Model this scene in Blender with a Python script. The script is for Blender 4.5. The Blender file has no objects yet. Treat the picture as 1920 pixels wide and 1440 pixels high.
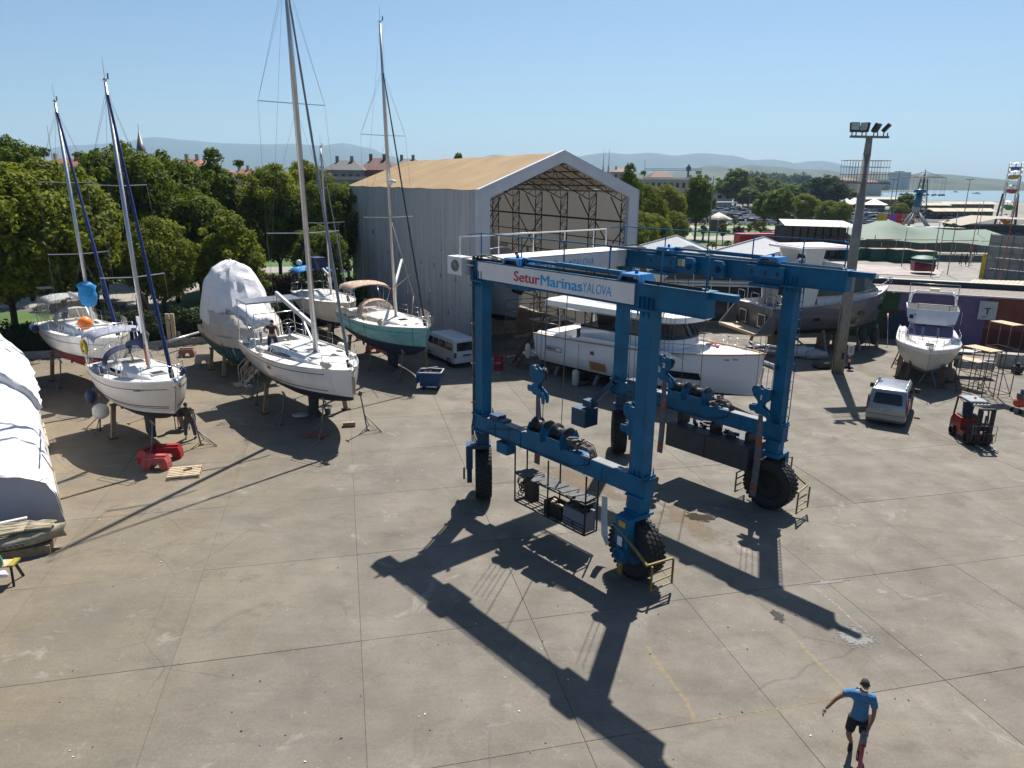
import bpy, bmesh, math, random
from mathutils import Vector, Matrix, noise
R = math.radians
PI = math.pi
sc = bpy.context.scene
col = sc.collection
random.seed(7)

# ---------------------------------------------------------------- camera, sky, sun, exposure
FPX, PITCH, ROLL, CAMH = 1345.0, R(15.77), R(0.52),11.0
cam = bpy.data.cameras.new('camera'); camo = bpy.data.objects.new('camera', cam); col.objects.link(camo)
cam.sensor_width = 36.0; cam.sensor_fit = 'HORIZONTAL'; cam.lens = 36.0 * FPX / 1920.0
cam.clip_start = 0.2; cam.clip_end = 40000
_fw = Vector((0, math.cos(PITCH),-math.sin(PITCH)))
_r0 = Vector((1,0,0)); _d0 = _fw.cross(_r0)
_rt = _r0 * math.cos(ROLL) - _d0 * math.sin(ROLL)
_dn = _r0 * math.sin(ROLL) + _d0 * math.cos(ROLL)
camo.matrix_world = Matrix.Translation((0,0, CAMH)) @ Matrix((( _rt.x,-_dn.x,-_fw.x),(_rt.y,-_dn.y,-_fw.y),(_rt.z,-_dn.z,-_fw.z))).to_4x4()
sc.camera = camo
SUN_AZ, SUN_EL = R(18.3), R(54.5)          # azimuth measured from +Y towards +X
w = bpy.data.worlds.new('World'); sc.world = w; w.use_nodes = True
nt = w.node_tree
sky = nt.nodes.new('ShaderNodeTexSky'); sky.sky_type = 'NISHITA'; sky.sun_disc = False
sky.sun_elevation = SUN_EL; sky.sun_rotation = SUN_AZ; sky.altitude = 0
sky.air_density = 1.0; sky.dust_density = 1.0; sky.ozone_density = 3.0
nt.nodes['Background'].inputs[1].default_value = 0.052
wb = nt.nodes.new('ShaderNodeMix'); wb.data_type = 'RGBA'; wb.blend_type = 'MULTIPLY'; wb.inputs[0].default_value = 1; wb.inputs[7].default_value = (.86,1.02,1.12,1)   # the camera's cool daylight balance, the same over the whole sky
nt.links.new(sky.outputs[0], wb.inputs[6]); nt.links.new(wb.outputs[2], nt.nodes['Background'].inputs[0])
sun = bpy.data.lights.new('sun', 'SUN'); suno = bpy.data.objects.new('sun', sun); col.objects.link(suno)
sun.energy = 5.0; sun.angle = R(0.53); sun.color = (1.0,0.945,0.87)
sd = Vector((math.sin(SUN_AZ) * math.cos(SUN_EL), math.cos(SUN_AZ) * math.cos(SUN_EL), math.sin(SUN_EL)))
suno.rotation_euler = sd.to_track_quat('Z', 'Y').to_euler()
vs = sc.view_settings
vs.view_transform = 'Standard'; vs.look = 'None'; vs.exposure = 0.85; vs.gamma = 1.0; vs.use_curve_mapping = False
sc.cycles.max_bounces = 6; sc.cycles.transparent_max_bounces = 16; sc.cycles.volume_bounces = 0
sc.cycles.use_denoising = True

HAZE_D = 0.000105
# ---------------------------------------------------------------- helpers
def ray(px, py):
    return _fw + _rt * ((px - 960) / FPX) + _dn * ((py - 720) / FPX)
def gp(px, py, z=0.0):                      # where the sight line of a photo pixel meets the height z
    d = ray(px, py); t = (z - CAMH) / d.z
    return Vector((d.x * t, d.y * t, z))
def ap(px, py, Y):                          # where it meets the depth Y
    d = ray(px, py); t = Y / d.y
    return Vector((d.x * t, Y, CAMH + d.z * t))

class MB:
    def __init__(s): s.v = []; s.f = []; s.m = []; s.sm = []
    def add(s, vs, fs, mi=0, smooth=False):
        o = len(s.v); s.v += [tuple(p) for p in vs]; s.f += [tuple(i + o for i in f) for f in fs]
        s.m += [mi] * len(fs); s.sm += [smooth] * len(fs); return s
    def box(s, c, d, rz=0.0, M=None, mi=0):
        x, y, z = d[0] / 2, d[1] / 2, d[2] / 2
        p = [Vector((a * x, b * y, e * z)) for a in (-1,1) for b in (-1,1) for e in (-1,1)]
        Q = M if M else Matrix.Rotation(rz,3, 'Z')
        p = [Q @ q + Vector(c) for q in p]
        return s.add(p,[(0,1,3,2),(4,6,7,5),(0,4,5,1),(2,3,7,6),(0,2,6,4),(1,5,7,3)], mi)
    def bb(s, x0, x1, y0, y1, z0, z1, mi=0):
        return s.box(((x0 + x1) / 2,(y0 + y1) / 2,(z0 + z1) / 2),(x1 - x0, y1 - y0, z1 - z0), mi=mi)
    def bar(s, a, b, w, h=None, mi=0, up=(0,0,1)):
        a, b = Vector(a), Vector(b); h = h or w; d = (b - a)
        L = d.length
        if L < 1e-6: return s
        d.normalize(); u = Vector(up)
        if abs(d.dot(u)) > 0.99: u = Vector((1,0,0)) if abs(d.x) < .9 else Vector((0,1,0))
        x = d.cross(u).normalized(); z = x.cross(d)
        M = Matrix((x, d, z)).transposed()
        return s.box((a + b) / 2,(w, L, h), M=M, mi=mi)
    def tube(s, a, b, r, n=6, r2=None, mi=0, caps=True, smooth=True):
        a, b = Vector(a), Vector(b); r2 = r if r2 is None else r2; d = b - a
        if d.length < 1e-6: return s
        d.normalize(); u = Vector((0,0,1)) if abs(d.z) < .95 else Vector((1,0,0))
        x = d.cross(u).normalized(); y = x.cross(d)
        vs = []
        for k in range(n):
            t = 2 * PI * k / n; e = x * math.cos(t) + y * math.sin(t); vs += [a + e * r, b + e * r2]
        fs = [(2 * k,2 * ((k + 1) % n),2 * ((k + 1) % n) + 1,2 * k + 1) for k in range(n)]
        s.add(vs, fs, mi, smooth)
        if caps:
            s.add(vs,[tuple(2 * k for k in range(n))][::-1] + [tuple(2 * k + 1 for k in reversed(range(n)))], mi)
        return s
    def pipe(s, pts, r, n=6, mi=0):
        for a, b in zip(pts[:-1], pts[1:]): s.tube(a, b, r, n, mi=mi)
        return s
    def lathe(s, prof, n=16, c=(0,0,0), M=None, mi=0, smooth=True):     # prof = [(r,z)...]
        M = M or Matrix.Identity(3); c = Vector(c); vs = []
        for k in range(n):
            t = 2 * PI * k / n
            vs += [M @ Vector((r * math.cos(t), r * math.sin(t), z)) + c for r, z in prof]
        m = len(prof)
        fs = [(k * m + i,((k + 1) % n) * m + i,((k + 1) % n) * m + i + 1, k * m + i + 1) for k in range(n) for i in range(m - 1)]
        return s.add(vs, fs, mi, smooth)
    def ball(s, c, r, n=10, mi=0, sc=(1,1,1)):
        pr = [(r * math.sin(PI * i / 7),-r * math.cos(PI * i / 7)) for i in range(8)]
        M = Matrix.Diagonal(Vector(sc))
        return s.lathe(pr, n, c, M, mi)
    def loft(s, rings, mi=0, closed=False, smooth=True, caps=False):
        m = len(rings[0]); o = [p for r in rings for p in r]; fs = []
        for i in range(len(rings) - 1):
            for j in range(m if closed else m - 1):
                k = (j + 1) % m; fs.append((i * m + j, i * m + k,(i + 1) * m + k,(i + 1) * m + j))
        s.add(o, fs, mi, smooth)
        if caps: s.add(rings[0],[tuple(reversed(range(m)))], mi); s.add(rings[-1],[tuple(range(m))], mi)
        return s
    def prism(s, poly, o, ax, ay, az, t, mi=0):      # poly in (ax, ay) plane, extruded t along az
        o, ax, ay, az = map(Vector,(o, ax, ay, az)); n = len(poly)
        a = [o + ax * p[0] + ay * p[1] for p in poly]; b = [q + az * t for q in a]
        return s.add(a + b,[tuple(reversed(range(n))), tuple(range(n,2 * n))] + [(i,(i + 1) % n, n + (i + 1) % n, n + i) for i in range(n)], mi)
    def mesh(s, name, mats):
        me = bpy.data.meshes.new(name); me.from_pydata(s.v,[], s.f); me.update()
        if not isinstance(mats,(list, tuple)): mats = [mats]
        for m in mats: me.materials.append(m)
        me.polygons.foreach_set('material_index', s.m)
        me.polygons.foreach_set('use_smooth', s.sm)
        bm = bmesh.new(); bm.from_mesh(me)
        if len(bm.faces) < 60000:
            bmesh.ops.remove_doubles(bm, verts=bm.verts, dist=1e-5)
            bmesh.ops.recalc_face_normals(bm, faces=bm.faces)
        bm.to_mesh(me); bm.free()
        return me
    def build(s, name, mats, parent=None, loc=(0,0,0), rz=0.0, nofix=False):
        me = s.mesh(name, mats)
        o = bpy.data.objects.new(name, me); col.objects.link(o); o.parent = parent
        o.location = loc; o.rotation_euler = (0,0, rz); return o

def smooth_angle(o, deg=40):
    me = o.data
    for p in me.polygons: p.use_smooth = True
    bm = bmesh.new(); bm.from_mesh(me)
    for e in bm.edges:
        if len(e.link_faces) == 2 and e.calc_face_angle(0) > R(deg): e.smooth = False
    bm.to_mesh(me); bm.free(); return o

def thing(name, label, cat, loc=(0,0,0), rz=0.0, group=None):
    o = bpy.data.objects.new(name, None); col.objects.link(o); o.location = loc; o.rotation_euler = (0,0, rz)
    o.empty_display_size = .2
    return tag(o, label, cat, group)
def tag(o, label, cat, group=None, kind=None):
    if label: o['label'] = label
    if cat: o['category'] = cat
    if group: o['group'] = group
    if kind: o['kind'] = kind
    return o
def copy_tree(o, label=None, parent=None, loc=None, rz=None, group=None, scale=None):
    c = o.copy(); col.objects.link(c); c.parent = parent
    if loc is not None: c.location = loc
    if rz is not None: c.rotation_euler = (0,0, rz)
    if scale is not None: c.scale = scale
    if label: c['label'] = label
    if group: c['group'] = group
    for ch in list(o.children): copy_tree(ch, parent=c)
    return c

_mats = {}
def mat(name, c, rough=.6, metal=0, var=.12, scale=3.0, bump=0.0, spec=.4, alpha=1, trans=0, coat=0, c2=None, detail=5, stretch=None, grime=None):
    if name in _mats: return _mats[name]
    m = bpy.data.materials.new(name); m.use_nodes = True; _mats[name] = m
    t = m.node_tree; b = t.nodes['Principled BSDF']; N = t.nodes.new; Lk = t.links.new
    b.inputs['Roughness'].default_value = rough; b.inputs['Metallic'].default_value = metal
    b.inputs['Specular IOR Level'].default_value = spec
    if coat: b.inputs['Coat Weight'].default_value = coat
    if alpha < 1: b.inputs['Alpha'].default_value = alpha
    if trans: b.inputs['Transmission Weight'].default_value = trans
    tc = N('ShaderNodeTexCoord'); mp = N('ShaderNodeMapping'); Lk(tc.outputs['Object'], mp.inputs[0])
    if stretch: mp.inputs['Scale'].default_value = stretch
    n = N('ShaderNodeTexNoise'); n.inputs['Scale'].default_value = scale; n.inputs['Detail'].default_value = detail
    n.inputs['Roughness'].default_value = .62
    Lk(mp.outputs[0], n.inputs[0])
    cr = N('ShaderNodeValToRGB'); Lk(n.outputs[0], cr.inputs[0])
    a = [max(0, x * (1 - var)) for x in c]; d = [min(1, x * (1 + var)) for x in c] if c2 is None else c2
    cr.color_ramp.elements[0].position = .32; cr.color_ramp.elements[0].color = (*a,1)
    cr.color_ramp.elements[1].position = .68; cr.color_ramp.elements[1].color = (*d,1)
    out = cr.outputs[0]
    if grime:       # (amount, colour, scale): dirt that runs down in streaks, and fine scuffs
        m2 = N('ShaderNodeMapping'); m2.inputs['Scale'].default_value = (1,1,.16); Lk(tc.outputs['Object'], m2.inputs[0])
        n2 = N('ShaderNodeTexNoise'); n2.inputs['Scale'].default_value = grime[2]; n2.inputs['Detail'].default_value = 9; n2.inputs['Roughness'].default_value = .75; Lk(m2.outputs[0], n2.inputs[0])
        r2 = N('ShaderNodeMapRange'); r2.inputs[1].default_value = .52; r2.inputs[2].default_value = .74; r2.inputs[4].default_value = grime[0]; Lk(n2.outputs[0], r2.inputs[0])
        mx = N('ShaderNodeMix'); mx.data_type = 'RGBA'; Lk(r2.outputs[0], mx.inputs[0]); Lk(out, mx.inputs[6]); mx.inputs[7].default_value = (*grime[1],1); out = mx.outputs[2]
    Lk(out, b.inputs['Base Color'])
    if bump:
        bp = N('ShaderNodeBump'); bp.inputs['Strength'].default_value = bump; bp.inputs['Distance'].default_value = .02
        Lk(n.outputs[0], bp.inputs['Height']); Lk(bp.outputs[0], b.inputs['Normal'])
    return m

WHITE = mat('gelcoat_white',(.66,.65,.63),.3, var=.05, scale=1.2, coat=.2, grime=(.35,(.36,.32,.25),2.5))
DECK = mat('deck_offwhite',(.64,.62,.57),.5, var=.05, scale=3)
DKGLASS = mat('dark_window',(.012,.014,.018),.08, var=.1, spec=.6)
STEEL = mat('stainless',(.55,.55,.56),.25,1,.08)
ALU = mat('alloy_mast',(.50,.51,.53),.38,.7,.08,2)
ROPE = mat('rigging_wire',(.10,.10,.11),.6,.2)
BLACK = mat('black_paint',(.014,.015,.018),.45)
RUBBER = mat('tyre_rubber',(.022,.021,.022),.75, var=.25, scale=9, bump=.2)
RUST = mat('rusty_steel',(.12,.06,.04),.8,.2,.4,8)
GREYST = mat('grey_steel',(.17,.17,.17),.6,.3,.2,6)
WOOD = mat('weathered_wood',(.25,.18,.11),.8,0,.3,5,.3)
PALEWOOD = mat('pale_wood',(.46,.36,.24),.8,0,.25,6,.3)
TEAK = mat('teak',(.36,.22,.12),.6,0,.2,9)
NAVY = mat('navy_canvas',(.022,.032,.085),.85,0,.25,6)
BLUESAIL = mat('blue_sail_cover',(.015,.035,.13),.8,0,.3,8)
LBLUE = mat('bright_blue_canvas',(.02,.22,.50),.75,0,.25,5)
FEND = mat('fender_vinyl',(.62,.58,.50),.5,0,.12,9)
FENDB = mat('fender_navy',(.02,.03,.09),.5)
RED = mat('red_plastic',(.28,.012,.02),.5,0,.3,4)
ORANGE = mat('orange_plastic',(.85,.20,.02),.45)
CONC = mat('concrete_grey',(.30,.29,.27),.85,0,.2,3,.3)
YELLOWP = mat('yellow_paint',(.19,.135,.02),.6,0,.3,6)
RED2 = mat('red_paint_dull',(.30,.06,.035),.6,0,.3,5)
# ---------------------------------------------------------------- materials of the ground
def concrete_mat():
    m = bpy.data.materials.new('yard_concrete'); m.use_nodes = True
    t = m.node_tree; b = t.nodes['Principled BSDF']; N = t.nodes.new; K = t.links.new
    geo = N('ShaderNodeNewGeometry'); P = geo.outputs['Position']
    def noi(scale, detail=6, rough=.6, dist=0, vec=None, st=None, rot=0):
        mp = N('ShaderNodeMapping'); K(vec or P, mp.inputs[0])
        if st: mp.inputs['Scale'].default_value = st
        mp.inputs['Rotation'].default_value = (0,0, rot)
        n = N('ShaderNodeTexNoise'); n.inputs['Scale'].default_value = scale; n.inputs['Detail'].default_value = detail
        n.inputs['Roughness'].default_value = rough; n.inputs['Distortion'].default_value = dist; K(mp.outputs[0], n.inputs[0]); return n.outputs[0]
    def ramp(x, a, c, ca=(0,0,0,1), cc=(1,1,1,1)):
        r = N('ShaderNodeValToRGB'); r.color_ramp.elements[0].position = a; r.color_ramp.elements[1].position = c
        r.color_ramp.elements[0].color = ca; r.color_ramp.elements[1].color = cc; K(x, r.inputs[0]); return r.outputs[0]
    def mix(f, a, c, mode='MIX'):
        x = N('ShaderNodeMix'); x.data_type = 'RGBA'; x.blend_type = mode
        if isinstance(f, float): x.inputs[0].default_value = f
        else: K(f, x.inputs[0])
        for i, q in ((6, a),(7, c)):
            if isinstance(q, tuple): x.inputs[i].default_value = q
            else: K(q, x.inputs[i])
        return x.outputs[2]
    base = ramp(noi(.35,8,.65),.3,.72,(0.129,0.119,0.103,1.0),(0.209,0.192,0.166,1.0))
    # each slab cures to its own shade
    info = N('ShaderNodeObjectInfo')
    sh = ramp(info.outputs['Random'],0,1,(.93,.93,.94,1),(1.05,1.04,1.02,1))
    c = mix(1.0, base, sh, 'MULTIPLY'); c = mix(1.0, c,(.87,.86,.84,1), 'MULTIPLY')
    # ochre dust on the left side of the yard
    sx = N('ShaderNodeSeparateXYZ'); K(P, sx.inputs[0])
    mr = N('ShaderNodeMapRange'); K(sx.outputs[0], mr.inputs[0]); mr.inputs[1].default_value = -5; mr.inputs[2].default_value = -16
    mr.inputs[3].default_value = 0; mr.inputs[4].default_value = 1
    dn = N('ShaderNodeMath'); dn.operation = 'MULTIPLY'; K(mr.outputs[0], dn.inputs[0]); K(ramp(noi(.5,5),.25,.6), dn.inputs[1])
    d2 = N('ShaderNodeMath'); d2.operation = 'MULTIPLY'; K(dn.outputs[0], d2.inputs[0]); d2.inputs[1].default_value = .6
    c = mix(d2.outputs[0], c,(0.198,0.152,0.087,1.0))
    # long streaks from trailer and lift tyres
    s1 = ramp(noi(.9,8,.72,1.4, st=(.35,1.3,1), rot=R(-38)),.50,.72)
    c = mix(mul(t, s1,.42), c,(0.084,0.076,0.068,1.0))
    s2 = ramp(noi(1.6,8,.75,1.0, st=(.25,1.6,1), rot=R(28)),.52,.70)
    c = mix(mul(t, s2,.30), c,(0.091,0.084,0.076,1.0))
    # blotches and pale worn patches
    b1 = ramp(noi(.8,9,.72,.8),.56,.64); c = mix(mul(t, b1,.5), c,(0.099,0.091,0.080,1.0))
    b2 = ramp(noi(.55,9,.7,1.2),.60,.66); c = mix(mul(t, b2,.5), c,(0.258,0.239,0.213,1.0))
    b3 = ramp(noi(3.2,9,.78,1.5),.55,.66); c = mix(mul(t, b3,.42), c,(.105,.095,.08,1))
    b4 = ramp(noi(4.5,9,.78,2.0),.58,.68); c = mix(mul(t, b4,.45), c,(.29,.27,.235,1))
    cv = N('ShaderNodeTexVoronoi'); cv.feature = 'DISTANCE_TO_EDGE'; cv.inputs['Scale'].default_value = .23
    mpc = N('ShaderNodeMix'); mpc.data_type = 'VECTOR'; mpc.inputs[0].default_value = .22; nz = N('ShaderNodeTexNoise'); nz.inputs['Scale'].default_value = .9; nz.inputs['Detail'].default_value = 6; K(P, nz.inputs[0]); K(P, mpc.inputs[4]); K(nz.outputs['Color'], mpc.inputs[5]); K(mpc.outputs[1], cv.inputs[0])
    ck = ramp(cv.outputs[0],.0,.0035,(1,1,1,1),(0,0,0,1)); ckm = N('ShaderNodeMath'); ckm.operation = 'MULTIPLY'; K(ck, ckm.inputs[0]); K(ramp(noi(.16,3),.5,.56), ckm.inputs[1]); c = mix(mul(t, ckm.outputs[0],.4), c,(.05,.045,.04,1))
    # little dark flecks, grain
    v = N('ShaderNodeTexVoronoi'); v.inputs['Scale'].default_value = 2.4; K(P, v.inputs[0])
    fl = ramp(v.outputs['Distance'],.035,.06,(1,1,1,1),(0,0,0,1))
    fm = N('ShaderNodeMath'); fm.operation = 'MULTIPLY'; K(fl, fm.inputs[0]); K(ramp(noi(.7,3),.52,.6), fm.inputs[1])
    c = mix(fm.outputs[0], c,(.08,.07,.06,1))
    g = ramp(noi(14,9,.8),.25,.75,(.78,.78,.78,1),(1.24,1.22,1.18,1)); c = mix(1.0, c, g, 'MULTIPLY')
    g2 = ramp(noi(70,4,.8),.25,.75,(.80,.80,.80,1),(1.22,1.20,1.17,1)); c = mix(1.0, c, g2, 'MULTIPLY')
    K(c, b.inputs['Base Color']); b.inputs['Specular IOR Level'].default_value = .25
    K(ramp(noi(.8,6),.3,.7,(.62,.62,.62,1),(.95,.95,.95,1)), b.inputs['Roughness'])
    bp = N('ShaderNodeBump'); bp.inputs['Strength'].default_value = .35; bp.inputs['Distance'].default_value = .01
    K(noi(30,8,.75), bp.inputs['Height']); K(bp.outputs[0], b.inputs['Normal'])
    return m
def mul(t, x, k):
    n = t.nodes.new('ShaderNodeMath'); n.operation = 'MULTIPLY'; t.links.new(x, n.inputs[0]); n.inputs[1].default_value = k
    return n.outputs[0]
YARD = concrete_mat()
def worn_mat(name, c, cover=.5, scale=6, rough=.6, edge=.06, amax=1.0):
    """thin patch whose material breaks up by noise (worn paint, dried puddle)"""
    m = bpy.data.materials.new(name); m.use_nodes = True
    t = m.node_tree; b = t.nodes['Principled BSDF']; N = t.nodes.new; K = t.links.new
    geo = N('ShaderNodeNewGeometry')
    n = N('ShaderNodeTexNoise'); n.inputs['Scale'].default_value = scale; n.inputs['Detail'].default_value = 8; n.inputs['Roughness'].default_value = .7
    K(geo.outputs['Position'], n.inputs[0])
    at = N('ShaderNodeAttribute'); at.attribute_name = 'soft'
    a = N('ShaderNodeMath'); a.operation = 'MULTIPLY_ADD'; K(at.outputs['Fac'], a.inputs[0]); a.inputs[1].default_value = .5; K(n.outputs[0], a.inputs[2])
    r = N('ShaderNodeMapRange'); K(a.outputs[0], r.inputs[0]); r.inputs[1].default_value = 1.0 - cover; r.inputs[2].default_value = 1.0 - cover + edge
    r.inputs[4].default_value = amax; K(r.outputs[0], b.inputs['Alpha']); b.inputs['Base Color'].default_value = (*c,1); b.inputs['Roughness'].default_value = rough
    return m

# ---------------------------------------------------------------- ground
GA, GS = R(13.2),4.37
gu = Vector((math.cos(GA), math.sin(GA),0)); gv = Vector((-math.sin(GA), math.cos(GA),0)); g0 = Vector((5.82,13.12,0))
def inyard(p):      # the concrete yard of the boat park
    return -36 < p.x < 44 and 4 < p.y < 60 and not (p.x < -17 and p.y > 44 + (p.x + 17) * -.0) and not (p.x > 14 and p.y > 55)
yard = MB().add([(-60,-5,-.016),(60,-5,-.016),(60,62,-.016),(-60,62,-.016)],[(0,1,2,3)]).build('yard_ground', mat('joint_dirt',(.10,.088,.072),.9))
tag(yard, None, None, kind='structure')
def slab_mesh():
    h = GS / 2 - .0055; m = MB()
    c = .006
    top = [(-h + c,-h + c,0),(h - c,-h + c,0),(h - c, h - c,0),(-h + c, h - c,0)]
    low = [(-h,-h,-c * .6),(h,-h,-c * .6),(h, h,-c * .6),(-h, h,-c * .6)]
    bot = [(-h,-h,-.05),(h,-h,-.05),(h, h,-.05),(-h, h,-.05)]
    m.add(top,[(0,1,2,3)]); m.loft([low, top], closed=True, smooth=False); m.loft([bot, low], closed=True, smooth=False)
    return m.mesh('slab', YARD)
sm = slab_mesh(); rs = random.Random(3)
cand = []
for i in range(-12,12):
    for j in range(-4,13):
        c = g0 + gu * (i + .5) * GS + gv * (j + .5) * GS
        if -38 < c.x < 38 and 6 < c.y < 60: cand.append((c.length, c))
cand.sort(key=lambda q: q[0])
for _, c in cand[:295]:
    o = bpy.data.objects.new('slab', sm); col.objects.link(o); o.parent = yard
    o.location = (c.x, c.y, rs.uniform(-.004,.002)); o.rotation_euler = (R(rs.uniform(-.04,.04)), R(rs.uniform(-.04,.04)), GA)
if len(cand) > 295:
    far = MB()
    for _, c in cand[295:]: far.box((c.x, c.y,-.03),(GS - .02, GS - .02,.056), GA)
    o = far.build('far_slabs', YARD, yard); o['kind'] = 'stuff'
# land to the horizon
LAND = mat('town_ground',(.19,.18,.15),.9,0,.3,.02)
big = MB().add([(-9000,-60,-.12),(9000,-60,-.12),(9000,9000,-.12),(-9000,9000,-.12)],[(0,1,2,3)]).build('ground', LAND); big['kind'] = 'structure'
GRASS = mat('lawn_green',(.05,.10,.015),.9,0,.35,.35,.2)
PAVE = mat('park_paving',(.24,.22,.19),.85,0,.12,.6)
def patch(name, pts, m, z, kind='structure'):
    o = MB().add([(p[0], p[1], z) for p in pts],[tuple(range(len(pts)))]).build(name, m); o['kind'] = kind; return o
patch('lawn',[(-80,60.2),(-14,62.5),(-14,130),(-110,130)], GRASS,-.05)
patch('lawn',[(-80,44.5),(-31,47),(-16,54.5),(-15,61),(-80,59)], GRASS,.01)
patch('park_path',[(-75,78),(-14,92),(-14,98),(-75,86)], PAVE,-.04)
patch('park_path',[(-44,52),(-31,54),(-33,79),(-52,77)], PAVE,-.036)
patch('park_ground',[(10,84),(90,84),(115,230),(15,230)], PAVE,-.05)
patch('park_lawn',[tuple(gp(*q)[:2]) for q in ((1290,428),(1300,443),(1452,438),(1440,426))], GRASS,-.03)
patch('park_lawn',[tuple(gp(*q)[:2]) for q in ((1190,445),(1185,460),(1420,462),(1420,452))], GRASS,-.03)
patch('park_lawn',[tuple(gp(*q)[:2]) for q in ((1300,420),(1302,424),(1500,424),(1490,418))], GRASS,-.02)
ASPH = mat('asphalt',(.085,.083,.08),.9,0,.15,1)
patch('car_park',[(25,232),(175,225),(190,430),(40,430)], ASPH,-.03)
patch('fairground_paving',[(28,64),(75,60),(170,222),(92,226),(60,130)], mat('fair_paving',(.20,.185,.165),.85,0,.2,.3),-.04)
# sea
def sea_mat():
    m = mat('sea_water',(.10,.17,.20),.22,0,.1,.02, spec=.5)
    return m
seapts = [gp(1290,371), gp(1640,374), gp(1760,376), gp(1930,378)]
sp = [(p.x, p.y) for p in seapts] + [(9000,1400),(9000,8900),(1500,8900),(1150,2300),(650,1290),(420,1000),(200,760),(130,680)]
s_ = MB().add([(x, y,-.08) for x, y in sp],[tuple(range(len(sp)))]).build('sea', sea_mat()); s_['kind'] = 'structure'

# painted lines, puddles, stains
def blob(name, label, pts, m, z, cat, kind=None, rings=4):
    """irregular flat patch with a soft rim attribute"""
    c = sum((Vector(p) for p in pts), Vector((0,0,0))) / len(pts); n = len(pts); V = [c]; S = [1.0]; F = []
    for k in range(1, rings + 1):
        for p in pts: V.append(c.lerp(Vector(p), k / rings)); S.append(1.0 - k / rings)
    for j in range(n): F.append((0,1 + j,1 + (j + 1) % n))
    for k in range(rings - 1):
        for j in range(n):
            a = 1 + k * n; F.append((a + j, a + n + j, a + n + (j + 1) % n, a + (j + 1) % n))
    me = bpy.data.meshes.new(name); me.from_pydata([(p.x, p.y, z) for p in V],[], F); me.materials.append(m)
    at = me.attributes.new('soft', 'FLOAT', 'POINT'); at.data.foreach_set('value', S)
    o = bpy.data.objects.new(name, me); col.objects.link(o)
    tag(o, label, cat if not kind else None, kind=kind); return o
def strip(name, label, pix, wd, m, z, parent=None):
    P = [gp(*q) for q in pix]; V = []; S = []; F = []
    for i, p in enumerate(P):
        d = (P[min(i + 1, len(P) - 1)] - P[max(i - 1,0)]).normalized(); n = Vector((-d.y, d.x,0))
        for k, s in ((-1,.15),(-.4,.9),(.4,.9),(1,.15)): V.append(p + n * wd / 2 * k); S.append(s)
    for i in range(len(P) - 1):
        for k in range(3): a = i * 4 + k; F.append((a, a + 1, a + 5, a + 4))
    me = bpy.data.meshes.new(name); me.from_pydata([(p.x, p.y, z) for p in V],[], F); me.materials.append(m)
    at = me.attributes.new('soft', 'FLOAT', 'POINT'); at.data.foreach_set('value', S)
    o = bpy.data.objects.new(name, me); col.objects.link(o); o['kind'] = 'structure'; o['label'] = label
    return o
YL = worn_mat('worn_yellow',(.36,.26,.11),.22,9,.7,.4,.55)
strip('painted_line', 'worn yellow line beside the front wheel shadow',[(1213,1212),(1245,1262),(1285,1312),(1303,1352)],.19, YL,.005)
strip('painted_line', 'worn yellow line leading to the man in the blue shirt',[(1478,1182),(1530,1240),(1585,1292),(1602,1310)],.19, YL,.005)
strip('painted_line', 'worn yellow line crossing behind the man in the blue shirt',[(1298,1355),(1400,1340),(1480,1326),(1560,1312)],.09, worn_mat('worn_yellow_b',(.36,.26,.11),.24,9,.7,.4,.55),.005)
strip('painted_line', 'short yellow dash right of the red pole',[(1655,1350),(1672,1368),(1700,1405)],.17, worn_mat('worn_yellow_c',(.36,.26,.11),-.12,5,.7,.12),.005)
WET = worn_mat('wet_concrete',(.035,.03,.02),.45,7,.18,.08)
CRUST = worn_mat('salt_crust',(.30,.295,.28),.10,16,.7,.15,.75)
GREYST2 = worn_mat('grey_slurry',(.055,.055,.055),.33,12,.5,.08)
DIRT = worn_mat('spilled_dirt',(.15,.11,.065),.36,3.5,.85,.3,.75)
def oval(px, py, rx, ry, n=18, j=.3, seed=1, rot=0):
    r = random.Random(seed); out = []
    for k in range(n):
        t = 2 * PI * k / n; q = 1 + r.uniform(-j, j); x, y = rx * q * math.cos(t), ry * q * math.sin(t)
        out.append(gp(px + x * math.cos(rot) - y * math.sin(rot), py + x * math.sin(rot) + y * math.cos(rot)))
    return out
for i,(px, py, rx, ry, rot, mm, z, lab) in enumerate([
    (1090,905,130,34,.35, DIRT,.004, 'brown dirt washed out under the near side of the boat lift'),
    (1300,985,120,26,.5, DIRT,.004, 'brown dirt around the wet patch between the lift wheels'),
    (1312,970,30,9,.25, WET,.008, 'wet brown patch between the lift wheels'),
    (1460,1155,16,9,.6, WET,.008, 'small dark puddle below the beam shadow'),
    (1462,1155,26,14,.6, CRUST,.005, 'pale crust round the small dark puddle'),
    (1600,1195,62,26,.35, GREYST2,.008, 'grey slurry patch at the tip of the beam shadow'),
    (1600,1195,78,34,.35, CRUST,.005, 'salt crust round the grey slurry patch'),
    (1690,1215,40,9,.45, CRUST,.006, 'salt crust trailing right of the slurry patch'),
    (1560,1092,70,7,-.1, CRUST,.005, 'salt crust along the slab joint'),
    (1550,1092,60,4,-.1, GREYST2,.008, 'grey slurry along the slab joint'),
    (1345,955,60,30,.2, CRUST,.0055, 'pale crust beside the wet patch'),
    (660,880,220,40,0, worn_mat('grime',(.2,.18,.15),.3,2,.85,.4),.004, 'grime right of the white sloop shadow')]):
    blob('stain', lab, oval(px, py, rx, ry, seed=i + 2, rot=rot), mm, z, 'stain', kind='structure')
strip('crust_line', 'salt crust line running from the joint to the slurry patch',[(1520,1098),(1550,1120),(1580,1145),(1600,1165),(1625,1185)],.16, CRUST,.0052)
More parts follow.
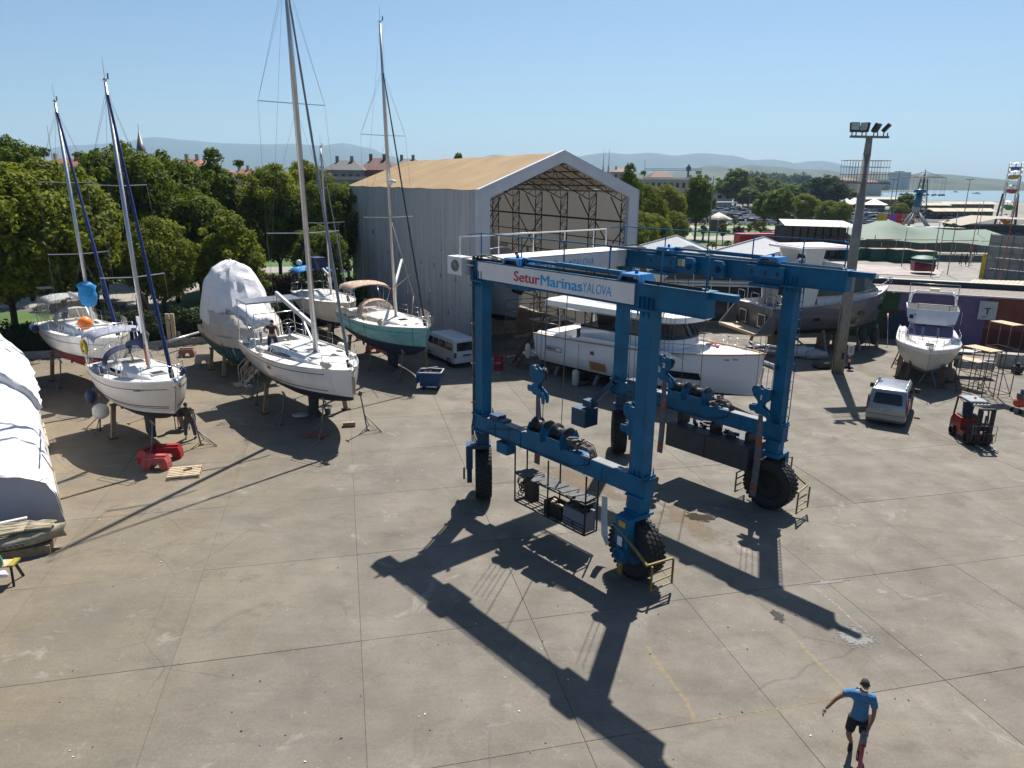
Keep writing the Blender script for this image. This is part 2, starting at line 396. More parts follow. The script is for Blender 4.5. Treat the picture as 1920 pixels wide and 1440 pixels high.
for pts in ([(405,1130),(430,1155),(470,1178),(520,1195),(545,1215),(550,1242)],[(445,1125),(480,1145),(510,1170),(540,1187),(565,1205),(575,1240),(572,1262)],[(530,1115),(538,1135),(541,1155)]):
    strip('crust_line', 'thin white dried water line on open concrete', pts,.05, worn_mat('dried_line',(.42,.40,.37),-.02,18,.8,.1),.004)
# litter flecks on the concrete
rl = random.Random(11); lm = [mat('litter_pale',(.6,.57,.5),.8), mat('litter_dark',(.07,.05,.04),.9), mat('litter_brown',(.2,.12,.06),.9)]
for k, name in enumerate(('pale', 'dark', 'brown')):
    m = MB()
    for i in range(46):
        p = gp(rl.uniform(60,1900), rl.uniform(840,1430)); a = rl.uniform(0, PI); L = rl.uniform(.012,.05)
        m.box((p.x, p.y,.012),(L, rl.uniform(.008,.03),.008), a)
    tag(m.build('litter', lm[k]), 'scattered %s scraps and twigs on the concrete' % name, None, kind='stuff')
# ---------------------------------------------------------------- travelling boat lift
LIFT = mat('lift_blue',(.002,.098,.205),.55,0,.22,1.2,.06, spec=.25, grime=(.4,(.022,.030,.040),2.2))
LIFTD = mat('lift_blue_dark',(.004,.045,.10),.5,0,.2,2)
BOARD = mat('sign_white',(.62,.61,.63),.5,0,.05,1.2, grime=(.3,(.35,.32,.28),2.0))
TXR = mat('text_red',(.42,.04,.04),.6); TXB = mat('text_blue',(.0,.30,.62),.6)
GREASE = mat('greasy_black',(.018,.017,.017),.5,.2,.3,8)
DUSTY = mat('dusty_top',(.20,.205,.22),.7,0,.15,3)
STRAP = mat('lifting_strap',(.13,.12,.13),.9,0,.25,6)
STRAPO = mat('strap_orange',(.32,.08,.03),.9,0,.3,9)
PLATE_Y = mat('plate_yellow',(.50,.28,.03),.6,0,.2,9)
HOSE = mat('hydraulic_hose',(.03,.028,.028),.5)
CREAM = mat('cream_lamp',(.60,.58,.40),.4)

def text(name, body, size, m, parent, loc, xdir, ydir, bold=0.0, shear=0.0, ext=.004, sx=1.0, align='LEFT', width=None):
    cu = bpy.data.curves.new(name, 'FONT'); cu.body = body; cu.size = size; cu.extrude = ext; cu.offset = min(0, bold); cu.shear = shear; cu.align_x = align
    cu.resolution_u = 3
    tmp = bpy.data.objects.new(name, cu); col.objects.link(tmp)
    me = bpy.data.meshes.new_from_object(tmp.evaluated_get(bpy.context.evaluated_depsgraph_get()))
    bpy.data.objects.remove(tmp)
    X = Vector(xdir).normalized(); Y = Vector(ydir).normalized(); Z = X.cross(Y)
    if width:
        xs = [v.co.x for v in me.vertices]; sx = width / max(1e-6, max(xs) - min(xs))
    vv = [v.co.copy() for v in me.vertices]; ff = [tuple(p.vertices) for p in me.polygons]
    if bold > 0:        # heavier strokes: the letters struck three times side by side
        k0 = len(vv); V2 = []; F2 = []
        for q,(dx, dy) in enumerate(((-1.6,0),(1.6,.6),(0,-.8),(0,.8))):
            V2 += [Vector((v.x * sx + dx * bold, v.y + dy * bold, v.z + .0006 * q)) for v in vv]; F2 += [tuple(i + q * k0 for i in f) for f in ff]
        vv, ff = V2, F2
    else: vv = [Vector((v.x * sx, v.y, v.z)) for v in vv]
    me = bpy.data.meshes.new(name); me.from_pydata([Vector(loc) + X * v.x + Y * v.y + Z * v.z for v in vv],[], ff)
    me.materials.append(m)
    o = bpy.data.objects.new(name, me); col.objects.link(o); o.parent = parent; return o

lift = thing('boat_lift', 'blue rubber-tyred travelling boat lift with white marina boards along its top beams', 'boat lift',(-1.0,24.0,0), R(-49.4))
WU, WV = 7.1,7.2
for (u, v) in ((0,0),(WU,0),(0, WV),(WU, WV)):
    m = MB().bb(u - .21, u + .21, v - .20, v + .20,3.12,7.84)
    for z in (3.12,7.78):
        m.bb(u - .30, u + .30, v - .29, v + .29, z, z + .06)
    for a in (-.25,-.085,.085,.25):
        for s in (-1,1):
            m.prism([(0,0),(.07,0),(0,.22)] if s > 0 else [(0,0),(-.07,0),(0,.22)],(u + a, v + s * .20,3.18),(0,1,0),(0,0,1),(1,0,0),.012)
            m.prism([(0,0),(.07,0),(0,-.22)] if s > 0 else [(0,0),(-.07,0),(0,-.22)],(u + a, v + s * .20,7.78),(0,1,0),(0,0,1),(1,0,0),.012)
    m.build('leg', LIFT, lift)
# top beams (the open end is the one towards the camera)
for v, s in ((0,-1),(WV,1)):
    m = MB().bb(-.45,8.9, v - .19, v + .19,7.86,8.46)
    m.bb(-.47,8.95, v - .24, v + .24,8.46,8.49); m.bb(-.45,8.9, v - .22, v + .22,7.83,7.86)
    for u in (-.21,-.07,.07,.21):
        for q in (0, WU):
            m.bb(q + u - .006, q + u + .006, v - .26, v - .19,7.86,8.15)
    m.build('top_beam', LIFT, lift)
    MB().bb(-.40,8.75, v - .10, v + .10,8.49,8.53).bb(-.4,8.7, v - .13, v - .11,8.49,8.57).build('beam_rail', DUSTY if v else GREASE, lift)
    # handrail along the beam
    m = MB(); y = v + .21 if v == 0 else v + .22
    for u in (-.35,1.7,3.6,5.4,7.2,8.6): m.tube((u, y,8.46),(u, y,9.32),.022)
    m.pipe([(-1.1, y,9.22),(-.35, y,9.32),(8.5, y,9.32),(8.6, y,9.25)],.022)
    m.build('handrail', LIFT, lift)
    m = MB().bb(8.9,9.62, v - .06, v + .09,8.30,8.46).bb(8.9,9.6, v - .10, v + .13,8.46,8.475)
    m.build('beam_extension', LIFT, lift)
# transverse beam between the two far-left legs
MB().bb(-.19,.19,.19, WV - .19,7.86,8.46).bb(-.24,.24,.24, WV - .24,8.46,8.49).build('cross_beam', mat('cross_beam_white',(.60,.60,.60),.6,0,.1,2), lift)
m = MB()
for v in (-.25,1.45,3.1,4.7,6.3): m.tube((-.95, v,8.3),(-.95, v,9.2),.022); m.tube((-.95, v,8.3),(-.2, v,8.3),.02)
m.pipe([(-.95,-.3,9.2),(-.95,7.0,9.2),(-.95,7.05,8.5)],.028).build('white_handrail', WHITE, lift)
MB().bb(-.98,-.22,-.3,7.0,8.47,8.50).build('walkway', mat('walkway_white',(.7,.69,.66),.7), lift)
# sign boards and lettering
MB().bb(.02,6.70,-.235,-.205,7.90,8.45).build('sign_board', BOARD, lift)
MB().bb(.205,.235,.30,6.45,7.90,8.45).build('sign_board', BOARD, lift)
def sign(o, xd, yd, x0, s):
    def at(x): return Vector(o) + Vector(xd) * x
    text('lettering', 'Setur',.44, TXR, lift, at(x0), xd, yd,.007, width=1.17 * s)
    text('lettering', 'Marinas',.44, TXB, lift, at(x0 + 1.21 * s), xd, yd,.007, width=1.72 * s)
    text('lettering', 'YALOVA',.40, TXB, lift, at(x0 + 2.98 * s), xd, yd,-.004,.12, width=1.05 * s)
sign((0,-.240,8.02),(1,0,0),(0,0,1),1.84,1.0)
sign((.240,0,8.02),(0,1,0),(0,0,1),.80,1.06)
# lower beams
for v in (0, WV):
    m = MB().bb(-.32, WU + .34, v - .18, v + .18,2.56,3.10)
    for u in (.9,1.6,2.2,5.1,5.8): m.bb(u - .006, u + .006, v - .195, v + .195,2.54,3.108)
    m.bb(-.32,.32, v - .26, v + .26,2.50,2.56); m.bb(WU - .32, WU + .34, v - .26, v + .26,2.50,2.56)
    m.bb(WU - .32, WU + .34, v - .26, v + .26,3.06,3.11)
    m.build('lower_beam', LIFT, lift)
    MB().bb(.4,2.5, v - .16, v + .16,3.108,3.114).build('beam_top_dust', DUSTY, lift); MB().bb(5.0, WU - .35, v - .16, v + .16,3.108,3.114).build('beam_top_dust', DUSTY, lift)
    # winches
    for u in (3.05,3.95):
        h = MB()
        poly = [(-.36,0),(-.42,.30),(-.30,.52),(-.10,.40),(.10,.40),(.30,.52),(.42,.30),(.36,0)]
        for a in (-.30,.30): h.prism(poly,(u + a, v,3.11),(0,1,0),(0,0,1),(1,0,0),.03)
        h.prism([(-.36,0),(-.42,.30),(-.43,.30),(-.37,0)],(u - .3, v,3.11),(0,1,0),(0,0,1),(1,0,0),.6)
        h.bb(u - .3, u + .33, v - .40, v - .37,3.11,3.36)
        wn = h.build('winch', LIFT, lift)
        M = Matrix.Rotation(PI / 2,3, 'Y')
        MB().lathe([(0,-.30),(.30,-.30),(.30,-.26),(.19,-.25),(.19,.25),(.30,.26),(.30,.30),(0,.30)],20,(u + .015, v,3.46), M).build('drum', GREASE, wn)
    m = MB()
    rr = random.Random(5 + int(v))
    for k in range(26):
        a = Vector((4.45 + rr.uniform(-.1,.35), v + rr.uniform(-.22,.2),3.12 + rr.uniform(0,.35)))
        m.box(a,(rr.uniform(.04,.16), rr.uniform(.04,.14), rr.uniform(.04,.14)), rr.uniform(0,1))
    m.build('valve_block', mat('valve_metal',(.09,.09,.095),.4,.6,.5,12), lift)
    m = MB()
    for k in range(7):
        y = v - .12 + .045 * k; q = rr.uniform(.25,.45)
        m.pipe([(4.5, y,3.2),(4.85, y,3.3 + q * .4),(5.15, y,3.28 + q * .3),(5.35, y - .05,3.13),(5.25, v - .23,2.9),(4.6, v - .24,2.66),(2.6, v - .22,2.62),(.3, v - .22,2.6)],.016,5)
    for k in range(5):
        m.pipe([(2.6, v - .1 + .04 * k,3.35),(2.3, v - .18,3.3),(2.0, v - .2,3.12),(.5, v - .24 - .01 * k,2.75)],.014,5)
    m.build('hydraulic_hose', HOSE, lift)
    MB().bb(1.1,1.65, v - .3, v + .1,2.12,2.50).build('valve_box', LIFT, lift)
    MB().bb(.5,.95, v - .12, v + .25,3.114,3.28).bb(1.0,1.3, v - .12, v + .2,3.114,3.2).build('hatch_box', LIFTD, lift)
# cables up the left front leg
m = MB(); rr = random.Random(4)
for k in range(9):
    y = -.24 + .055 * k; x = -.27 - .02 * (k % 3)
    m.tube((x, y,3.0),(x, y,8.5),.022,5)
    m.pipe([(x, y,8.5),(x + .05, y,8.62),(.3, y * .5,8.60 + rr.uniform(0,.08)),(1.1 + rr.uniform(-.4,.4), rr.uniform(-.15,.15),8.55)],.02,5)
    m.pipe([(x, y,3.0),(x - .1, y,2.6),(x - .02, y - .05,2.3),(-.2 + .05 * k, y - .1,2.1)],.02,5)
for z in (7.6,6.3,4.9,3.5): m.bb(-.36,-.22,-.27,.27, z, z + .05)
m.build('cable_bundle', mat('grey_conduit',(.13,.12,.11),.6,0,.5,5), lift)
m = MB()
for k in range(16):
    y = rr.uniform(6.4,7.5); m.pipe([(-.1, y,8.55),(.3, y + rr.uniform(-.3,.3),8.62 + rr.uniform(0,.06)),(.9,7.2 + rr.uniform(-.1,.1),8.58)],.018,5)
m.build('cable_loop', HOSE, lift)
# white motor housing at the beam corner
f = MB().bb(-1.35,-.55,-.48,-.02,7.95,8.55).build('fan_housing', BOARD, lift)
MB().lathe([(0,0),(.14,0),(.18,.04),(.2,.0)],16,(-.9,-.49,8.25), Matrix.Rotation(PI / 2,3, 'X')).build('fan_grille', GREYST, f)
for (u, v) in ((.25,1.25),(.1,6.2)):
    MB().tube((u, v,8.5),(u, v,8.6),.02).tube((u, v,8.6),(u, v,8.72),.06,10).build('beacon_lamp', RED, lift)
# trolleys: saddles, pulley plates, long struts
for v, us in ((0,(1.75,6.55)),(WV,(2.05,6.3))):
    for u in us:
        p = [(-.42,0),(-.30,.20),(.30,.20),(.42,0),(.34,0),(.24,.13),(-.24,.13),(-.34,0)]
        s_ = MB()
        for a in (-.30,.24): s_.prism(p,(u, v + a,8.50),(1,0,0),(0,0,1),(0,1,0),.06)
        s_.add([(u - .30, v - .24,8.70),(u + .30, v - .24,8.70),(u + .30, v + .24,8.70),(u - .30, v + .24,8.70)],[(0,1,2,3)])
        s_.add([(u - .42, v - .24,8.50),(u - .30, v - .24,8.70),(u - .30, v + .24,8.70),(u - .42, v + .24,8.50)],[(0,1,2,3)])
        s_.add([(u + .30, v - .24,8.70),(u + .42, v - .24,8.50),(u + .42, v + .24,8.50),(u + .30, v + .24,8.70)],[(0,1,2,3)])
        s_.tube((u, v,8.70),(u, v,8.80),.05,8)
        s_.build('trolley', mat('trolley_blue',(.01,.16,.42),.4, coat=.2), lift)
    a, b = us; b = b - .4
    s_ = MB().tube((a + .4, v + .02,8.66),(a + 1.9, v + .02,8.66),.045,8).bar((a + 1.8, v + .02,8.66),(b, v + .02,8.64),.13,.13).tube((a + .4, v - .1,8.66),(a + .4, v + .14,8.66),.08)
    s_.build('spreader_cylinder', LIFT, lift)
    inner = v + .30 if v == 0 else v - .36
    for u in us:
        pl = MB().bb(u - .75, u + .65, inner - .02, inner + .06,8.02,8.40)
        pl.bb(u - .6, u + .5, min(inner, v), max(inner, v),7.70,7.80)
        for k in (-.5,-.02,.42):
            pl.prism([(-.035,-.09),(.035,-.09),(.045,0),(0,.08),(-.045,0)],(u + k, inner - .03,8.2),(1,0,0),(0,0,1),(0,1,0),.01, mi=1)
        pl.build('pulley_plate',[LIFT, BLACK], lift)
    if v:
        for k, u in enumerate((3.35,4.55)):
            MB().prism([(-.2,-.3),(.12,-.3),(.22,-.1),(.22,.15),(.1,.28),(-.2,.28)],(u, v - .46,8.14),(1,0,0),(0,0,1),(0,1,0),.2).lathe([(0,0),(.1,0),(.1,.05)],12,(u, v - .46,8.12), Matrix.Rotation(PI / 2,3, 'X')).build('sheave_housing', LIFT, lift)
        for u in (2.72,2.92):
            MB().bb(u - .08, u + .08, v - .23, v - .19,8.08,8.34).build('work_light', CREAM, lift)
# hook blocks with ropes and slings
def block(u, v, z, num, slen, ropes=(-.28,-.1,.1,.28), curl=False, ztop=7.75):
    P = [(-.33,.30),(-.27,.46),(-.12,.48),(-.06,.40),(.06,.38),(.14,.44),(.28,.42),(.36,.28),(.30,.05),(.10,-.12),(.08,-.22),(.34,-.38),(.42,-.50),(.40,-.72),(.30,-.74),(.26,-.56),(.12,-.50),(-.12,-.50),(-.22,-.42),(-.34,-.44),(-.42,-.36),(-.40,-.22),(-.10,-.20),(-.12,-.05),(-.30,.12)]
    m = MB()
    for d in (-.11,.07): m.prism(P,(u, v + d, z),(1,0,0),(0,0,1),(0,1,0),.04)
    m.tube((u - .22, v - .13, z + .3),(u - .22, v + .13, z + .3),.05); m.tube((u + .24, v - .13, z + .28),(u + .24, v + .13, z + .28),.05)
    hb = m.build('hook_block', LIFT, lift)
    MB().tube((u - .22, v - .07, z + .3),(u - .22, v + .07, z + .3),.17,14).tube((u + .24, v - .07, z + .28),(u + .24, v + .07, z + .28),.15,14).build('pulley', GREASE, hb)
    if num: text('number', num,.24, WHITE, hb,(u - .05, v - .114, z + .02),(1,0,0),(0,0,1),.008)
    for r in ropes: MB().tube((u + r, v, z + .3),(u + r * 1.1, v, ztop),.009,5).build('wire_rope', ROPE, lift)
    z0 = z - .55
    s_ = MB(); segs = [(0,.10),(.12,.10),(.22,.13),(.3,.13),(.36,.13),(.9,.135),(1,.135)]
    rings = []; n = 14
    for i in range(n + 1):
        t = i / n; zz = z0 - t * slen; wd = .075 + .045 * min(1, t * 3); off = .05 * math.sin(t * 3)
        if curl and t > .6: off += (t - .6) * 1.2
        rings.append([Vector((u - wd + off, v - .02, zz)), Vector((u + wd + off, v - .02, zz)), Vector((u + wd + off, v + .02, zz)), Vector((u - wd + off, v + .02, zz))])
    for i in range(n): s_.loft(rings[i:i + 2], closed=True, smooth=False, mi=1 if i in (4, n - 2) else 0)
    s_.build('sling',[STRAP, STRAPO], lift)
block(2.22,.55,4.75, None,2.4)
block(6.30,.55,4.45, None,2.2)
block(2.60,6.75,4.25, '2',2.9)
block(6.72,6.75,3.95, '1',3.0)
m = MB().loft([[Vector((5.62,.1,1.95)), Vector((5.8,.14,1.95))],[Vector((5.65,.05,1.3)), Vector((5.87,.1,1.3))],[Vector((5.75,.0,.75)), Vector((5.97,.05,.75))],[Vector((6.0,-.05,.5)), Vector((6.15,.05,.6))]], smooth=True)
m.build('loose_sling', mat('pale_sling',(.42,.45,.46),.8,0,.2,6), lift)
for u in (3.05,3.9):
    MB().tube((u,.0,3.6),(u + .1,.0,7.85),.013,5).build('wire_rope', ROPE, lift)
    MB().tube((u, WV,3.6),(u + .2, WV - .3,7.85),.013,5).build('wire_rope', ROPE, lift)
# storage cage under the near beam
cage = MB()
for u in (2.05,3.65,5.30):
    for v in (-.27,.27): cage.tube((u, v,.62),(u, v,2.56),.028)
for z in (.62,.72,.82,.92):
    for v in (-.27,.27): cage.bar((2.05, v, z),(5.3, v, z),.02)
for z in (.62,1.62):
    for v in (-.27,.27): cage.bar((2.05, v, z),(5.3, v, z),.04)
for u in (2.05,3.65,5.30): cage.bar((u,-.27,.62),(u,.27,.62),.04); cage.bar((u,-.27,1.62),(u,.27,1.62),.04)
for k in range(9): cage.bar((2.15 + k * .38,-.27,.63),(2.15 + k * .38,.27,.63),.03)
cg = cage.build('storage_cage', GREASE, lift)
rr = random.Random(8)
for k in range(15):
    u = 2.3 + k * .2
    MB().box((u, rr.uniform(-.06,.06),1.66 + rr.uniform(0,.05)),(rr.uniform(.16,.26), rr.uniform(.5,.75),.035), rr.uniform(-.35,.35)).build('board', mat('grey_board',(.09,.09,.09),.8,0,.3,4), cg)
MB().bb(4.35,5.25,-.26,.25,.66,1.30).build('locker', mat('locker_grey',(.13,.15,.18),.55,0,.1,3), cg)
MB().bb(4.75,4.83,-.275,-.262,.78,.92).build('locker_latch', BLACK, cg)
m = MB().bb(3.45,4.25,-.24,.24,.66,.70)
for a in ((3.45,3.47,-.24,.24),(4.23,4.25,-.24,.24),(3.45,4.25,-.24,-.22),(3.45,4.25,.22,.24)): m.bb(*a,.66,1.15)
m.build('tool_bin', GREASE, cg)
m = MB()
for k in range(14): m.box((rr.uniform(3.55,4.15), rr.uniform(-.16,.16), rr.uniform(.95,1.1)),(.16,.07,.06), rr.uniform(0,3))
m.build('wood_offcut', PALEWOOD, cg)
m = MB()
for k in range(24): m.box((rr.uniform(4.4,5.2), rr.uniform(-.2,.2), rr.uniform(1.32,1.5)),(rr.uniform(.05,.25), rr.uniform(.05,.2), rr.uniform(.05,.16)), rr.uniform(0,3))
m.build('clutter', GREASE, cg)
m = MB().bb(2.35,2.75,-.1,.2,.72,1.55)
for k in range(8): m.lathe([(.13,0),(.16,.02),(.13,.04)],12,(2.18, rr.uniform(-.15,.15),.95 + .06 * k), Matrix.Rotation(rr.uniform(1.1,1.9),3, 'Y'))
m.build('hose_coil', BLACK, cg)
# engine housing under the far beam
eng = MB().bb(3.0,6.5, WV - .65, WV + .55,1.30,2.18).build('engine_housing', mat('engine_dark',(.035,.04,.045),.55,0,.2,3), lift)
m = MB()
for k in range(12): m.bar((6.51, WV - .55,1.38 + k * .065),(6.51, WV + .45,1.38 + k * .065),.03,.02)
m.build('grille', BLACK, eng)
MB().bb(4.72,4.735, WV - .665, WV - .65,1.32,2.16).bb(2.98,6.5, WV - .67, WV - .65,2.14,2.18).build('panel_seam', BLACK, eng)
m = MB()
for u in (3.3,4.75,6.2): m.bb(u - .08, u + .08, WV - .3, WV + .3,2.18,2.56)
for k in range(18): m.box((rr.uniform(3.4,5.6), WV + rr.uniform(-.3,.3),2.2 + rr.uniform(0,.15)),(rr.uniform(.1,.4),.12,.1), rr.uniform(0,3))
m.build('engine_bracket', GREASE, lift)
# small blue cab box carried on an arm beside the far left leg
m = MB().bar((-.1, WV - .25,3.05),(-1.05, WV - .55,1.95),.28,.22).bar((-.15, WV - .2,3.1),(.1, WV,3.3),.25)
m.box((-1.1, WV - .55,1.95),(.5,.4,.3)); m.build('support_arm', LIFTD, lift)
MB().bb(-1.75,-.95, WV - 1.0, WV - .2,.95,1.72).build('blue_tank', LIFTD, lift)
# ladder on the far right leg
m = MB(); 
for d in (-.13,.13): m.tube((WU + .33, WV + d,3.3),(WU + .33, WV + d,7.8),.014)
for k in range(15): m.tube((WU + .33, WV - .13,3.45 + k * .3),(WU + .33, WV + .13,3.45 + k * .3),.012)
for z in (3.4,5.5,7.7): m.tube((WU + .33, WV - .13, z),(WU + .2, WV - .13, z),.012)
m.build('ladder', LIFT, lift)
MB().bb(6.95,7.03, WV - .3, WV - .2,5.0,5.15).build('switch_box', LIFTD, lift)
# wheel units
def wheel_unit(u, v, steer, side, guard):
    """steer = angle of the rolling direction in the lift frame; side = which side the fork arm is on"""
    e = bpy.data.objects.new('wheel_unit', None); col.objects.link(e); e.parent = lift; e.location = (u, v,0); e.rotation_euler = (0,0, steer)
    r, wd = .91,.29
    prof = [(.50,-.20),(.56,-.27),(.80,-wd),(.865,-.24),(.872,-.12),(.872,.12),(.865,.24),(.80, wd),(.56,.27),(.50,.20)]
    M = Matrix.Rotation(PI / 2,3, 'X')
    MB().lathe(prof,48,(0,0, r), M).build('tyre', RUBBER, e)
    t = MB()       # tread blocks
    nb = 34
    for k in range(nb):
        for row,(y, w2, ph) in enumerate(((-.22,.15,0),(-.075,.13,.5),(.075,.13,0),(.22,.15,.5))):
            a = 2 * PI * (k + ph) / nb
            c = Vector((math.sin(a) * .885, y, r + math.cos(a) * .885))
            hx = Vector((math.cos(a),0,-math.sin(a))); hz = Vector((math.sin(a),0, math.cos(a)))
            L = .065; W2 = w2 / 2 * .93; out = .905 if abs(y) < .2 else .895
            poly = [(-L,-W2 * .55),(-L * .45,-W2),(L * .6,-W2 * .8),(L, W2 * .4),(L * .45, W2),(-L * .6, W2 * .8)]
            cc = Vector((0, y, r))
            lo = [cc + hz * .862 + hx * p[0] * 1.05 + Vector((0, p[1] * 1.04,0)) for p in poly]; hi = [cc + hz * out + hx * p[0] + Vector((0, p[1],0)) for p in poly]
            t.loft([lo, hi], closed=True, smooth=False); t.add(hi,[tuple(range(6))])
    t.build('tread', RUBBER, e)
    MB().lathe([(0,-.10),(.22,-.10),(.24,-.16),(.40,-.12),(.46,-.22),(.51,-.22),(.51,.22),(.46,.22),(.40,.1),(.2,.14),(0,.14)],28,(0,0, r), M).build('rim', GREASE if guard != 'near' else LIFTD, e)
    f = MB()
    y0 = side * .50
    f.bb(-.24,.24,-.2,.2,2.05,2.50); f.bb(-.34,.34,-.26,.26,2.0,2.07)
    f.bb(-.27,.27, min(0, y0) - .04 * side if side < 0 else -.2, max(0, y0) + .06 if side > 0 else .2,1.90,2.02)
    f.bb(-.26,.26, y0 - .12, y0 + .12,1.15,2.0)
    arm = [(-.24,1.2),(.24,1.2),(.20,.9),(.22,.75),(.1,.55),(-.1,.55),(-.22,.75),(-.20,.9)]
    f.prism(arm,(0, y0 - .09,0),(1,0,0),(0,0,1),(0,1,0),.18)
    ya = y0 + side * .10
    f.lathe([(.15,0),(.15,.07),(.21,.07),(.21,0)],20,(0, y0 + side * .16,.88), Matrix.Rotation(PI / 2 * (-side),3, 'X'))
    f.build('fork', LIFT if guard else LIFTD, e)
    if guard:
        g = MB(); gx = 1.15
        g.bar((0, ya,1.55),(gx - .1, ya,.98),.07,.05).bar((gx - .1, ya,1.0),(gx,.28 * -side,1.0),.05).bar((0, ya,1.55),(-.3, ya,1.62),.07,.05)
        for yy in (ya * .9,-.28 * side): g.bar((gx + .02, yy,1.0),(gx + .02, yy,.22),.045)
        for zz in (.26,.5,.76): g.bar((gx + .02, ya * .9, zz),(gx + .02,-.28 * side, zz),.035)
        g.bb(-.08,.08, ya - .03, ya + .03,.25,.62)
        g.build('wheel_guard', YELLOWP, e)
        if guard == 'near':
            MB().bb(-.12,.14, y0 - .128, y0 - .121,1.72,1.88).build('warning_plate', PLATE_Y, e)
            MB().bb(-.1,.08, ya - .01 - .06, ya - .0 - .05,1.15,1.42).build('notice_plate', BOARD, e)
    if guard == 'far':
        m = MB().bar((-1.15,-.28,1.0),(-1.15,-.28,.25),.045).bar((-1.15,.4,1.0),(-1.15,.4,.25),.045).bar((0, ya,1.55),(-1.15, ya,1.0),.06,.05)
        for zz in (.26,.5,.76,1.0): m.bar((-1.15,-.28, zz),(-1.15,.4, zz),.035)
        m.bar((.2,.5,1.9),(.2,.5,1.2),.04).bar((.45,.5,1.9),(.45,.5,1.2),.04)
        for zz in (1.3,1.55,1.85): m.bar((.2,.5, zz),(.45,.5, zz),.03)
        m.build('wheel_guard', YELLOWP, e)
    return e
wheel_unit(0,0, R(-37),-1, None)
wheel_unit(WU,0, R(-6),-1, 'near')
wheel_unit(WU, WV, R(2),1, 'far')
wheel_unit(0.1, WV, R(-45),1, None)
MB().bb(-.1,.1,-.26,-.2,2.3,2.42).build('junction_box', LIFTD, lift)
# ---------------------------------------------------------------- hulls
def hull_rings(L, B, zk, zw, zd, stern_w=.78, rake=.5, fore=.30, n=26, mrow=(4,1,6), bow_rise=.25, flare=0.0, full=.45, stern_rise=.35, tum=.0, plumb=False, chine=False, boxy=.55):
    """rings from stern to bow, each ring keel -> gunwale on +y; returns rings and row counts"""
    rings = []
    for i in range(n + 1):
        t = i / n
        s = (t - full) / (1 - full) if t > full else 0
        bw = B / 2 * ((1 - s ** 2.3) if t > full else (stern_w + (1 - stern_w) * math.sin(PI / 2 * t / full)))
        bw = max(bw,.012)
        zb = zk + (stern_rise * (1 - t / .4) ** 1.6 if t < .4 else 0) + ((zw - zk + .0) * ((t - .55) / .45) ** 2.2 if t > .55 else 0)
        zg = zd + bow_rise * t ** 2
        x0 = -L / 2 + L * t
        ring = []
        n1, n2, n3 = mrow
        tot = []
        for k in range(n1 + 1): tot.append(('u', k / n1))
        for k in range(1, n2 + 1): tot.append(('s', k / n2))
        for k in range(1, n3 + 1): tot.append(('t', k / n3))
        zwl = max(zw, zb + .02)
        for kind, q in tot:
            if kind == 'u': z = zb + (zwl - zb) * (q ** 1.5)
            elif kind == 's': z = zwl + .10 * q
            else: z = zwl + .10 + (zg - zwl - .10) * q
            f = (z - zb) / max(.01, zg - zb)
            y = bw * (min(1, f * 1.25 + .0) ** (.42 if not chine else .55) * (1 - flare * (1 - f) * max(0,(t - .4))) )
            y = bw * math.sin(min(1, f ** boxy * 1.02) * PI / 2) ** .9 if not chine else bw * min(1,.06 + (f / .38) ** .8) * (1 - .0 * f) if f < .38 else bw * (1 - .10 * (1 - f) * (1 + 2.2 * s))
            y *= (1 - flare * (1 - f) * s)
            xr = rake * (f - 1) * max(0,(t - .75) / .25) if not plumb else -.12 * (1 - f) * max(0,(t - .75) / .25)
            xs = fore * (1 - f) * max(0,(.12 - t) / .12)
            ring.append(Vector((x0 + xr + xs * (-.0 if plumb else 1), max(y,.006), z)))
        rings.append(ring)
    return rings
def build_hull(rings, mats, parent, rows, name='hull', toe=True):
    """mats: [antifoul, stripe, topside]"""
    m = MB(); n1, n2, n3 = rows; nm = len(rings[0])
    for sgn in (1,-1):
        R_ = [[Vector((p.x, p.y * sgn, p.z)) for p in r] for r in rings]
        for lo, hi, mi in ((0, n1,0),(n1, n1 + n2,1),(n1 + n2, nm - 1,2)):
            m.loft([r[lo:hi + 1] for r in R_], mi=mi)
    st = rings[0]; pol = [Vector((p.x, p.y, p.z)) for p in st] + [Vector((p.x,-p.y, p.z)) for p in reversed(st)]
    # transom, split at the waterline
    a = st[:n1 + 1]; m.add([*a, *[Vector((p.x,-p.y, p.z)) for p in reversed(a)]],[tuple(range(2 * len(a)))],0)
    b = st[n1:]; m.add([*b, *[Vector((p.x,-p.y, p.z)) for p in reversed(b)]],[tuple(range(2 * len(b)))],2)
    o = m.build(name, mats, parent); smooth_angle(o,38)
    return o
def sheer(rings, x):
    """(half beam, z) of the gunwale at x"""
    for a, b in zip(rings[:-1], rings[1:]):
        p, q = a[-1], b[-1]
        if p.x <= x <= q.x: t = (x - p.x) / (q.x - p.x); return p.y + (q.y - p.y) * t, p.z + (q.z - p.z) * t
    p = rings[0][-1] if x < rings[0][-1].x else rings[-1][-1]; return p.y, p.z
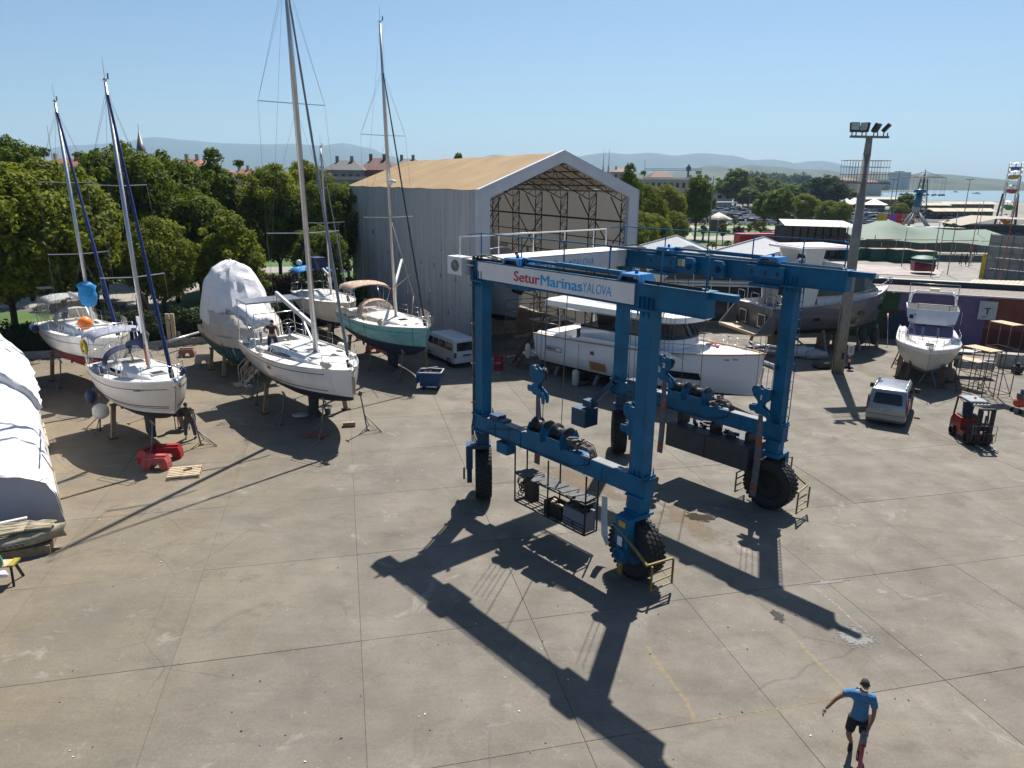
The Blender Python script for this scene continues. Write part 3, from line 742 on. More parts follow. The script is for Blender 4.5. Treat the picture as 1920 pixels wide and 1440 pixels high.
def build_deck(rings, parent, m, well=None, sole=.45, inset=.04, rail=None, camber=.05, name='deck'):
    d = MB(); sec = []
    L0 = rings[0][-1].x
    xs = sorted(set([r[-1].x for r in rings] + ([well[0], well[0] + .01, well[1], well[1] + .01] if well else [])))
    for x in xs:
        y, z = sheer(rings, x); y = max(.005, y - inset); zz = z - .05; w = min(well[2] if well else .3, y * .8)
        inw = well and well[0] + .005 < x < well[1] + .005
        zs = zz - sole if inw else zz + camber
        c = .12 if inw else 0
        sec.append([Vector((x,-y, zz)), Vector((x,-w, zz + camber + c)), Vector((x,-w + .01, zs + c)), Vector((x,-w + .012, zs)), Vector((x, w - .012, zs)), Vector((x, w - .01, zs + c)), Vector((x, w, zz + camber + c)), Vector((x, y, zz))])
    d.loft(sec, smooth=False)
    o = d.build(name, m, parent)
    r = MB()          # toe rail
    for s in (1,-1):
        pts = [Vector((q[-1].x,(q[-1].y - .015) * s, q[-1].z + .0)) for q in rings]
        for a, b in zip(pts[:-1], pts[1:]): r.bar(a, b,.045,.05)
    r.build('toe_rail', rail or ALU, parent)
    return o
def capsule(m, a, b, r, mi=0):
    a, b = Vector(a), Vector(b); d = b - a; L = d.length; q = d.to_track_quat('Z', 'Y').to_matrix()
    m.lathe([(.001,0),(r * .35,.01),(r * .8,.09),(r,.2),(r, L - .2),(r * .8, L - .09),(r * .35, L - .01),(.001, L)],10, a, q, mi)

def rig(t, mx, zdk, H, rings, rake=2.0, spread=(.36,.68), furl=ALU, furl_r=.055, bow=None, stern=None, radius=.095, frac=.98, boom=None, boomz=1.15, boomm=ALU, sw=.9, mastm=ALU):
    rk = math.tan(R(rake)); top = Vector((mx - H * rk,0, zdk + H))
    def M(h): return Vector((mx - h * rk,0, zdk + h))
    m = MB().tube(M(0), M(H * .7), radius,12, radius * .95).tube(M(H * .7), top, radius * .95,12, radius * .62)
    m.tube(M(0), M(.06), radius * 1.6,12)
    mast = m.build('mast', mastm, t)
    g = MB().tube(top, top + Vector((0,0,.9)),.008,4).bar(top, top + Vector((.35,0,.18)),.02).bar(top + Vector((.35,0,.1)), top + Vector((.35,0,.3)),.03,.1).bar(top + Vector((-.3,0,.15)), top,.02).ball(top + Vector((-.05,0,.12)),.05,8)
    g.build('wind_sensor', GREYST, mast)
    hb, zs = sheer(rings, mx)
    w = MB()
    for s in (1,-1):
        tips = []
        for k, f in enumerate(spread):
            h = H * f; wd = (hb * sw) * (1 - .12 * k); tip = M(h) + Vector((-.25 - .1 * k, s * wd,.04)); tips.append(tip)
            MB().bar(M(h), tip,.07,.03).build('spreader', mastm, t)
        ch = Vector((mx - .15, s * (hb - .1), zs)); pts = [ch] + tips + [M(H * frac)]
        w.pipe(pts,.0055,4)
        w.tube(Vector((mx + .3, s * (hb - .15), zs)), M(H * spread[0] * .97),.005,4); w.tube(Vector((mx - .5, s * (hb - .15), zs)), M(H * spread[0] * .97),.005,4)
        for k in range(len(spread)):
            w.tube(tips[k], M(H * (spread[k + 1] if k + 1 < len(spread) else frac) * .98),.0045,4)
        w.tube(Vector((stern + .1, s * .5, zs)), Vector((stern + 1.2,0, zs + 3.2)),.005,4)
    w.tube(Vector((stern + 1.2,0, zs + 3.2)), top,.005,4)
    for k in range(3): w.tube(M(1.2) + Vector((.05 + .03 * k,.12 - .09 * k,0)), M(H * .97) + Vector((.06,.1 - .09 * k,0)),.0045,4)
    w.build('rigging', ROPE, t)
    if bow is not None:
        fb = Vector((bow,0, sheer(rings, bow)[1] + .1)); ft = M(H * frac)
        f = MB(); n = 22
        for i in range(n):
            a, b = fb.lerp(ft,.03 + .95 * i / n), fb.lerp(ft,.03 + .95 * (i + 1) / n)
            ra = furl_r * (1.0 - .45 * i / n) * (.92 + .16 * ((i * 7) % 3) / 2); rb = furl_r * (1.0 - .45 * (i + 1) / n) * (.92 + .16 * (((i + 1) * 7) % 3) / 2)
            f.tube(a, b, ra,8, rb, caps=False)
        fs = f.build('furled_genoa', furl, t)
        MB().tube(fb, fb + (ft - fb).normalized() * .35,.1,10).tube(fb, ft,.01,4).build('furling_drum', BLACK, t)
    if boom:
        a = M(boomz) + Vector((-.1,0,0)); b = Vector((mx - boom[0], boom[1], zdk + boomz + boom[2]))
        bo = MB().bar(a, b,.13,.2).build('boom', boomm, t)
        MB().bar(M(.25), a.lerp(b,.32),.07).build('boom_vang', ALU, t); MB().tube(b, Vector((b.x + .3, b.y * .5, zdk + .1)),.02,5).build('mainsheet', ROPE, t)
    return M
def rails(t, rings, bowx, sternx, h=.62, ns=5, mast=None, net=None):
    m = MB(); post = []
    for s in (1,-1):
        P = []
        for k in range(ns + 1):
            x = sternx + .9 + (bowx - 1.3 - sternx - .9) * k / ns
            y, z = sheer(rings, x); b = Vector((x, s * (y - .06), z)); P.append(b + Vector((0,0, h))); m.tube(b, P[-1],.013,5)
        y, z = sheer(rings, bowx - .45)
        nose = Vector((bowx + .05, s * .12, z + h + .06)); P2 = P + [nose]
        for a, b in zip(P2[:-2], P2[1:-1]): m.tube(a, b,.0045,4); m.tube(a - Vector((0,0,.3)), b - Vector((0,0,.3)),.005,4)
        # pulpit
        m.pipe([P[-1] - Vector((0,0, h)), P[-1], nose, Vector((bowx - .1, s * .1, z))],.016,6)
        m.tube(P[-1] - Vector((0,0,.3)), nose - Vector((0,0,.3)),.013,5)
        ys, zs = sheer(rings, sternx + .15)
        q = [P[0] - Vector((0,0, h)), P[0], Vector((sternx + .1, s * (ys - .08), zs + h)), Vector((sternx + .05, s * ys * .35, zs + h))]
        m.pipe(q,.016,6); m.tube(q[2], q[2] - Vector((0,0, h)),.014,5); m.tube(q[3], q[3] - Vector((0,0, h)),.014,5)
        m.tube(P[0] - Vector((0,0,.3)), q[2] - Vector((0,0,.3)),.012,5)
    yb, zb = sheer(rings, bowx - .3)
    m.tube((bowx + .05,-.12, zb + h + .06),(bowx + .05,.12, zb + h + .06),.016,6)
    m.build('guard_rail', STEEL, t)
def coachroof(t, rings, x0, x1, w0, w1, h0, h1, m, win=None, n=14, name='coachroof', wm=DKGLASS):
    sec = []
    for i in range(n + 1):
        q = i / n; x = x0 + (x1 - x0) * q; w_ = w0 + (w1 - w0) * q ** 1.8; h = h0 + (h1 - h0) * q ** 1.6
        if q > .8: h *= max(.02,1 - ((q - .8) / .2) ** 1.6 * .95)
        z = sheer(rings, x)[1] - .04
        sec.append([Vector((x, s * wy, z + zz)) for s, wy, zz in ((-1, w_ + .02,-.03),(-1, w_ * .93, h * .7),(-1, w_ * .80, h * .95),(-1, w_ * .35, h * 1.08),(1, w_ * .35, h * 1.08),(1, w_ * .80, h * .95),(1, w_ * .93, h * .7),(1, w_ + .02,-.03))])
    c = MB(); c.loft(sec); c.add(sec[0],[tuple(range(8))]); c.add(sec[-1],[tuple(range(8))])
    o = c.build(name, m, t); smooth_angle(o,35)
    if win:
        for a, b in win:
            for s in (1,-1):
                g = MB(); pts = []
                for k in range(5):
                    q = a + (b - a) * k / 4; x = x0 + (x1 - x0) * q; w_ = w0 + (w1 - w0) * q ** 1.8; h = h0 + (h1 - h0) * q ** 1.6; z = sheer(rings, x)[1] - .04
                    f = .16 if 0 < k < 4 else .2
                    lo = Vector((x, s * (w_ * .985 + .018), z + h * (f + .02))); hi = Vector((x, s * (w_ * .93 + .018), z + h * (.66 if k < 4 else .4)))
                    pts.append([lo, hi])
                g.loft(pts); q2 = [[p + Vector((0,-s * .02,0)) for p in r] for r in pts]
                g.loft(q2); g.build('window', wm, o)
    def top(x, y=0):
        q = (x - x0) / (x1 - x0); h = h0 + (h1 - h0) * q ** 1.6; return sheer(rings, x)[1] - .04 + h * 1.08
    return o, top
def hatch(par, x, y, z, w_, l, open_=0, m=DKGLASS):
    o = MB().box((x, y, z + .015),(l + .08, w_ + .08,.03)).build('hatch_frame', WHITE, par)
    if open_:
        a = R(open_); Mx = Matrix.Rotation(-a,3, 'Y')
        MB().box(Vector((x + l / 2, y, z + .04)) + Mx @ Vector((-l / 2,0,0)),(l, w_,.03), M=Mx).build('hatch_lid', m, o)
        MB().box((x, y, z + .032),(l * .9, w_ * .9,.004)).build('hatch_opening', BLACK, o)
    else: MB().box((x, y, z + .04),(l, w_,.025)).build('hatch_lid', m, o)
def keel(t, x, zk, chord, thick, m, rud=None, zr=None, bulb=False, z0=.12):
    sec = []
    for z, c, th, dx in ((zk + .15, chord * 1.1, thick,0),(zk - .2, chord, thick,0),(z0 + .3, chord * .86, thick * .9,-.05),(z0 + .1, chord * (1.25 if bulb else .9), thick * (2.0 if bulb else 1),-.05),(z0, chord * (1.2 if bulb else .85), thick * .9,-.05)):
        sec.append([Vector((x + dx + c * (.5 - u), y * th, z)) for u, y in ((0,0),(.1,.4),(.35,.5),(.7,.3),(1,.0),(.7,-.3),(.35,-.5),(.1,-.4))])
    MB().loft(sec, closed=True, caps=True).build('keel', m, t)
    if rud is not None:
        sec = []
        for z, c in ((zr,.55),(z0 + .45,.36)):
            sec.append([Vector((rud + c * (.5 - u), y * .1, z)) for u, y in ((0,0),(.35,.5),(1,0),(.35,-.5))])
        MB().loft(sec, closed=True, caps=True, smooth=False).build('rudder', m, t)

def stand(x, y, h, ang, label, kind='tripod', lean=.14, m=None, pad=True, group='boat stands and props'):
    """support leaning against a hull; x, y on the ground, ang = direction it leans to"""
    n = 'boat_stand' if kind == 'tripod' else 'timber_prop' if kind == 'post' else 'trestle'
    o = thing(n, label, 'boat stand' if kind == 'tripod' else 'prop',(x, y,0), ang, group)
    m = m or GREYST
    if kind == 'tripod':
        top = Vector((lean * h,0, h)); mid = Vector((lean * h * .45,0, h * .45))
        MB().tube((0,0,.02), top,.035,8).build('post', m, o)
        b = MB()
        for k, a in enumerate((PI * .68, PI * 1.32)): e = Vector((.75 * math.cos(a),.75 * math.sin(a),.02)); b.tube(e, mid,.022,6)
        b.tube((.75 * math.cos(PI * .68),.75 * math.sin(PI * .68),.06),(.75 * math.cos(PI * 1.32),.75 * math.sin(PI * 1.32),.06),.016,6)
        b.tube((0,0,.06),(.75 * math.cos(PI * .68),.75 * math.sin(PI * .68),.06),.016,6)
        b.build('brace', m, o)
        MB().box(top,(.05,.26,.2), M=Matrix.Rotation(-.4,3, 'Y')).build('pad', WOOD, o)
        MB().box((0,0,.02),(.16,.16,.03)).build('foot_plate', RUST, o)
    else:
        top = Vector((lean * h,0, h))
        MB().bar((0,0,0), top,.17,.17).build('post', m if m is not GREYST else WOOD, o)
        MB().box((0,0,.03),(.34,.34,.06)).build('base_plate', RUST, o)
        MB().box(top,(.26,.26,.08)).build('cap_block', WOOD, o)
    return o
def props_for(boat, loc, rz, items, desc):
    for k,(x, y, h, kind, lab) in enumerate(items):
        c, s = math.cos(rz), math.sin(rz)
        wx, wy = loc[0] + c * x - s * y, loc[1] + s * x + c * y
        stand(wx, wy, h, rz + (-PI / 2 if y > 0 else PI / 2), lab + ' ' + desc, kind)
def fender(parent, a, r, L, m, horiz=None, name='fender'):
    q = MB(); a = Vector(a)
    if horiz: capsule(q, a, a + Vector(horiz) * L, r)
    else: capsule(q, a, a - Vector((0,0, L)), r)
    return q.build(name, m, parent)
AFB = mat('antifoul_black',(.022,.026,.03),.75,0,.3,3); AFR = mat('antifoul_red',(.20,.025,.02),.8,0,.2,3)
AFN = mat('antifoul_navy',(.012,.02,.055),.75,0,.25,3); AFT = mat('antifoul_teal',(.008,.07,.09),.75,0,.3,3)
HULLW = mat('hull_white',(.68,.66,.63),.22,0,.06,.8, coat=.4, grime=(.4,(.34,.30,.24),1.6))
HULLC = mat('hull_cream',(.56,.51,.44),.4,0,.08,.8, grime=(.45,(.33,.28,.2),1.6))
TURQ = mat('turquoise_wrap',(.10,.38,.40),.5,0,.22,1.1, c2=(.26,.50,.50), stretch=(.6,.6,2))
STRN = mat('stripe_navy',(.015,.02,.05),.4)
ROWS = (4,1,6)
TAN = mat('tan_canvas',(.42,.30,.22),.85,0,.12,5)
CLEAR = mat('clear_vinyl',(.30,.27,.24),.12,0,.3,5, alpha=.45)
DULLW = mat('old_white_canvas',(.5,.5,.5),.8)

def canopy(t, x0, x1, w_, z, arch, m, name='bimini', drop=.12, frames=3, sag=.03, base=None):
    sec = []; n = 8
    for i in range(n + 1):
        q = i / n; x = x0 + (x1 - x0) * q; zz = z - sag * math.sin(q * PI * frames) ** 2 - .12 * (2 * q - 1) ** 2
        sec.append([Vector((x, w_ * math.cos(a), zz + arch * math.sin(a) - (drop if a in (0, PI) else 0))) for a in [PI * k / 8 for k in range(9)]])
    m_ = MB().loft(sec); low = [[p - Vector((0,0,.02)) for p in r] for r in sec]; m_.loft(low)
    for a, b in ((sec[0], low[0]),(sec[-1], low[-1])): m_.loft([a, b])
    o = m_.build(name, m, t)
    f = MB()
    for q in (0,.5,1):
        x = x0 + (x1 - x0) * q; pts = [Vector((x, w_ * math.cos(a) * .99, z - .03 + arch * math.sin(a) - .12 * (2 * q - 1) ** 2)) for a in [PI * k / 8 for k in range(9)]]
        f.pipe(pts,.013,5)
        xm = (x0 + x1) / 2
        for e in (pts[0], pts[-1]): f.tube(e, Vector((xm + (x - xm) * .2, e.y, base if base else z - 1.6)),.013,5)
    f.build('canopy_frame', STEEL, t)
    return o
def sprayhood(t, x0, x1, w_, z, h, m, wm=CLEAR):
    """hood open towards the stern (x0), sloping down to the bow (x1)"""
    def sec(x, ww, hh, zb): return [Vector((x, ww * math.cos(a), zb + hh * max(0, math.sin(a)) ** .8)) for a in [PI * k / 10 for k in range(11)]]
    a, b, c = sec(x0, w_, h, z), sec(x0 + (x1 - x0) * .45, w_ * .97, h * .92, z), sec(x1, w_ * .8, h * .12, z)
    MB().loft([a, b]).loft([[p - Vector((0,0,.015)) for p in r] for r in (a, b)]).build('sprayhood', m, t)
    g = MB().loft([b, c]); g.build('hood_window', wm, t)
    f = MB().pipe(a,.014,5).pipe(b,.014,5)
    for k in (2,5,8): f.bar(b[k], c[k],.05,.012)
    f.build('hood_frame', m, t)
def wheel_gear(t, x, y, z, r=.42):
    m = MB().tube((x + .15, y, z),(x + .15, y, z + .75),.07,8); n = 18
    pts = [Vector((x, y + r * math.cos(2 * PI * k / n), z + .8 + r * math.sin(2 * PI * k / n))) for k in range(n + 1)]
    m.pipe(pts,.014,5)
    for k in range(0, n,3): m.tube((x, y, z + .8), pts[k],.009,4)
    m.build('steering_wheel', STEEL, t)
def mess(t, x0, x1, y0, y1, z, n, seed, name='deck_gear'):
    r = random.Random(seed); m = MB()
    for k in range(n): m.box((r.uniform(x0, x1), r.uniform(y0, y1), z + r.uniform(0,.12)),(r.uniform(.06,.35), r.uniform(.05,.2), r.uniform(.04,.2)), r.uniform(0,3), mi=r.randrange(4))
    m.build(name,[mat('gear_a',(.5,.48,.44),.7), mat('gear_b',(.05,.05,.06),.6), mat('gear_c',(.35,.2,.08),.7), mat('gear_d',(.1,.15,.3),.7)], t)

# ---- white sloop with navy canvas (left, in front)
def sloop_navy():
    L, B = 7.3,3.0; zk, zw, zd = 1.2,1.78,2.85; loc = (-15.95,29.85,0); rz = R(-43.5)
    t = thing('sailboat', 'white sloop with navy sprayhood and blue furled genoa beside the crouching worker', 'sailboat', loc, rz, 'sailboats propped in the yard')
    rg = hull_rings(L, B, zk, zw, zd,.76,.55, bow_rise=.42)
    build_hull(rg,[AFB, WHITE, HULLC], t, ROWS)
    for sg in (1,-1):
        for f, w_, off in ((.74,.028,0),(.10,.02,0),(.16,.035,0)):
            s = MB()
            pts = []
            for r in rg[1:-1]:
                a, b = r[5], r[-1]; i = 5 + f * (len(r) - 6); k = int(i); p = r[k].lerp(r[min(k + 1, len(r) - 1)], i - k); pts.append(Vector((p.x,(p.y + .006) * sg, p.z)))
            for a, b in zip(pts[:-1], pts[1:]): s.bar(a, b,.012, w_)
            s.build('hull_stripe', STRN, t)
    build_deck(rg, t, DECK,(-L / 2 + .5,-1.1,.62),.5)
    cr, top = coachroof(t, rg,-1.15,2.5,.95,.40,.40,.14, WHITE,[(.02,.2),(.24,.5)])
    hatch(cr,1.75,0, top(1.75) - .03,.55,.55,100, mat('hatch_cream',(.55,.55,.45),.3)); hatch(cr,-.55,0, top(-.5),.6,.5)
    mx = .95
    M = rig(t, mx, top(mx) - .02,11.25, rg,3.4,(.34,.66), BLUESAIL,.085, L / 2 - .35,-L / 2,.085,.98,(3.3,.9,.25),1.35)
    rails(t, rg, L / 2,-L / 2)
    sprayhood(t,-1.75,-.75,.98, sheer(rg,-1)[1] + .25,.72, NAVY)
    canopy(t,-L / 2 + .15,-1.9,1.15,4.35,.22, mat('bimini_grey',(.26,.27,.33),.8,0,.15,5), base=3.1)
    m = MB(); za = 4.45      # rolled awning hanging from the boom
    m.loft([[Vector((mx - .12,-.12, za - .35)), Vector((mx - .12,.12, za - .35)), Vector((mx - .1,.12, za + .35)), Vector((mx - .1,-.12, za + .35))],[Vector((mx - .5,-.2, za - .2)), Vector((mx - .5,.2, za - .25)), Vector((mx - .5,.2, za + .1)), Vector((mx - .5,-.2, za + .1))],[Vector((mx - 1.2,-.45, za - .32)), Vector((mx - 1.2,.3, za - .3)), Vector((mx - 1.2,.3, za - .16)), Vector((mx - 1.2,-.4, za - .16))]], closed=True, caps=True)
    m.build('sail_bag', NAVY, t)
    for y in (-.5,.6): fender(t,(-1.0 + y * .5,-sheer(rg,-1)[0] + .25,3.12),.15,.62, FENDB, horiz=(-.95,-.1,0))
    fender(t,(2.3, sheer(rg,2.3)[0] - .1,3.5),.13,.6, FENDB)
    fender(t,(-1.9,-sheer(rg,-1.9)[0] - .18,2.1),.21,.62, FENDB)
    fender(t,(-.6,-sheer(rg,-.6)[0] - .15,1.75),.32,.66, FEND)
    MB().lathe([(.30,0),(.36,.05),(.36,.12),(.30,.16),(.24,.12),(.24,.05),(.30,0)],16,(-3.1,-1.15,3.75), Matrix.Rotation(PI / 2,3, 'X')).build('lifebuoy', mat('buoy_yellow',(.45,.33,.05),.7), t)
    MB().tube((mx,-.06,3.45),(mx - .05,-.06,4.3),.06).build('rope_coil', mat('orange_rope',(.55,.16,.06),.8), t)
    wheel_gear(t,-3.3,0,2.55); mess(t,-4,-1.6,-.7,.7,2.45,14,3)
    a = MB().pipe([(-L / 2 + .1,-1.1,2.9),(-L / 2 - .1,-1.1,4.5),(-L / 2 - .1,1.1,4.5),(-L / 2 + .1,1.1,2.9)],.025).build('stern_arch', STEEL, t)
    lf = MB().tube((L / 2 - .08,-.12,3.18),(L / 2 - .08,.12,3.18),.2,18).build('anchor_roller', STEEL, t)
    n = sheer(rg,2.3)
    p = rg[20][9]; q = rg[23][9]; d = (Vector((q.x,-q.y, q.z)) - Vector((p.x,-p.y, p.z)))
    text('lettering', 'CLARA 1',.13, STRN, t,(p.x,-p.y - .03, p.z + .02), d,(0,0,1),.003)
    keel(t,.1, zk,1.25,.22, AFB,-3.3, zk + .3)
    D = 'under the white sloop with navy canvas'
    props_for(t, loc, rz,[(2.9,-1.05,1.55, 'tripod', 'front tripod stand near the red barriers'),(2.6,1.1,1.6, 'tripod', 'tripod stand beside the crouching worker'),(-.9,-1.25,1.5, 'post', 'square timber post'),(-2.4,-1.3,1.6, 'tripod', 'slim tripod stand by the round fender'),(-.2,1.5,1.5, 'post', 'leaning timber post on the far side'),(-3.0,1.2,1.6, 'tripod', 'rear far side tripod stand')], D)
    return t
sloop_navy()

# ---- large white sloop in the middle
def sloop_big():
    L, B = 10.2,3.8; zk, zw, zd = 1.25,1.92,2.95; loc = (-9.85,33.3,0); rz = R(-52)
    t = thing('sailboat', 'big white sloop with grey forestay and black hull stripes, frontmost of the boats', 'sailboat', loc, rz, 'sailboats propped in the yard')
    rg = hull_rings(L, B, zk, zw, zd,.82,.1, bow_rise=.28, plumb=True)
    build_hull(rg,[AFB, STRN, HULLW], t, ROWS)
    for sg in (1,-1):
        for f, w_ in ((.80,.03),(.14,.03)):
            s = MB()
            pts = []
            for r in rg[1:-3]:
                i = 5 + f * (len(r) - 6); k = int(i); p = r[k].lerp(r[min(k + 1, len(r) - 1)], i - k); pts.append(Vector((p.x,(p.y + .006) * sg, p.z)))
            for a, b in zip(pts[:-1], pts[1:]): s.bar(a, b,.012, w_)
            s.build('hull_stripe', STRN, t)
    for k in (4,5,13):
        r = rg[k]; p = r[9].lerp(r[8],.2); q = rg[k + 1][9].lerp(rg[k + 1][8],.2)
        for sg in (1,-1):
            w_ = MB(); 
            a, b = Vector((p.x,(p.y + .012) * sg, p.z)), Vector((q.x,(q.y + .012) * sg, q.z)); b = a.lerp(b,.85)
            w_.bar(a, b,.015,.14); w_.build('hull_window', DKGLASS, t)
    build_deck(rg, t, DECK,(-L / 2 + .4,-1.6,.95),.5)
    cr, top = coachroof(t, rg,-1.7,3.4,1.28,.55,.38,.12, WHITE,[(.03,.07),(.10,.56)])
    hatch(cr,2.05,-.42, top(2.05) - .04,.5,.5,35, mat('hatch_tint',(.06,.05,.05),.15)); hatch(cr,2.05,.42, top(2.05) - .04,.5,.5,35, mat('hatch_pink',(.25,.12,.12),.2)); hatch(cr,.75,.0, top(.7),.55,.5,40, mat('hatch_pink',(.25,.12,.12),.2))
    for y in (-.7,.7): MB().box((-.4, y, top(-.4) - .03),(1.4,.04,.05)).build('grab_rail', BLACK, cr)
    for x, y in ((-.9,-.5),(-.3,.2),(.3,-.7),(.1,.8)): MB().box((x, y, top(x) - .0),(.5,.05,.03),.3).build('rope_clutch', BLACK, cr)
    mx = 1.25
    rig(t, mx, top(mx) - .02,16.4, rg,2.2,(.33,.66), mat('foil_grey',(.22,.23,.25),.5,.3),.075, L / 2 - .35,-L / 2,.12,.97,(4.6,.0,.95),1.25, sw=.95)
    rails(t, rg, L / 2,-L / 2)
    for x, dz in ((-4.6,0),(-3.9,0),(-1.4,0),(3.9,.1)):
        y = sheer(rg, x); fender(t,(x + .3,-(y[0] - .22), y[1] + .20),.17,.66, FEND, horiz=(-1,-.06 if x < 3 else -.25,0) if x != -4.6 else None)
    for x in (.6,3.3): y = sheer(rg, x); fender(t,(x, y[0] - .2, y[1] + .2),.16,.6, FEND, horiz=(-1,.1,0))
    a = MB()
    zt = 5.0
    for x in (-L / 2 + .1,-L / 2 + 1.5,-2.6):
        a.pipe([(x,-1.5,3.15),(x - .05,-1.45, zt - (.0 if x < -3 else .35)),(x - .05,1.45, zt - (.0 if x < -3 else .35)),(x,1.5,3.15)],.022)
    a.build('awning_frame', STEEL, t)
    MB().bb(-L / 2 - .2,-L / 2 + 1.5,-1.45,1.45, zt + .02, zt + .06).build('solar_panel', mat('solar_grey',(.14,.15,.18),.3), t)
    for y in (-.75,.75): wheel_gear(t,-4.1, y,2.75)
    mess(t,-4.6,-1.9,-.9,.9,2.72,26,6)
    MB().bar((L / 2 - .25,0,3.6),(L / 2 + .25,0,3.45),.16,.1).build('bow_roller', STEEL, t)
    MB().box((L / 2 - .03,0,2.6),(.06,.12,.75)).build('bow_plate', mat('brass_plate',(.4,.3,.2),.4,.3), t)
    keel(t,.5, zk,1.25,.26, AFB,-4.3, zk + .3, True)
    D = 'under the big white sloop'
    props_for(t, loc, rz,[(3.7,-1.05,1.75, 'tripod', 'tripod stand on the red board'),(3.9,1.1,1.8, 'tripod', 'tripod stand with plank at its foot'),(.9,-1.75,1.5, 'tripod', 'white tripod stand by the keel'),(-1.3,-1.75,1.5, 'post', 'dark square post'),(-2.9,-1.6,1.6, 'tripod', 'tripod stand by the boarding stairs'),(-4.4,-1.3,1.7, 'tripod', 'rear tripod stand'),(.4,1.7,1.5, 'post', 'far side post'),(-3.4,1.5,1.6, 'tripod', 'far side tripod stand')], D)
sloop_big()

# ---- turquoise wrapped sloop
def sloop_turq():
    L, B = 10.2,3.6; zk, zw, zd = 1.05,2.0,2.80; loc = (-7.45,42.7,0); rz = R(-56)
    t = thing('sailboat', 'sloop with turquoise wrapped hull and tan sprayhood beside the grey hangar wall', 'sailboat', loc, rz, 'sailboats propped in the yard')
    rg = hull_rings(L, B, zk, zw, zd,.8,.45, bow_rise=.45)
    build_hull(rg,[AFN, STRN, TURQ], t, ROWS)
    m = MB()
    for sg in (1,-1):
        pts = []
        for r in rg[1:-1]: p = r[-3]; pts.append(Vector((p.x,(p.y + .008) * sg, p.z + .06)))
        for a, b in zip(pts[:-1], pts[1:]): m.bar(a, b,.014,.05)
        for k in (8,14,24):
            pts = [Vector((p.x,(p.y + .01) * sg, p.z)) for p in rg[k][5:]]
            for a, b in zip(pts[:-1], pts[1:]): m.bar(a, b,.05,.012)
    m.build('tape_band', mat('turquoise_dark',(.02,.25,.27),.6), t)
    MB().bb(-L / 2 - .02,-L / 2 + .6,-1.3,1.3,2.2,2.9).build('stern_panel', WHITE, t)
    build_deck(rg, t, DECK,(-L / 2 + .5,-1.5,.7),.5)
    cr, top = coachroof(t, rg,-1.5,3.2,1.15,.45,.40,.12, mat('coach_cream',(.70,.65,.58),.5),[(.05,.5)], wm=mat('pale_portlight',(.42,.40,.37),.4))
    for y in (-.35,.35): hatch(cr,3.0, y, top(2.9) - .12,.2,.2)
    hatch(cr,1.9,0, top(1.9) - .04,.5,.5)
    mx = 1.0
    M = rig(t, mx, top(mx) - .02,15.9, rg,2.6,(.36,.64), mat('foil_black',(.04,.04,.05),.6),.06, L / 2 - .35,-L / 2,.10,.86,(3.4,2.1,1.3),1.6)
    p = M(7.6) + Vector((.35,0,0)); MB().lathe([(0,0),(.24,.02),(.28,.1),(.24,.2),(0,.22)],16, p).bar(M(7.5), p,.1).build('radar_dome', WHITE, t)
    rails(t, rg, L / 2,-L / 2)
    m = MB(); pts = []
    for k in range(6):
        x = .8 + k * .85; y, z = sheer(rg, x); pts.append([Vector((x, y - .05, z)), Vector((x, y - .03, z + .62 + .05 * (k % 2)))])
    pts.append([Vector((L / 2 - .1,.3,3.3)), Vector((L / 2 + .1,.35,3.9))])
    m.loft(pts).build('rail_netting', mat('netting',(.45,.40,.30),.9, alpha=.5), t)
    sprayhood(t,-2.3,-1.0,1.1, sheer(rg,-1)[1] + .2,.85, TAN)
    canopy(t,-L / 2 + .4,-2.5,1.3,4.55,.3, TAN, base=3.1)
    mess(t,-4.4,-1.8,-.7,.7,2.5,16,9)
    for x in (-4.2,-3.4,-2.3): y = sheer(rg, x); fender(t,(x + .3,-(y[0] - .25), y[1] + .2),.2,.75, mat('fender_beige',(.55,.48,.38),.8), horiz=(-1,-.1,0))
    fender(t,(.2,-sheer(rg,.2)[0] + .1,3.1),.17,.7, mat('fender_brown',(.42,.33,.22),.8), horiz=(-.7,.3,.3))
    MB().ball((1.9,-sheer(rg,1.9)[0] + .15,3.2),.2).build('ball_fender', mat('fender_beige',(.55,.48,.38),.8), t)
    MB().tube((-2.6,-1.5,3.0),(-2.6,-1.5,4.6),.01,4).build('flag_staff', STEEL, t)
    MB().add([(-3.0,1.7,3.6),(-2.9,1.7,4.5),(-3.25,1.72,4.35),(-3.2,1.72,3.65)],[(0,1,2,3)]).build('flag', mat('flag_red',(.4,.01,.02),.8), t)
    MB().pipe([M(5.5) + Vector((.1,0,0)), Vector((2.2,.6,4.6)), Vector((2.6,.2,3.3))],.018,5).build('hanging_rope', mat('rope_beige',(.4,.35,.27),.9), t)
    MB().pipe([M(1.7), Vector((L / 2 - 1.9,.0,6.0))],.016,5).build('tie_rope', mat('rope_beige',(.4,.35,.27),.9), t)
    MB().add([(.6,-1.0,8.35),(.35,-1.0,8.15),(.65,-1.0,7.95)],[(0,1,2)]).build('pennant', NAVY, t)
    keel(t,.3, zk,1.6,.3, AFN,-4.2, zk + .3)
    props_for(t, loc, rz,[(3.4,-1.0,1.7, 'tripod', 'tripod stand at the bow'),(.4,-1.6,1.4, 'tripod', 'thin tripod stand'),(2.6,1.2,1.6, 'post', 'dark bow post'),(-3.2,-1.5,1.5, 'post', 'stern post'),(-3.4,1.5,1.5, 'tripod', 'far stern stand')], 'under the turquoise sloop')
sloop_turq()

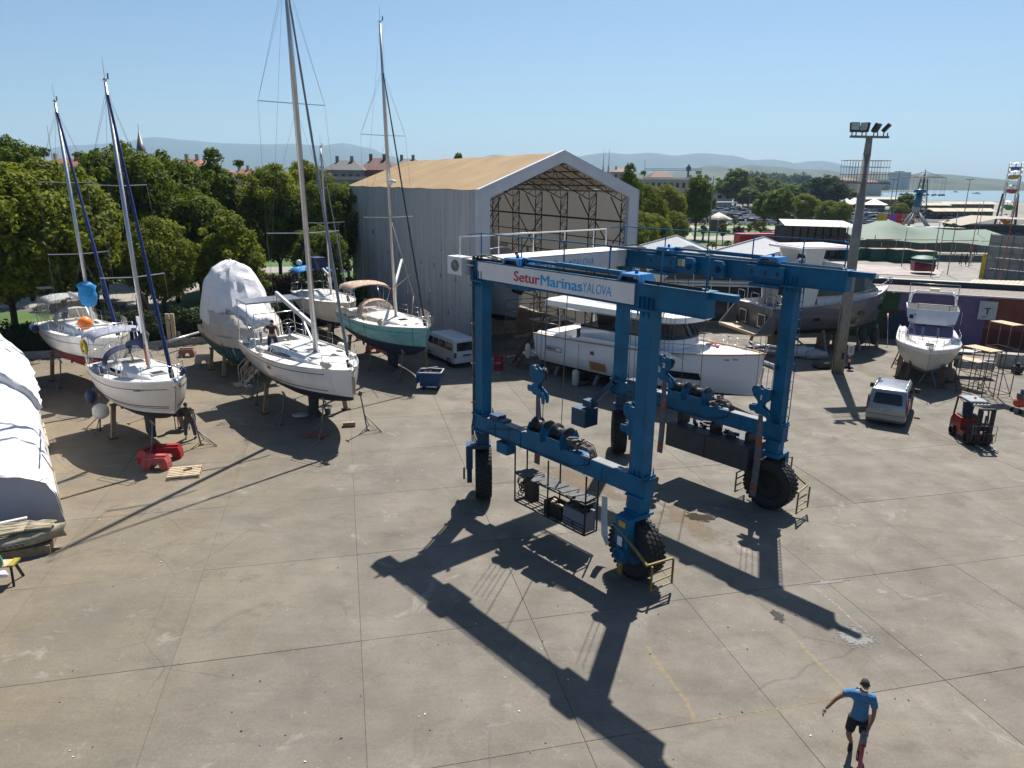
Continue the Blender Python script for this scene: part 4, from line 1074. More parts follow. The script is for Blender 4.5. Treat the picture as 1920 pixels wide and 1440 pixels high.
# ---- far-left sloop with red antifouling
def sloop_red():
    L, B = 9.8,3.3; zk, zw, zd = 1.2,2.12,3.0; loc = (-22.9,38.0,0); rz = R(-43)
    t = thing('sailboat', 'white sloop with red antifouling, orange ball fender and blue genoa by the hedge', 'sailboat', loc, rz, 'sailboats propped in the yard')
    rg = hull_rings(L, B, zk, zw, zd,.78,.55, bow_rise=.40)
    build_hull(rg,[AFR, STRN, HULLW], t, ROWS)
    for sg in (1,-1):
        s = MB(); pts = [Vector((r[-3].x,(r[-3].y + .006) * sg, r[-3].z)) for r in rg[1:-2]]
        for a, b in zip(pts[:-1], pts[1:]): s.bar(a, b,.012,.025)
        s.build('hull_stripe', STRN, t)
    build_deck(rg, t, DECK,(-L / 2 + .5,-1.4,.65),.5)
    cr, top = coachroof(t, rg,-1.4,2.9,1.05,.42,.42,.12, WHITE,[(.04,.1),(.14,.2)])
    hatch(cr,.1,-.3, top(0),.3,.7); hatch(cr,.1,.3, top(0),.3,.7); hatch(cr,2.0,0, top(2) - .05,.5,.5)
    mx = .9
    M = rig(t, mx, top(mx) - .02,11.1, rg,3.2,(.34,.66), BLUESAIL,.10, L / 2 - .4,-L / 2,.09,.98,(3.2,0,.1),1.3)
    rails(t, rg, L / 2,-L / 2)
    sprayhood(t,-2.1,-.8,1.05, sheer(rg,-1)[1] + .2,.9, mat('hood_grey',(.30,.30,.28),.8))
    g = MB(); 
    for s_ in (1,-1): g.add([(-L / 2 + .6,1.2 * s_,3.5),(-2.1,1.2 * s_,3.5),(-2.1,1.1 * s_,4.6),(-L / 2 + .6,1.1 * s_,4.6)],[(0,1,2,3)])
    g.add([(-L / 2 + .5,-1.2,3.4),(-L / 2 + .5,1.2,3.4),(-L / 2 + .6,1.1,4.6),(-L / 2 + .6,-1.1,4.6)],[(0,1,2,3)])
    g.build('cockpit_tent', CLEAR, t)
    canopy(t,-L / 2 + .4,-2.0,1.15,4.5,.2, mat('hood_grey',(.30,.30,.28),.8), base=3.3)
    MB().box((-L / 2 + .5,-.6,4.95),(1.0,.7,.04)).build('solar_panel', mat('solar_dark',(.04,.05,.07),.2), t)
    m = MB(); c = M(1.6); m.loft([[c + Vector((.42 * r_ * math.cos(a),.42 * r_ * math.sin(a), z + .06 * math.sin(3 * a))) for a in [2 * PI * k / 10 for k in range(10)]] for z, r_ in ((-.55,.3),(-.45,.8),(-.15,1.0),(.1,1.05),(.3,.9),(.55,1.1),(.7,.5))], closed=True, caps=True)
    m.build('mast_cover', LBLUE, t)
    MB().ball((3.0,-.95,4.0),.34,14).build('ball_fender', ORANGE, t)
    for x in (-4.2,-3.4): fender(t,(x,-sheer(rg, x)[0] - .12,3.0),.2,.6, FENDB if x > -4 else mat('fender_paleblue',(.3,.35,.45),.6), horiz=(-.6,0,-.5))
    m = MB(); pts = []
    for k in range(6):
        x = .6 + k * .75; y, z = sheer(rg, x); pts.append([Vector((x, y - .05, z)), Vector((x, y - .03, z + .62))])
    m.loft(pts).build('rail_netting', mat('netting',(.45,.40,.30),.9, alpha=.5), t)
    mess(t,-4,-1.8,-.6,.6,2.6,12,19)
    keel(t,.3, zk,1.5,.25, AFR,-3.9, zk + .3)
    props_for(t, loc, rz,[(-2.6,-1.45,1.6, 'post', 'leaning wooden post'),(-.6,-1.6,1.5, 'tripod', 'thin stand'),(3.0,-1.0,1.7, 'tripod', 'bow stand'),(-3.2,1.3,1.6, 'tripod', 'far stern stand'),(2.6,1.2,1.7, 'post', 'far bow post')], 'under the red bottomed sloop by the hedge')
    MB()
sloop_red()

# ---- sloop with blue bimini at the back
def sloop_back():
    L, B = 9.8,3.3; zk, zw, zd = 1.0,1.6,2.75; loc = (-13.4,51.6,0); rz = R(-58)
    t = thing('sailboat', 'white sloop with bright blue bimini moored against the trees behind the turquoise boat', 'sailboat', loc, rz, 'sailboats propped in the yard')
    t['label'] = 'white sloop with bright blue bimini in front of the trees behind the turquoise boat'
    rg = hull_rings(L, B, zk, zw, zd,.8,.5, bow_rise=.35)
    build_hull(rg,[AFN, WHITE, HULLC], t, ROWS)
    build_deck(rg, t, DECK,(-L / 2 + .5,-1.4,.65),.5)
    cr, top = coachroof(t, rg,-1.4,2.9,1.05,.42,.42,.12, WHITE,[(.05,.3)])
    rig(t,.9, top(.9) - .02,9.9, rg,2.5,(.5,), mat('foil_grey',(.22,.23,.25),.5,.3),.05, L / 2 - .4,-L / 2,.085,.98,(3.0,.4,.2),1.3)
    rails(t, rg, L / 2,-L / 2)
    canopy(t,-L / 2 + .1,-2.2,1.3,4.5,.25, LBLUE, base=3.0)
    MB().box((-2.6,.2,5.0),(1.2,.8,.9),.2).build('sail_bag', NAVY, t)
    MB().ball((-L / 2 + .3,-.6,4.9),.22).build('wind_generator', WHITE, t)
    mess(t,-4,-1.8,-.6,.6,2.4,14,29)
    keel(t,.3, zk,1.5,.25, AFN,-3.9, zk + .3)
    props_for(t, loc, rz,[(3.0,-1.1,1.4, 'post', 'pale post at the bow'),(-2.5,-1.4,1.4, 'tripod', 'stern stand'),(2.6,1.2,1.5, 'post', 'far bow post'),(-2.6,1.4,1.4, 'post', 'far stern post')], 'under the back sloop with blue bimini')
sloop_back()
# ---------------------------------------------------------------- the tall fabric hangar
SH = thing('hangar', 'tall open-fronted fabric hangar with tan roof and grey corrugated side', 'hangar',(-2.02,45.6,0), R(28.3))
SW, SL, ZE, ZR = 11.9,28.9,10.5,12.85
def hangar_wall_mat():
    m = mat('hangar_cladding',(.185,.20,.22),.75,0,.12,.5); t = m.node_tree; b = t.nodes['Principled BSDF']
    tc = t.nodes.new('ShaderNodeTexCoord'); mp = t.nodes.new('ShaderNodeMapping'); mp.inputs['Scale'].default_value = (2,2.6,.035)
    n = t.nodes.new('ShaderNodeTexNoise'); n.inputs['Scale'].default_value = 1.0; n.inputs['Detail'].default_value = 6
    t.links.new(tc.outputs['Object'], mp.inputs[0]); t.links.new(mp.outputs[0], n.inputs[0])
    r = t.nodes.new('ShaderNodeValToRGB'); r.color_ramp.elements[0].position = .35; r.color_ramp.elements[1].position = .68
    r.color_ramp.elements[0].color = (.33,.335,.345,1); r.color_ramp.elements[1].color = (.40,.405,.41,1)
    t.links.new(n.outputs[0], r.inputs[0])
    # rust and wash marks
    mp2 = t.nodes.new('ShaderNodeMapping'); mp2.inputs['Scale'].default_value = (1,.9,.12); n2 = t.nodes.new('ShaderNodeTexNoise'); n2.inputs['Scale'].default_value = 1.4; n2.inputs['Detail'].default_value = 7
    t.links.new(tc.outputs['Object'], mp2.inputs[0]); t.links.new(mp2.outputs[0], n2.inputs[0])
    r2 = t.nodes.new('ShaderNodeMapRange'); r2.inputs[1].default_value = .58; r2.inputs[2].default_value = .72; t.links.new(n2.outputs[0], r2.inputs[0])
    mx = t.nodes.new('ShaderNodeMix'); mx.data_type = 'RGBA'; t.links.new(r2.outputs[0], mx.inputs[0]); t.links.new(r.outputs[0], mx.inputs[6]); mx.inputs[7].default_value = (.45,.45,.43,1)
    t.links.new(mx.outputs[2], b.inputs['Base Color']); return m
HW = hangar_wall_mat()
TANR = mat('tan_roof',(.29,.19,.085),.8,0,.10,.35,.1, c2=(.34,.235,.115))
HWF = mat('hangar_white',(.46,.48,.52),.7,0,.08,.6)
HIN = mat('hangar_inside',(.30,.29,.27),.85,0,.1,.5)
def translucent(m, k, c):
    t = m.node_tree; b = t.nodes['Principled BSDF']; n = t.nodes.new('ShaderNodeBsdfTranslucent'); n.inputs[0].default_value = (*c,1)
    x = t.nodes.new('ShaderNodeMixShader'); x.inputs[0].default_value = k; t.links.new(b.outputs[0], x.inputs[1]); t.links.new(n.outputs[0], x.inputs[2]); t.links.new(x.outputs[0], t.nodes['Material Output'].inputs[0])
translucent(HIN,.20,(.36,.34,.31)); translucent(TANR,.08,(.3,.25,.2))
TR = mat('truss_steel',(.05,.052,.055),.6,.2,.2,4)
# left wall: corrugated sheets, each a part of its own
nsh = 24
for k in range(nsh):
    y0 = .35 + (SL - .35) * k / nsh; y1 = .35 + (SL - .35) * (k + 1) / nsh - .012; rows = []
    for j in range(13):
        y = y0 + (y1 - y0) * j / 12; x = -.05 + (.035 if j % 4 in (1,2) else 0) - .012 * (k % 2)
        rows.append([Vector((x, y,0)), Vector((x, y, ZE - .05))])
    MB().loft(rows, smooth=False).build('wall_sheet', HW, SH)
m = MB()
rr = random.Random(4)
for k in range(22):
    y = 1.2 + k * 1.27; z = 5.0 if k % 2 else 4.4
    if k % 3 == 0: z = 1.9 + rr.uniform(0,.5)
    m.bar((-.1, y, z),(-.1, y + .12, z + .3),.02).bar((-.1, y + .02, z),(-.1, y + .25, z - .05),.02).bar((-.1, y + .22, z - .05),(-.1, y + .12, z + .3),.015)
m.build('cladding_hook', GREYST, SH)
m = MB()
for a, b in ((22.8,8.0),(23.0,7.4),(23.2,6.8)): m.add([(-.1, a, b),(-.1, a + .12, b + .5),(-.1, a + .2, b + .45),(-.1, a + .1, b - .05)],[(0,1,2,3)])
m.build('torn_patch', HWF, SH)
HS = -.0
MB().add([(SW,.35,0),(SW, SL,0),(SW, SL, ZE - .05),(SW,.35, ZE - .05)],[(0,1,2,3)]).build('far_wall', HIN, SH)
MB().add([(0, SL,0),(SW, SL,0),(SW, SL, ZE),(SW / 2, SL, ZR),(0, SL, ZE)],[(0,1,2,3,4)]).build('rear_wall', HIN, SH)
for x0, x1, z0, z1 in ((-.1, SW / 2, ZE, ZR),(SW / 2, SW + .1, ZR, ZE)):
    nb = 6
    for k in range(nb):
        ya, yb = .3 + (SL - .3) * k / nb,.3 + (SL - .3) * (k + 1) / nb - .02
        sec = []
        for j in range(7):
            q = j / 6; sec.append([Vector((x0 + (x1 - x0) * q, y, z0 + (z1 - z0) * q - .05 * math.sin(PI * i / 4) * (1 if i < 4 else 0))) for i, y in enumerate([ya + (yb - ya) * u / 4 for u in range(5)])])
        MB().loft(sec).build('roof_panel', TANR, SH)
# white portal frame at the mouth
def portal(y0, y1, w, name, m_):
    out = [(-.16,0),(-.16, ZE + .02),(SW / 2, ZR + .12),(SW + .16, ZE + .02),(SW + .16,0)]
    inn = [(w,0),(w, ZE - w * .78),(SW / 2, ZR - w * 1.0),(SW - w, ZE - w * .78),(SW - w,0)]
    for k in range(4):
        p = [out[k], out[k + 1], inn[k + 1], inn[k]]
        MB().prism(p,(0, y0,0),(1,0,0),(0,0,1),(0,1,0), y1 - y0).build(name, m_, SH)
portal(-.05,.32,.62, 'portal_panel', HWF)
for x in (-.2, SW + .16): MB().bb(x, x + .04,-.1,.4,0, ZE).build('edge_strip', HWF, SH)
# lattice frames
def lattice(a0, a1, b0, b1, n, m_, r=.035):
    for k in range(n):
        q0, q1 = k / n,(k + 1) / n; A, B, Cc, D = a0.lerp(a1, q0), a0.lerp(a1, q1), b0.lerp(b1, q0), b0.lerp(b1, q1)
        m_.bar(A, Cc, r); m_.bar(A if k % 2 else Cc, D if k % 2 else B, r)
    m_.bar(a0, a1, r * 1.8); m_.bar(b0, b1, r * 1.8); m_.bar(a1, b1, r)
nf = 8
for k in range(nf):
    y = .6 + k * (SL - 1.0) / (nf - 1); V_ = Vector; m = MB(); dp = .62
    for sx in (0,1):
        X = (lambda x: x) if sx == 0 else (lambda x: SW - x)
        lattice(V_((X(.14), y,0)), V_((X(.14), y, ZE - .3)), V_((X(.14 + dp), y,0)), V_((X(.14 + dp), y, ZE - .9)),15, m)
        lattice(V_((X(.14), y, ZE - .2)), V_((SW / 2, y, ZR - .2)), V_((X(.14 + dp), y, ZE - .75)), V_((SW / 2, y, ZR - .75)),8, m)
        m.bar((X(.14 + dp), y, ZE - 2.0),(X(1.7), y, ZE - .45),.07)
    m.build('truss', TR, SH)
m = MB()
for z in (1.3,2.7,4.1,5.5,6.9,8.3): m.bar((SW - .1,.4, z),(SW - .1, SL, z),.07)
m.bar((SW - .8,.4,8.35),(SW - .8, SL,8.35),.12)
for q in (.15,.35,.55,.75,.93):
    m.bar((SW / 2 * q,.4, ZE + (ZR - ZE) * q - .1),(SW / 2 * q, SL, ZE + (ZR - ZE) * q - .1),.08); m.bar((SW - SW / 2 * q,.4, ZE + (ZR - ZE) * q - .1),(SW - SW / 2 * q, SL, ZE + (ZR - ZE) * q - .1),.08)
m.build('purlin', TR, SH)
for ya, yb in ((.6,4.57),(12.5,16.5),(20.4,24.4)):
    m = MB()
    for z in (1.0,4.6): m.bar((SW - .2, ya, z),(SW - .2, yb, z + 3.6),.06).bar((SW - .2, yb, z),(SW - .2, ya, z + 3.6),.06)
    m.build('cross_brace', TR, SH)
for k in range(7): MB().bb(SW - .3, SW - .2,2.6 + k * 3.98,2.85 + k * 3.98,5.0,5.5).build('wall_lamp', HWF, SH)
# white boxy motor yacht inside the hangar
def hp(x, y, z=0): c, s = math.cos(R(28.3)), math.sin(R(28.3)); return (-2.02 + c * x - s * y,45.6 + s * x + c * y, z)
YI = thing('motor_yacht', 'large white motor yacht with a black window band parked inside the hangar', 'motor yacht', hp(4.6,9.8), R(28.3 - 93))
rg = hull_rings(15,5.0,.9,1.6,5.2,.95,.6, bow_rise=.5, full=.55)
YW = mat('yacht_white',(.52,.53,.56),.3,0,.04,.7, coat=.3)
build_hull(rg,[AFB, STRN, YW], YI, ROWS)
build_deck(rg, YI, YW, None)
for s in (1,-1):
    MB().bb(-4.5,3.6, s * 2.5 - .02, s * 2.5 + .03,4.1,4.75).build('hull_window', BLACK, YI)
    MB().tube((5.0, s * 2.0 - .35 * s,5.1),(5.8, s * 1.6 - .3 * s,5.1),.1).build('fairlead', STEEL, YI)
coachroof(YI, rg,-6,4.5,2.1,1.4,2.2,.5, YW,[(.05,.8)])
for x in (-5,0,4): MB().bb(x - .2, x + .2,-1.2,1.2,0,1.2).build('keel_block', WOOD, YI)
# anchor cover
MB().loft([[Vector((7.3,-.3,5.2)), Vector((7.8,0,5.0)), Vector((7.3,.3,5.2))],[Vector((7.0,-.5,3.6)), Vector((7.5,0,3.4)), Vector((7.0,.5,3.6))]], caps=True).build('bow_cover', mat('dark_canvas',(.04,.04,.04),.9), YI)
# rusty scaffold stair inside the mouth
def scaffold(name, label, loc, rz, w_, d_, h_, levels, m_, planks=None, group='rusty access scaffolds', stair=False):
    o = thing(name, label, 'scaffold', loc, rz, group)
    f = MB()
    for x in (-w_ / 2, w_ / 2):
        for y in (-d_ / 2, d_ / 2): f.tube((x, y,0),(x, y, h_),.024,6)
    for z in levels:
        for y in (-d_ / 2, d_ / 2): f.tube((-w_ / 2, y, z),(w_ / 2, y, z),.02,5)
        for x in (-w_ / 2, w_ / 2): f.tube((x,-d_ / 2, z),(x, d_ / 2, z),.02,5)
    f.build('frame', m_, o)
    b = MB().tube((-w_ / 2,-d_ / 2,.1),(w_ / 2,-d_ / 2, levels[-2] if len(levels) > 1 else h_),.018,5).tube((w_ / 2, d_ / 2,.1),(-w_ / 2, d_ / 2, h_ * .6),.018,5)
    b.build('brace', m_, o)
    if planks:
        for k in range(planks[1]): MB().box((0,-d_ / 2 + d_ * (k + .5) / planks[1], planks[0] + .03),(w_ * 1.05, d_ / planks[1] * .92,.045)).build('plank', PALEWOOD, o)
    if stair:
        s_ = MB()
        for k in range(10): q = k / 10; s_.box((-w_ / 2 + .4 + (w_ - .8) * q,0,.3 + (h_ - 1.4) * q),(.22,.7,.03))
        for y in (-.35,.35): s_.bar((-w_ / 2 + .3, y,.1),(w_ / 2 - .3, y, h_ - 1.1),.03,.12); s_.bar((-w_ / 2 + .3, y,1.0),(w_ / 2 - .3, y, h_ - .2),.03)
        s_.build('stair', m_, o)
    return o
scaffold('scaffold', 'rusty stair scaffold standing in the dark hangar mouth',(1.2,43.6,0), R(28),2.9,1.5,4.0,(.1,.9,1.5,2.2,2.9,3.4,4.0), RUST, None, stair=True)
scaffold('scaffold', 'low rusty scaffold frame behind the stair scaffold in the hangar mouth',(2.6,46.0,0), R(28),2.6,1.4,3.4,(.1,1.1,2.4,3.4), RUST,(2.4,4))

# ---------------------------------------------------------------- white trawler yacht behind the lift
def trawler():
    t = thing('motor_yacht', 'gleaming white trawler yacht with dark wheelhouse windows propped behind the boat lift', 'motor yacht',(7.5,38.6,0), R(-42.5))
    L, B = 13.2,4.5; zk, zw, zd = .4,.78,2.42
    rg = hull_rings(L, B, zk, zw, zd,.93,.30, bow_rise=.55, full=.50, stern_rise=.05, plumb=False, n=30, flare=.2, boxy=.3)
    YT = mat('trawler_white',(.60,.62,.66),.16,0,.02,.5, coat=.6)
    YD = mat('trawler_deck',(.78,.78,.78),.4,0,.03,1)
    build_hull(rg,[AFB, WHITE, YT], t, ROWS)
    tk = MB()
    for s in (1,-1):
        pts = [Vector((r[-1].x,(r[-1].y + .01) * s, r[-1].z + .02)) for r in rg]
        for a, b in zip(pts[:-1], pts[1:]): tk.bar(a, b,.09,.045)
    tk.build('cap_rail', TEAK, t)
    build_deck(rg, t, YD,(-L / 2 + .1,-L / 2 + 2.6,1.8),.75, rail=TEAK)
    # aft bulwark rising to the side deck
    m = MB()
    for s in (1,-1):
        y = B / 2 * .95 * s
        m.prism([(-L / 2 + 2.8,0),(-L / 2 + 3.6,.35),(-L / 2 + 9.0,.35),(-L / 2 + 10.2,0)],(0, y - .03, zd),(1,0,0),(0,0,1),(0,1,0),.07)
    m.build('bulwark', YT, t)
    # deck house with dark side windows and a rounded wheelhouse front
    zf = zd + .1
    def ring(z, x0, x1, w_, n=9, nose=1.2):
        p = [Vector((x0,-w_, z)), Vector((x1 - nose,-w_, z))]
        for k in range(1, n): a = -PI / 2 + PI * k / n; p.append(Vector((x1 - nose + nose * math.cos(a), w_ * math.sin(a), z)))
        return p + [Vector((x1 - nose, w_, z)), Vector((x0, w_, z))]
    hx0, hx1 = -3.4,2.6
    h = MB().loft([ring(zf - .2, hx0, hx1 + .2,1.75), ring(zf + .75, hx0, hx1 + .05,1.72)], closed=True).build('deckhouse', YT, t)
    g = MB().loft([ring(zf + .75, hx0 + 1.2, hx1 + .02,1.70), ring(zf + 1.65, hx0 + .9, hx1 - .55,1.55)], closed=True).build('wheelhouse_window', DKGLASS, t)
    fr = MB(); a, b = ring(zf + .75, hx0 + 1.2, hx1 + .05,1.72), ring(zf + 1.65, hx0 + .9, hx1 - .52,1.57)
    for k in (1,3,5,6,8,10): fr.bar(a[k], b[k],.06)
    fr.build('window_mullion', BLACK, h)
    MB().loft([ring(zf + .70, hx0, hx1 + .1,1.76), ring(zf + .80, hx0, hx1 + .04,1.74)], closed=True).build('window_sill', BLACK, h)
    r0 = [ring(zf + 1.60,-5.6, hx1 + .45,2.0), ring(zf + 1.70,-5.7, hx1 + .75,2.12), ring(zf + 1.98,-5.7, hx1 + .75,2.12), ring(zf + 2.10,-5.5, hx1 + .3,1.95)]
    rf = MB().loft(r0, closed=True).add(r0[0],[tuple(reversed(range(len(r0[0]))))]).add(r0[-1],[tuple(range(len(r0[0])))]).build('roof', mat('roof_gelcoat',(.80,.80,.80),.25,0,.03,1, coat=.4), t)
    smooth_angle(rf,50)
    rt = [ring(zf + 2.10,-4.2,1.6,1.5), ring(zf + 2.32,-4.0,1.3,1.4)]
    MB().loft(rt, closed=True).add(rt[1],[tuple(range(len(rt[1])))]).build('flybridge_coaming', YD, t)
    m = MB().tube((-5.0,1.7, zf + 1.7),(-5.0,1.7, zf),.035).tube((-5.0,-1.7, zf + 1.7),(-4.9,-1.7, zf),.03).tube((-3.5,-1.6, zf + 1.7),(-3.45,-1.6, zf + .7),.03)
    m.pipe([(-6.6,-1.5, zf + .5),(-5.2,-1.5, zf + .5),(-5.2,-1.5, zf)],.02)
    m.build('awning_pole', STEEL, t)
    rl = MB()
    for s in (1,-1):
        xs = [-L / 2 + 8.6 + .95 * k for k in range(7)]
        for i in range(0,6,2):
            P = [(x, s * (sheer(rg, x)[0] - .12), sheer(rg, x)[1]) for x in xs[i:i + 3]]
            top = [Vector(p) + Vector((0,0,.48)) for p in P]
            rl.tube(P[0], top[0],.02).tube(P[-1], top[-1],.02).pipe(top,.02)
            rl.pipe([Vector(p) + Vector((0,0,.24)) for p in P],.01)
        a = Vector((xs[-1], s * (sheer(rg, xs[-1])[0] - .12), sheer(rg, xs[-1])[1])); nb = Vector((L / 2 + .1, s * .15, sheer(rg, L / 2)[1] + .5))
        rl.tube(a, a + Vector((0,0,.48)),.02).pipe([a + Vector((0,0,.48)), nb, nb - Vector((.15,0,.5))],.02)
    rl.tube((L / 2 + .1,-.15,3.46),(L / 2 + .1,.15,3.46),.02)
    rl.build('bow_rail', STEEL, t)
    for s in (1,-1):
        x = 2.4; ya, yb = sheer(rg,1.6)[0], sheer(rg,4.2)[0]
    # hull windows on the visible side, following the hull skin
    def skin(x, z, s=-1, off=.02):
        for a, b in zip(rg[:-1], rg[1:]):
            if a[8].x <= x <= b[8].x:
                t_ = (x - a[8].x) / (b[8].x - a[8].x); c = [p.lerp(q, t_) for p, q in zip(a, b)]
                for p, q in zip(c[:-1], c[1:]):
                    if p.z <= z <= q.z: w_ = (z - p.z) / max(1e-5, q.z - p.z); return Vector((x, s * (p.y + (q.y - p.y) * w_ + off), z))
        return Vector((x, s * B / 2, z))
    def skinpanel(x0, x1, z0, z1, m_, name, slant=.0, n=6, off=.05):
        for s in (1,-1):
            rows = [[skin(x0 + (x1 - x0) * k / n + (slant if 1 else 0), z0, s, off), skin(x0 + (x1 - x0) * k / n, z1, s, off)] for k in range(n + 1)]
            q = MB().loft(rows); q.build(name, m_, t)
    skinpanel(2.0,3.9,1.42,1.78, DKGLASS, 'hull_window',.12)
    skinpanel(-2.4,-1.3,.95,1.45, mat('board_brown',(.30,.15,.05),.7), 'plywood_board')
    skinpanel(-2.3,-2.05,1.85,2.05, mat('vent_dark',(.08,.09,.1),.4), 'exhaust_port',0,2)
    skinpanel(5.0,5.2,2.55,2.64, mat('fair_dark',(.25,.25,.26),.4,.5), 'fairlead',0,2)
    skinpanel(5.35,5.55,2.6,2.69, mat('fair_dark',(.25,.25,.26),.4,.5), 'fairlead',0,2)
    # name plate
    a, b = skin(-5.6,1.6,-1,.04), skin(-4.4,1.6,-1,.04); d = b - a
    pl = MB(); up = Vector((0,0,1))
    for p, q in ((a, b),(a + up * .26, b + up * .26)): pl.bar(p, q,.02)
    pl.bar(a, a + up * .26,.02); pl.bar(b, b + up * .26,.02); npf = pl.build('name_frame', BLACK, t)
    text('lettering', 'SIRENA 58',.15, STRN, t, a + up * .08 + d * .04 + Vector((0,-.02,0)), d, up,.003, width=.72)
    c = skin(3.2,1.58,-1,.035); d2 = skin(3.5,1.58,-1,.035) - c
    text('lettering', '58',.1, WHITE, t, c, d2, up,.002)
    for x, ln in ((-3.1,1.55),):
        p = skin(x,2.3,-1,.05); MB().tube(p, p - Vector((0,.0,1.45)),.01,4).build('fender_line', BLACK, t)
        fender(t, p - Vector((0,.18,1.4)),.2,1.0, mat('fender_oldwhite',(.45,.44,.38),.6))
    MB().tube((-L / 2 - .7,-1.9,1.35),(-L / 2 + .2,-2.0,1.2),.06).build('passerelle', WHITE, t)
    fender(t,(-L / 2 - .35,-2.15,1.75),.17,.95, mat('fender_oldwhite',(.45,.44,.38),.6))
    MB().bb(-L / 2 - .9,-L / 2,-2.0,2.0,.98,1.12).build('swim_platform', YT, t)
    MB().bb(-L / 2 + .3,-L / 2 + 1.3,-1.2,1.2, zd - .55, zd + .1).build('aft_seat', YD, t)
    MB().box((-L / 2 + 3.0,-1.2, zd + .25),(.6,.45,.5)).box((-L / 2 + 3.0,-1.2, zd + .52),(.66,.5,.03)).build('cockpit_cabinet', mat('cabinet_dark',(.05,.05,.045),.4), t)
    m = MB()
    rr = random.Random(3)
    for k in range(6): m.box((3.6 + rr.uniform(-.35,.35),.5 + rr.uniform(-.3,.3), zd + .44),(.35,.16,.06), rr.uniform(0,3))
    m.build('pink_cloth', mat('pink_cloth',(.35,.02,.09),.8), t)
    MB().loft([[Vector((3.0,-1.3, zd + .1)), Vector((3.0,-1.1, zd + .38)), Vector((3.0,1.1, zd + .38)), Vector((3.0,1.3, zd + .1))],[Vector((4.8,-1.0, zd + .15)), Vector((4.7,-.9, zd + .4)), Vector((4.7,.9, zd + .4)), Vector((4.8,1.0, zd + .15))]], caps=True).build('sunpad', YD, t)
    an = MB().bar((L / 2 - .1,0,2.6),(L / 2 + .5,0,2.5),.16,.12).bar((L / 2 + .45,0,2.5),(L / 2 + .7,0,2.1),.1).bar((L / 2 + .7,-.22,1.95),(L / 2 + .7,.22,1.95),.08).bar((L / 2 + .7,0,2.1),(L / 2 + .95,0,1.8),.14,.05)
    an.build('anchor', STEEL, t)
    st = MB(); r_ = rg[-3]
    MB().bar((L / 2 - .16,0,1.0),(L / 2 - .02,0,2.3),.1,.08).build('stem_plate', STEEL, t)
    for x, y in ((-5.2,-1.3),(-2.2,-1.5),(1.2,-1.45),(4.2,-1.0),(-4.5,1.2),(0,1.4),(4,.9)):
        MB().bar((x, y * 1.25,0),(x, y, zk + .15),.18).build('support_post', GREYST, t)
    for x in (-4.6,-.5,3.6): MB().bb(x - .25, x + .25,-.5,.5,0, zk).build('keel_block', WOOD, t)
    MB().lathe([(0,0),(.3,.02),(.3,.08),(0,.1)],12,(-6.0,-.8,.75), Matrix.Rotation(PI / 2,3, 'Y')).tube((-6.0,-.8,.8),(-5.2,-.8,.95),.04).build('propeller', mat('bronze',(.25,.18,.1),.5,.7), t)
trawler()
# slings lying on the ground under the trawler
for k,(a, b, l) in enumerate((((1080,712),(1165,708), 'upper'),((1085,722),(1160,718), 'lower'))):
    p, q = gp(*a,.08), gp(*b,.08)
    tag(MB().pipe([p, p.lerp(q,.3) + Vector((0,.1,0)), p.lerp(q,.7) + Vector((0,-.1,.02)), q],.09,6).build('black_hose', BLACK), '%s of the two thick black hoses lying under the white trawler' % l, 'hose', 'black hoses on the ground')

